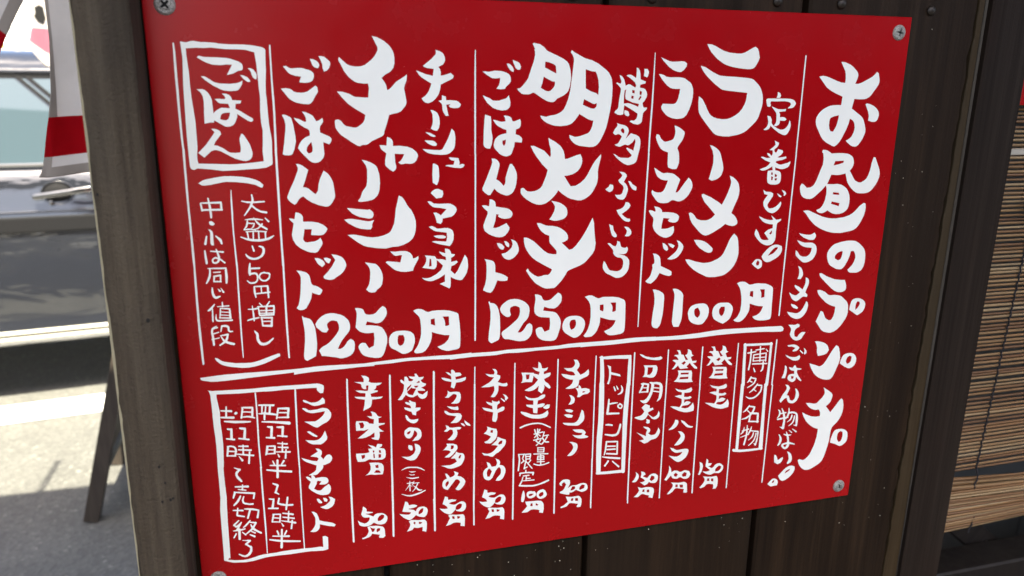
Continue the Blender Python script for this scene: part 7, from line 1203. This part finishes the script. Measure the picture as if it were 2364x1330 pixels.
# brushed lettering: outlines in 0.1 mm from the sign's top left corner, each point as a step from the last
def decode(s):
    pts = []; x = y = 0
    for t in s.split():
        a, b = t.split(','); x += int(a); y += int(b); pts.append((x * 1e-4, -y * 1e-4))
    return pts
def letters(name, rows, label=None):
    verts = []; faces = []
    for row in rows:
        LV[0] += 1; k = LV[0]
        loops = [decode(s) for s in row.split('|')]
        depth = -.00012 - .000004 * (k % 90)
        vl = [[Vector((a, b, 0)) for a, b in lp_] for lp_ in loops]
        base = len(verts)
        for lp_ in loops: verts.extend([(a, depth, b) for a, b in lp_])
        for t in tessellate_polygon(vl): faces.append(tuple(base + i for i in t))
    me = bpy.data.meshes.new(name); me.from_pydata(verts, [], faces); me.validate()
    bm = bmesh.new(); bm.from_mesh(me)
    for f_ in bm.faces:
        f_.normal_update()
        if f_.normal.y > 0: f_.normal_flip()
    bm.to_mesh(me); bm.free()
    o = link(name, me, M['white'], sign)
    if label: o["label"] = label
    return o
groups = {}; cur = None; LV = [0]
for ln in LETTERS.strip().split('\n'):
    if ln[0] == '=': cur = groups.setdefault(ln[1:], [])
    else: cur.append(ln)
BIG = {'heading': 'largest white column of lettering at the right edge of the sign', 'ramen dish': 'large ramen lettering', 'mentaiko dish': 'large brushed lettering in the middle column',
       'chashu dish': 'large brushed lettering in the left column'}
for gname, rows in groups.items():
    if gname == 'rule':
        for r_ in rows: letters('ruled_line', [r_])
    elif gname == 'box hakata': letters('border_box', rows[:5]); letters('lettering', rows[5:])
    elif gname == 'box topping': letters('border_box', rows[:6]); letters('lettering', rows[6:])
    elif gname == 'rice heading': letters('border_box', rows[:1]); letters('lettering', rows[1:])
    elif gname == 'lunch hours': letters('border_box', rows[:2]); [letters('ruled_line', [r_]) for r_ in rows[2:]]
    else: letters('lettering', rows, BIG.get(gname))

# cross-head screws at the sign's corners
def screw(x, y, rot, r_=.0063):
    bm = bmesh.new(); n = 28
    outer = [(r_ * math.cos(2 * math.pi * k / n), r_ * math.sin(2 * math.pi * k / n)) for k in range(n)]
    a, b = r_ * .52, r_ * .13; cr = []
    for q in range(4):
        t = q * math.pi / 2 + rot
        for (u, v) in ((b * 1.25, b * 1.25), (b * 1.3, b), (a, b * .8), (a, -b * .8), (b * 1.3, -b)):
            if (u, v) == (b * 1.25, b * 1.25): continue
            cr.append((t, u, -v))
    crs = [(u * math.cos(t) - v * math.sin(t), u * math.sin(t) + v * math.cos(t)) for t, u, v in cr]
    def V(p, d): return Vector((p[0], -d, p[1]))
    def dome(p): return .0023 - .0010 * (p[0] ** 2 + p[1] ** 2) / r_ ** 2
    mid = [(p[0] * .8, p[1] * .8) for p in outer]
    o0 = [bm.verts.new(V(p, 0)) for p in outer]; o1 = [bm.verts.new(V(p, .0005)) for p in outer]
    o2 = [bm.verts.new(V(p, dome(p))) for p in mid]
    c1 = [bm.verts.new(V(p, dome(p) + .0001)) for p in crs]; c2 = [bm.verts.new(V((p[0] * .8, p[1] * .8), .0006)) for p in crs]
    for A, B in ((o0, o1), (o1, o2), (c1, c2)):
        for k in range(len(A)): bm.faces.new((A[k], A[(k + 1) % len(A)], B[(k + 1) % len(A)], B[k]))
    tri = tessellate_polygon([[Vector((*p, 0)) for p in mid], [Vector((*p, 0)) for p in crs]])
    al = o2 + c1
    for t in tri: bm.faces.new([al[i] for i in t])
    o = link("screw", bm_mesh(bm), M['screw'], sign, (x, 0, y))
    bm = bmesh.new(); bm.faces.new([bm.verts.new(V((p[0] * .97, p[1] * .97), .0011)) for p in crs])
    link("cross_recess", bm_mesh(bm), M['black'], o); return o
screw(.0138, -.0106, .75, .0066); screw(.5882, -.0127, 1.35); screw(.5868, -.4376, .45); screw(.0118, -.4378, .2)

bm = bmesh.new(); rq = random.Random(17)
for i in range(70):
    x, y = (rq.uniform(.02, .22), -rq.uniform(.30, .445)) if i < 45 else (rq.uniform(.02, .58), -rq.uniform(.02, .44))
    s_ = rq.choice((.00018, .00022, .0003)); vs = [bm.verts.new((x + s_ * rq.uniform(.6, 1.1) * math.cos(t), -.00008, y + s_ * rq.uniform(.6, 1.1) * math.sin(t))) for t in (0, 1.3, 2.5, 3.7, 5)]
    bm.faces.new(vs)
sp = link("paint_specks", bm_mesh(bm), mat("pink_speck", (.50, .12, .12), .7), sign); tag(sp, kind='stuff')

# ---------------------------------------------------------------- window with the bamboo blind
low = empty("low_wall", (.735, .08, 0), "dark low wall under the bamboo blind opening", "wall")
for i in range(5):
    link("plank", boxmesh(i * .178, i * .178 + .172, 0, .02, .01, .50, .002), M['plank'], low)
link("backing", boxmesh(0, .9, .022, .05, .01, .495), M['black'], low)
lin = empty("lintel", (0, 0, 0), "dark lintel above the bamboo blind", "beam")
link("lintel_beam", boxmesh(.735, 1.62, .02, .12, 1.80, 2.495), M['beam'], lin)
ep = link("corner_post", boxmesh(1.62, 1.72, -.01, .14, .01, 2.495, .003), M['blackpost']); tag(ep, "far dark post closing the blind opening on the right", "post")
room = empty("shop_interior", (0, 0, 0), "dim grey panelled room seen below the bamboo blind", "room")
for i in range(5):
    link("wall_panel", boxmesh(.76 + i * .36, .76 + i * .36 + .356, .50, .515, .012, 2.49, .002), M['greypanel'], room)
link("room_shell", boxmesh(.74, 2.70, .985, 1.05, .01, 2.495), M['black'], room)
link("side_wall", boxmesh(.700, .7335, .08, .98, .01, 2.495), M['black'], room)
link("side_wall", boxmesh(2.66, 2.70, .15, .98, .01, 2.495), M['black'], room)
link("front_wall", boxmesh(1.725, 2.70, .05, .10, .01, 2.495), M['beam'], room)
br = link("diagonal_brace", boxmesh(-.20, .24, -.015, .015, -.022, .022, .002), M['beam']); br.location = (1.196, .35, .5447); br.rotation_euler = (0, R(38), 0)
tag(br, "dark diagonal wooden brace with one bright bolt below the bamboo blind", "brace")
bm = bmesh.new(); lathe(bm, [(.007, 0), (.0065, -.003), (.003, -.0045)], 12, 'Y'); bo = link("bolt_head", bm_mesh(bm), M['chrome'], br, (.0, -.015, .002), True)
sb = link("window_rail", boxmesh(.736, 1.62, .27, .33, .30, .556, .003), M['beam']); tag(sb, "dark horizontal wooden rail at the bottom of the blind opening", "rail")

blind = empty("bamboo_blind", (0, 0, 0), "brown bamboo slat blind hanging right of the black door post with dark cords", "blind")
rb = random.Random(21)
protos = []
for q in range(4):
    bm = bmesh.new(); pts = [Vector((.90 * k / 8, rb.uniform(-.0003, .0003), rb.uniform(-.0004, .0004))) for k in range(9)]
    tube(bm, pts, [.0014 + rb.uniform(-.0002, .0002) for _ in pts], 7)
    me = bm_mesh(bm, "slat"); me.materials.append(M['bamboo'])
    for p in me.polygons: p.use_smooth = True
    protos.append(me)
BY = .060
z = 1.70; idx = 0
slats = []
while z > .8785:
    o = bpy.data.objects.new("slat", rb.choice(protos)); COL.objects.link(o); o.parent = blind
    tilt = max(0, (.97 - z)) * -.10
    o.location = (.738, BY + rb.uniform(-.0009, .0009), z + rb.uniform(-.0005, .0005)); o.rotation_euler = (0, tilt + rb.uniform(-.0016, .0016) * (2.2 if z < 1.13 else 1), 0)
    z -= rb.choice((.0043, .0044, .0046, .0047)) if rb.random() > .06 else .0068
z = .8735
while z > .801:
    f_ = (.8735 - z) / .0725
    for s_ in (0, 1):
        o = bpy.data.objects.new("slat", rb.choice(protos)); COL.objects.link(o); o.parent = blind
        o.location = (.738, BY - .004 - .006 * math.sin(f_ * math.pi) + s_ * .0035 + rb.uniform(-.001, .001), z - s_ * .0014)
        o.rotation_euler = (0, .10 * (1 - f_) - .04 + rb.uniform(-.012, .012), 0)
    z -= .0031
for xt, xb in ((.838, .8215), (1.20, 1.19), (1.52, 1.515)):
    bm = bmesh.new(); pts = []
    for k in range(190):
        zz = 1.72 - k * (1.72 - .800) / 189
        x = xt + (xb - xt) * max(0, min(1, (1.16 - zz) / .33))
        bulge = .006 if zz < .8735 else 0
        if zz < .8735: x += .004 * math.sin((zz - .80) * 80)
        pts.append(Vector((x + (.0006 if k % 2 else -.0006), BY - .0019 - bulge - (.0006 if k % 2 else 0), zz)))
    tube(bm, pts, .00095, 5); link("cord", bm_mesh(bm), M['cord'], blind)
tape = link("pale_slat", boxmesh(.738, 1.60, BY - .0022, BY - .0006, 1.2360, 1.2425, .0005), mat("bleached_bamboo", (.36, .34, .29), .5), blind)

rs2 = empty("small_red_sign", (.7850, .048, 1.2860), "narrow edge of a bright red notice hanging over the bamboo blind", "sign")
link("panel", boxmesh(0, .21, 0, .003, 0, .30, .0004), M['red'], rs2)
hk = empty("clear_hook", (.8140, .0478, 1.1881), "small clear plastic hook with a thin wire on the bamboo blind", "hook")
bm = bmesh.new(); lathe(bm, [(.0006, -.006), (.0024, -.005), (.0030, -.002), (.0012, 0)], 12, 'Y'); link("knob", bm_mesh(bm), M['lamp'], hk, smooth=True)
bm = bmesh.new(); tube(bm, [Vector((.0, -.003, -.001)), Vector((.010, -.003, -.010)), Vector((.026, -.002, -.017)), Vector((.06, .0, -.024))], .0009, 6); link("wire", bm_mesh(bm), M['clear'], hk)
bm = bmesh.new(); lathe(bm, [(.010, 0), (.0085, -.0012), (.004, -.002), (.001, -.0022)], 18, 'Y', Vector((.0175, .002, -.001))); link("suction_cup", bm_mesh(bm), M['clear'], hk, smooth=True)

# ---------------------------------------------------------------- shop curtains hanging in the opening
def curtain(name, rows, cols, mats, y0, wave, label, rod=None):
    """rows: list of (list of (x, z) across the cloth); mats[i]: material index list per row band and column"""
    t = empty(name, (0, 0, 0), label, "curtain")
    bm = bmesh.new(); grid = []
    sub = 6
    def lerp(a, b, u): return (a[0] + (b[0] - a[0]) * u, a[1] + (b[1] - a[1]) * u)
    rr = []; bandof = []
    for i in range(len(rows) - 1):
        for s_ in range(sub):
            rr.append([lerp(a, b, s_ / sub) for a, b in zip(rows[i], rows[i + 1])]); bandof.append(i)
    rr.append(rows[-1])
    for ri, row in enumerate(rr):
        line = []; colof = []
        for j in range(len(row) - 1):
            for s_ in range(sub):
                p = lerp(row[j], row[j + 1], s_ / sub); line.append(p); colof.append(j)
        line.append(row[-1])
        grid.append([bm.verts.new((p[0], y0 + wave(p[0], p[1]), p[1])) for p in line])
    me = bpy.data.meshes.new("cloth"); fc = []
    for i in range(len(grid) - 1):
        for j in range(len(grid[0]) - 1):
            f_ = bm.faces.new((grid[i][j], grid[i][j + 1], grid[i + 1][j + 1], grid[i + 1][j])); f_.material_index = mats[bandof[i]][colof[j]]; f_.smooth = True
    bmesh.ops.recalc_face_normals(bm, faces=bm.faces); bm.to_mesh(me); bm.free()
    for k in ('cloth', 'clothred', 'hem', 'pink', 'ink'): me.materials.append(M[k])
    o = bpy.data.objects.new("cloth", me); COL.objects.link(o); o.parent = t
    so = o.modifiers.new("thickness", 'SOLIDIFY'); so.thickness = .0008
    if rod:
        bm = bmesh.new(); tube(bm, [Vector(rod[0]), Vector(rod[1])], .010, 10); link("rod", bm_mesh(bm), M['beam'], t)
    return t
xr = -.095
rows = [[(-.172, 1.80), (-.168, 1.80), (xr, 1.80)], [(-.1706, 1.3868), (-.1665, 1.3868), (xr, 1.388)], [(-.1716, 1.3453), (-.1682, 1.3453), (xr, 1.347)],
        [(-.1766, 1.285), (-.1718, 1.285), (xr, 1.290)], [(-.1814, 1.2585), (-.1736, 1.2592), (xr, 1.2632)], [(-.1921, 1.2128), (-.1831, 1.2135), (xr, 1.2225)],
        [(-.1955, 1.2000), (-.1855, 1.2012), (xr, 1.2110)], [(-.2003, 1.1895), (-.1900, 1.1890), (xr, 1.2000)]]
curtain("shop_curtain", rows, 0, [[2, 0], [2, 0], [2, 0], [2, 0], [1, 1], [2, 0], [2, 2]], .45, lambda x, z_: .005 * math.sin(x * 70 + z_ * 5) + .0025 * math.sin(x * 210 + z_ * 9) - (.004 if x < -.166 else 0) + .03 * (1.8 - z_) ** 2,
        "white and red shop curtain strip hanging straight down beside the wooden post", ((-.30, .45, 1.80), (-.02, .45, 1.80)))
def x3(z_): return -.2397 + (z_ - 1.4031) * .56
rows = [[(x3(1.8) - .50, 1.80), (x3(1.8) - .012, 1.80), (x3(1.8), 1.80)], [(x3(1.45) - .48, 1.62), (x3(1.45) - .012, 1.457), (x3(1.45), 1.45)],
        [(x3(1.3575) - .46, 1.55), (-.2762, 1.3665), (-.2660, 1.3575)], [(x3(1.31) - .44, 1.48), (-.3010, 1.3180), (-.2900, 1.3090)], [(x3(1.30) - .44, 1.46), (-.3065, 1.3070), (-.2955, 1.2980)]]
curtain("shop_curtain", rows, 0, [[0, 2], [0, 2], [1, 1], [0, 2]], .65, lambda x, z_: .012 * math.sin(x * 30),
        "white shop curtain with red hem band blown sideways in the upper left corner", ((-.72, .65, 1.80), (.02, .65, 1.80)))
rows = [[(-.405, 1.86), (-.385, 1.86), (-.15, 1.86)], [(-.4285, 1.475), (-.408, 1.466), (-.18, 1.42)], [(-.4374, 1.4091), (-.413, 1.4088), (-.19, 1.33)],
        [(-.4445, 1.3830), (-.4175, 1.3590), (-.20, 1.28)], [(-.4483, 1.3703), (-.4218, 1.3290), (-.205, 1.25)]]
pc = curtain("shop_curtain", rows, 0, [[0, 0], [0, 0], [3, 3], [0, 0]], 1.40, lambda x, z_: .010 * math.sin(x * 60),
        "sunlit shop curtain with faded pink band and black brush mark behind the others", ((-.55, 1.40, 1.86), (-.05, 1.40, 1.86)))
bm = bmesh.new()
ink = [(-.4262, 1.4515), (-.4185, 1.4570), (-.4120, 1.4530), (-.4100, 1.4300), (-.4150, 1.4180), (-.4235, 1.4220), (-.4290, 1.4330), (-.4262, 1.4400)]
bm.faces.new([bm.verts.new((x, 1.3975 + .010 * math.sin(x * 60), z_)) for x, z_ in ink]); link("brush_mark", bm_mesh(bm), M['ink'], pc)

# ---------------------------------------------------------------- sandwich board
sbd = empty("sandwich_board", (-.30, 1.777, 0), "wooden folding sandwich board standing on the shaded asphalt behind the post", "signboard")
def bar(bm, a, b, w_, d_):
    a, b = Vector(a), Vector(b); u = (b - a).normalized(); s_ = Vector((0, 1, 0)); n_ = u.cross(s_).normalized()
    vs = []
    for c in (a, b):
        for p, q in ((-1, -1), (1, -1), (1, 1), (-1, 1)): vs.append(bm.verts.new(c + n_ * d_ / 2 * p + s_ * w_ / 2 * q))
    for f_ in ((0, 1, 2, 3), (7, 6, 5, 4), (0, 4, 5, 1), (1, 5, 6, 2), (2, 6, 7, 3), (3, 7, 4, 0)): bm.faces.new([vs[k] for k in f_])
for sx in (-1, 1):
    for yy in (.02, .40):
        bm = bmesh.new(); bar(bm, (sx * .268, yy, .004), (sx * .006, yy, 1.0), .042, .042); link("leg", bm_mesh(bm), M['board'], sbd)
    bm = bmesh.new(); bar(bm, (sx * .222, .21, .175), (sx * .016, .21, .96), .336, .010); pn = link("board", bm_mesh(bm), M['board'], sbd)
    bm = bmesh.new(); bar(bm, (sx * .231, .21, .175), (sx * .025, .21, .96), .30, .006); link("red_face", bm_mesh(bm), M['red'], pn)
    bm = bmesh.new(); bar(bm, (sx * .238, .21, .115), (sx * .226, .21, .160), .336, .018); link("crossbar", bm_mesh(bm), M['greypaint'], sbd)

# ---------------------------------------------------------------- parked car
car = empty("parked_car", (-.95, 2.845, 0), "blue grey sedan with chrome door handle parked in the sun behind the curtains", "car", rz=R(7.5))
SIDE = [(.30, .236), (.10, .236), (.02, .240), (-.006, .262), (-.012, .30), (-.006, .345), (-.010, .385), (-.022, .44), (-.034, .56), (-.040, .68), (-.041, .745), (-.036, .79), (-.030, .806), (-.020, .86), (-.004, .92), (.012, .955), (.030, .972)]
def topz(x):
    pts = [(-2.35, .60), (-2.2, .70), (-1.7, .82), (-1.05, .915), (-.85, .972), (1.25, .972), (1.5, .965), (2.0, .93), (2.15, .86), (2.22, .70)]
    for (a, b), (c, d) in zip(pts, pts[1:]):
        if a <= x <= c: return b + (d - b) * (x - a) / (c - a)
    return pts[0][1] if x < pts[0][0] else pts[-1][1]
def inset(x):
    d = min(x + 2.35, 2.22 - x); return 0 if d > .7 else .17 * (1 - d / .7) ** 2.2
CW = 1.66
xs = [-2.35, -2.32, -2.25, -2.15, -2.0, -1.8, -1.6, -1.3, -1.05, -.85, -.5, -.2, .1, .4, .7, 1.0, 1.25, 1.5, 1.75, 1.95, 2.1, 2.18, 2.22]
bm = bmesh.new(); rings = []
for x in xs:
    h = topz(x); i_ = inset(x); ring = []
    half = [(y_ + i_, .236 + (z_ - .236) * (h - .236) / (.972 - .236)) for y_, z_ in SIDE]
    top = [(.12 + i_, h + .012), (.40, h + .035), (CW / 2, h + .045)]
    L1 = half + top; R1 = [(CW - y_, z_) for y_, z_ in reversed(L1[:-1])]
    rings.append([bm.verts.new((x, y_, z_)) for y_, z_ in L1 + R1])
for A, B in zip(rings, rings[1:]):
    n = len(A)
    for k in range(n): bm.faces.new((A[k], A[(k + 1) % n], B[(k + 1) % n], B[k]))
bm.faces.new(rings[0]); bm.faces.new(rings[-1])
body = link("body", bm_mesh(bm), M['car'], car, smooth=True)
sm = body.modifiers.new("round", 'SUBSURF'); sm.levels = 1; sm.render_levels = 1
# roof with its gutter
bm = bmesh.new(); rings = []
RO = [(.140, 1.318), (.128, 1.330), (.132, 1.345), (.150, 1.352), (.158, 1.368), (.185, 1.392), (.26, 1.412), (.45, 1.428), (CW / 2, 1.436)]
for x, dz in ((-.42, -.012), (-.3, -.002), (-.05, 0), (.3, 0), (.7, -.002), (.98, -.018), (1.08, -.035)):
    L1 = [(y_, z_ + dz) for y_, z_ in RO]; R1 = [(CW - y_, z_) for y_, z_ in reversed(L1[:-1])]
    U = [(CW - .16, 1.315 + dz), (.16, 1.315 + dz)]
    rings.append([bm.verts.new((x, y_, z_)) for y_, z_ in L1 + R1 + U])
for A, B in zip(rings, rings[1:]):
    n = len(A)
    for k in range(n): bm.faces.new((A[k], A[(k + 1) % n], B[(k + 1) % n], B[k]))
bm.faces.new(rings[0]); bm.faces.new(rings[-1])
link("roof", bm_mesh(bm), M['car'], car, smooth=True)
def quad_slab(pts, th=.004):
    bm = bmesh.new(); p = [Vector(q) for q in pts]; n_ = (p[1] - p[0]).cross(p[2] - p[0]).normalized() * th
    a = [bm.verts.new(q) for q in p]; b = [bm.verts.new(q - n_) for q in p]
    bm.faces.new(a); bm.faces.new(list(reversed(b)))
    for k in range(len(a)): bm.faces.new((a[k], b[k], b[(k + 1) % len(a)], a[(k + 1) % len(a)]))
    return bm_mesh(bm)
for side in (0, 1):
    def S(x, y_, z_): return (x, y_ if side == 0 else CW - y_, z_)
    for (a, b, c, d) in ((-.78, .38, .38, -.40), (.45, 1.12, .92, .45)):
        wn = link("side_window", quad_slab([S(a, .034, .980), S(b, .034, .980), S(c, .138, 1.322), S(d, .138, 1.322)]), M['glass'], car)
        bm = bmesh.new(); box(bm, a - .02, b + .03, 0, .012, 0, .016, .003)
        bt = link("belt_moulding", bm_mesh(bm), M['chrome'], wn, (0, .018 if side == 0 else CW - .030, .969))
    for (x0, x1, x2, x3_) in ((.38, .45, .45, .38), (1.12, 1.30, 1.08, .92), (-.86, -.78, -.40, -.46)):
        link("pillar", quad_slab([S(x0, .030, .972), S(x1, .030, .972), S(x2, .134, 1.335), S(x3_, .134, 1.335)], .02), M['car'], car)
    link("sill_moulding", boxmesh(-1.6, 1.35, -.016 if side == 0 else CW + .002, -.002 if side == 0 else CW + .016, .279, .292, .004, 2), M['trimcar'], car)
    link("sill_moulding", boxmesh(-1.6, 1.35, -.018 if side == 0 else CW + .002, -.002 if side == 0 else CW + .018, .304, .318, .004, 2), M['trimcar'], car)
    for x in (-1.38, 1.42):
        bm = bmesh.new(); yc = .10 if side == 0 else CW - .10
        lathe(bm, [(.18, -.10), (.29, -.10), (.31, -.08), (.31, .08), (.29, .10), (.18, .10)], 32, 'Y', Vector((0, 0, 0)))
        wh = empty("wheel", (x, yc, .312)); wh.parent = car
        link("tyre", bm_mesh(bm), M['tyre'], wh, smooth=True)
        bm = bmesh.new(); lathe(bm, [(.18, -.092), (.14, -.07), (.05, -.088), (.01, -.09), (.01, .07), (.18, .092)], 24, 'Y'); link("rim", bm_mesh(bm), M['alloy'], wh, smooth=True)
        bm = bmesh.new(); ya = -.036 if side == 0 else CW + .036
        pts = [Vector((x + .345 * math.cos(t), ya, .312 + .345 * math.sin(t))) for t in [math.pi * k / 20 for k in range(-2, 23)]]
        tube(bm, pts, .018, 8); link("arch_lip", bm_mesh(bm), M['plastic'], car, smooth=True)
for off in (0, .035):
    link("window_divider", quad_slab([(.018 + off, .131, 1.318), (.034 + off, .131, 1.318), (.314 + off, .046, 1.045), (.298 + off, .046, 1.045)], .004), M['plastic'], car)
link("window_seal", quad_slab([(-.40, .134, 1.322), (-.40, .1315, 1.308), (.40, .1315, 1.308), (.40, .134, 1.322)], .006), M['plastic'], car)
link("windscreen", quad_slab([(-.84, .10, .975), (-.84, CW - .10, .975), (-.44, CW - .18, 1.325), (-.44, .18, 1.325)]), M['glass'], car)
link("rear_window", quad_slab([(1.30, CW - .10, .975), (1.30, .10, .975), (1.08, .18, 1.300), (1.08, CW - .18, 1.300)]), M['glass'], car)
for y_ in (.20, CW - .20):
    link("headlight", boxmesh(-2.355, -2.30, y_ - .15, y_ + .15, .50, .60, .01, 2), M['lamp'], car)
    link("tail_light", boxmesh(2.17, 2.235, y_ - .15, y_ + .15, .62, .74, .01, 2), M['redlamp'], car)
link("front_bumper", boxmesh(-2.42, -2.30, .10, CW - .10, .28, .44, .03, 3), M['plastic'], car)
link("rear_bumper", boxmesh(2.17, 2.30, .10, CW - .10, .28, .46, .03, 3), M['plastic'], car)
# near front door: cut line, recess, chrome pull handle, keyhole
door = link("door_edge", boxmesh(.425, .429, -.0445, -.03, .33, .955), M['plastic'], car)
link("door_edge", boxmesh(-.90, -.896, -.0445, -.03, .33, .93), M['plastic'], car)
hd = empty("door_handle", (.135, -.026, .872)); hd.parent = car
bm = bmesh.new(); lathe(bm, [(.001, .016), (.030, .012), (.043, .0), (.0445, -.003), (.047, -.004), (.047, .010)], 28, 'Y'); cup = bm_mesh(bm)
cu = link("handle_cup", cup, M['car'], hd, smooth=True); cu.scale = (1.25, 1, .98)
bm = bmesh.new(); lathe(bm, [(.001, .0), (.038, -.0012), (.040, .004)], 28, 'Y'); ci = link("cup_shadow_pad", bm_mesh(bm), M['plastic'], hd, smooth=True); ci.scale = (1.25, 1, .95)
bm = bmesh.new(); box(bm, -.085, .125, -.036, -.018, -.011, .011, .007, 3); hb = link("pull_bar", bm_mesh(bm), M['chrome'], hd, smooth=True); hb.rotation_euler = (0, R(-7), 0)
bm = bmesh.new(); lathe(bm, [(.009, .0), (.009, -.016), (.006, -.019), (.001, -.017)], 16, 'Y', Vector((-.024, -.006, -.036))); link("keyhole", bm_mesh(bm), M['chrome'], hd, smooth=True)
link("side_moulding", boxmesh(-.85, 1.30, -.042, -.026, .798, .806, .003, 2), M['chrome'], car)
link("rubbing_strip", boxmesh(-.87, 1.32, -.052, -.030, .722, .784, .008, 3), M['plastic'], car)
# interior of the car seen through the glass
ct = link("cabin_floor", boxmesh(-.80, 1.2, .12, CW - .12, .93, .97), M['plastic'], car)

# painted bay line on the asphalt
pl = link("bay_line", boxmesh(-3.5, 3.5, -.195, .0, .004, .006), M['paintline']); pl.location = (-.95, 2.835, 0); pl.rotation_euler = (0, 0, R(7.5))
tag(pl, kind='structure')

# ---------------------------------------------------------------- far background: hedge, white house, pole
def hedge(name, x0, x1, y0, y1, h, n, label, cat, seed, leafmat):
    t = empty(name, ((x0 + x1) / 2, (y0 + y1) / 2, 0), label, cat); rr = random.Random(seed); cx_, cy_ = t.location.x, t.location.y
    bm = bmesh.new()
    for i in range(7):
        x = x0 + (x1 - x0) * (i + .5) / 7; tube(bm, [Vector((x - cx_, 0, .01)), Vector((x - cx_ + .05, .02, h * .6))], [.03, .012], 6)
    link("stem", bm_mesh(bm), M['stem'], t)
    bm = bmesh.new()
    for i in range(n):
        x = rr.uniform(x0, x1); y_ = rr.uniform(y0, y1); top = h * (.86 + .14 * math.sin(x * 3.1 + seed) * math.cos(x * 1.3)); z_ = rr.uniform(.1, top) ** .8 * top ** .2
        s_ = rr.uniform(.03, .06); c = Vector((x - cx_, y_ - cy_, min(z_, top)))
        a = Vector((rr.gauss(0, 1), rr.gauss(0, 1), rr.gauss(0, 1))).normalized(); b = a.orthogonal().normalized()
        bm.faces.new([bm.verts.new(c + a * s_), bm.verts.new(c + b * s_ * .5), bm.verts.new(c - a * s_), bm.verts.new(c - b * s_ * .5)])
    fo = link("foliage", bm_mesh(bm), leafmat, t); tag(fo, kind='stuff'); return t
hedge("hedge", -6.2, -2.2, 13.6, 14.5, 1.93, 9000, "sunny yellow green hedge beyond the roof of the parked car", "hedge", 2, M['leaf'])
hs = empty("white_house", (-9.5, 24, 0), "overexposed white house far behind the parked car", "house")
link("wall", boxmesh(-4, 7.5, 0, 8, 0, 5.4), M['render'], hs)
bm = bmesh.new()
vs = [bm.verts.new(p) for p in ((-4.3, -.4, 5.4), (7.8, -.4, 5.4), (7.8, 8.4, 5.4), (-4.3, 8.4, 5.4), (-3, 4, 6.8), (6.5, 4, 6.8))]
for f_ in ((0, 1, 5, 4), (1, 2, 5), (2, 3, 4, 5), (3, 0, 4), (3, 2, 1, 0)): bm.faces.new([vs[k] for k in f_])
link("roof", bm_mesh(bm), mat("yellow_brown_tiles", (.34, .22, .09), .8), hs)
for i in range(4):
    f_ = link("window", boxmesh(-3 + i * 2.6, -1.6 + i * 2.6, -.05, 0, 1.0, 2.1), M['trimcar'], hs); link("pane", boxmesh(-2.92 + i * 2.6, -1.68 + i * 2.6, -.06, -.05, 1.07, 2.03), M['glass'], f_)
up = empty("utility_pole", (-3.93, 13.3, 0), "slim pale pole standing in front of the hedge", "pole")
bm = bmesh.new(); tube(bm, [Vector((0, 0, .0)), Vector((0, 0, 5.5))], [.05, .035], 12); link("shaft", bm_mesh(bm), M['pole'], up)
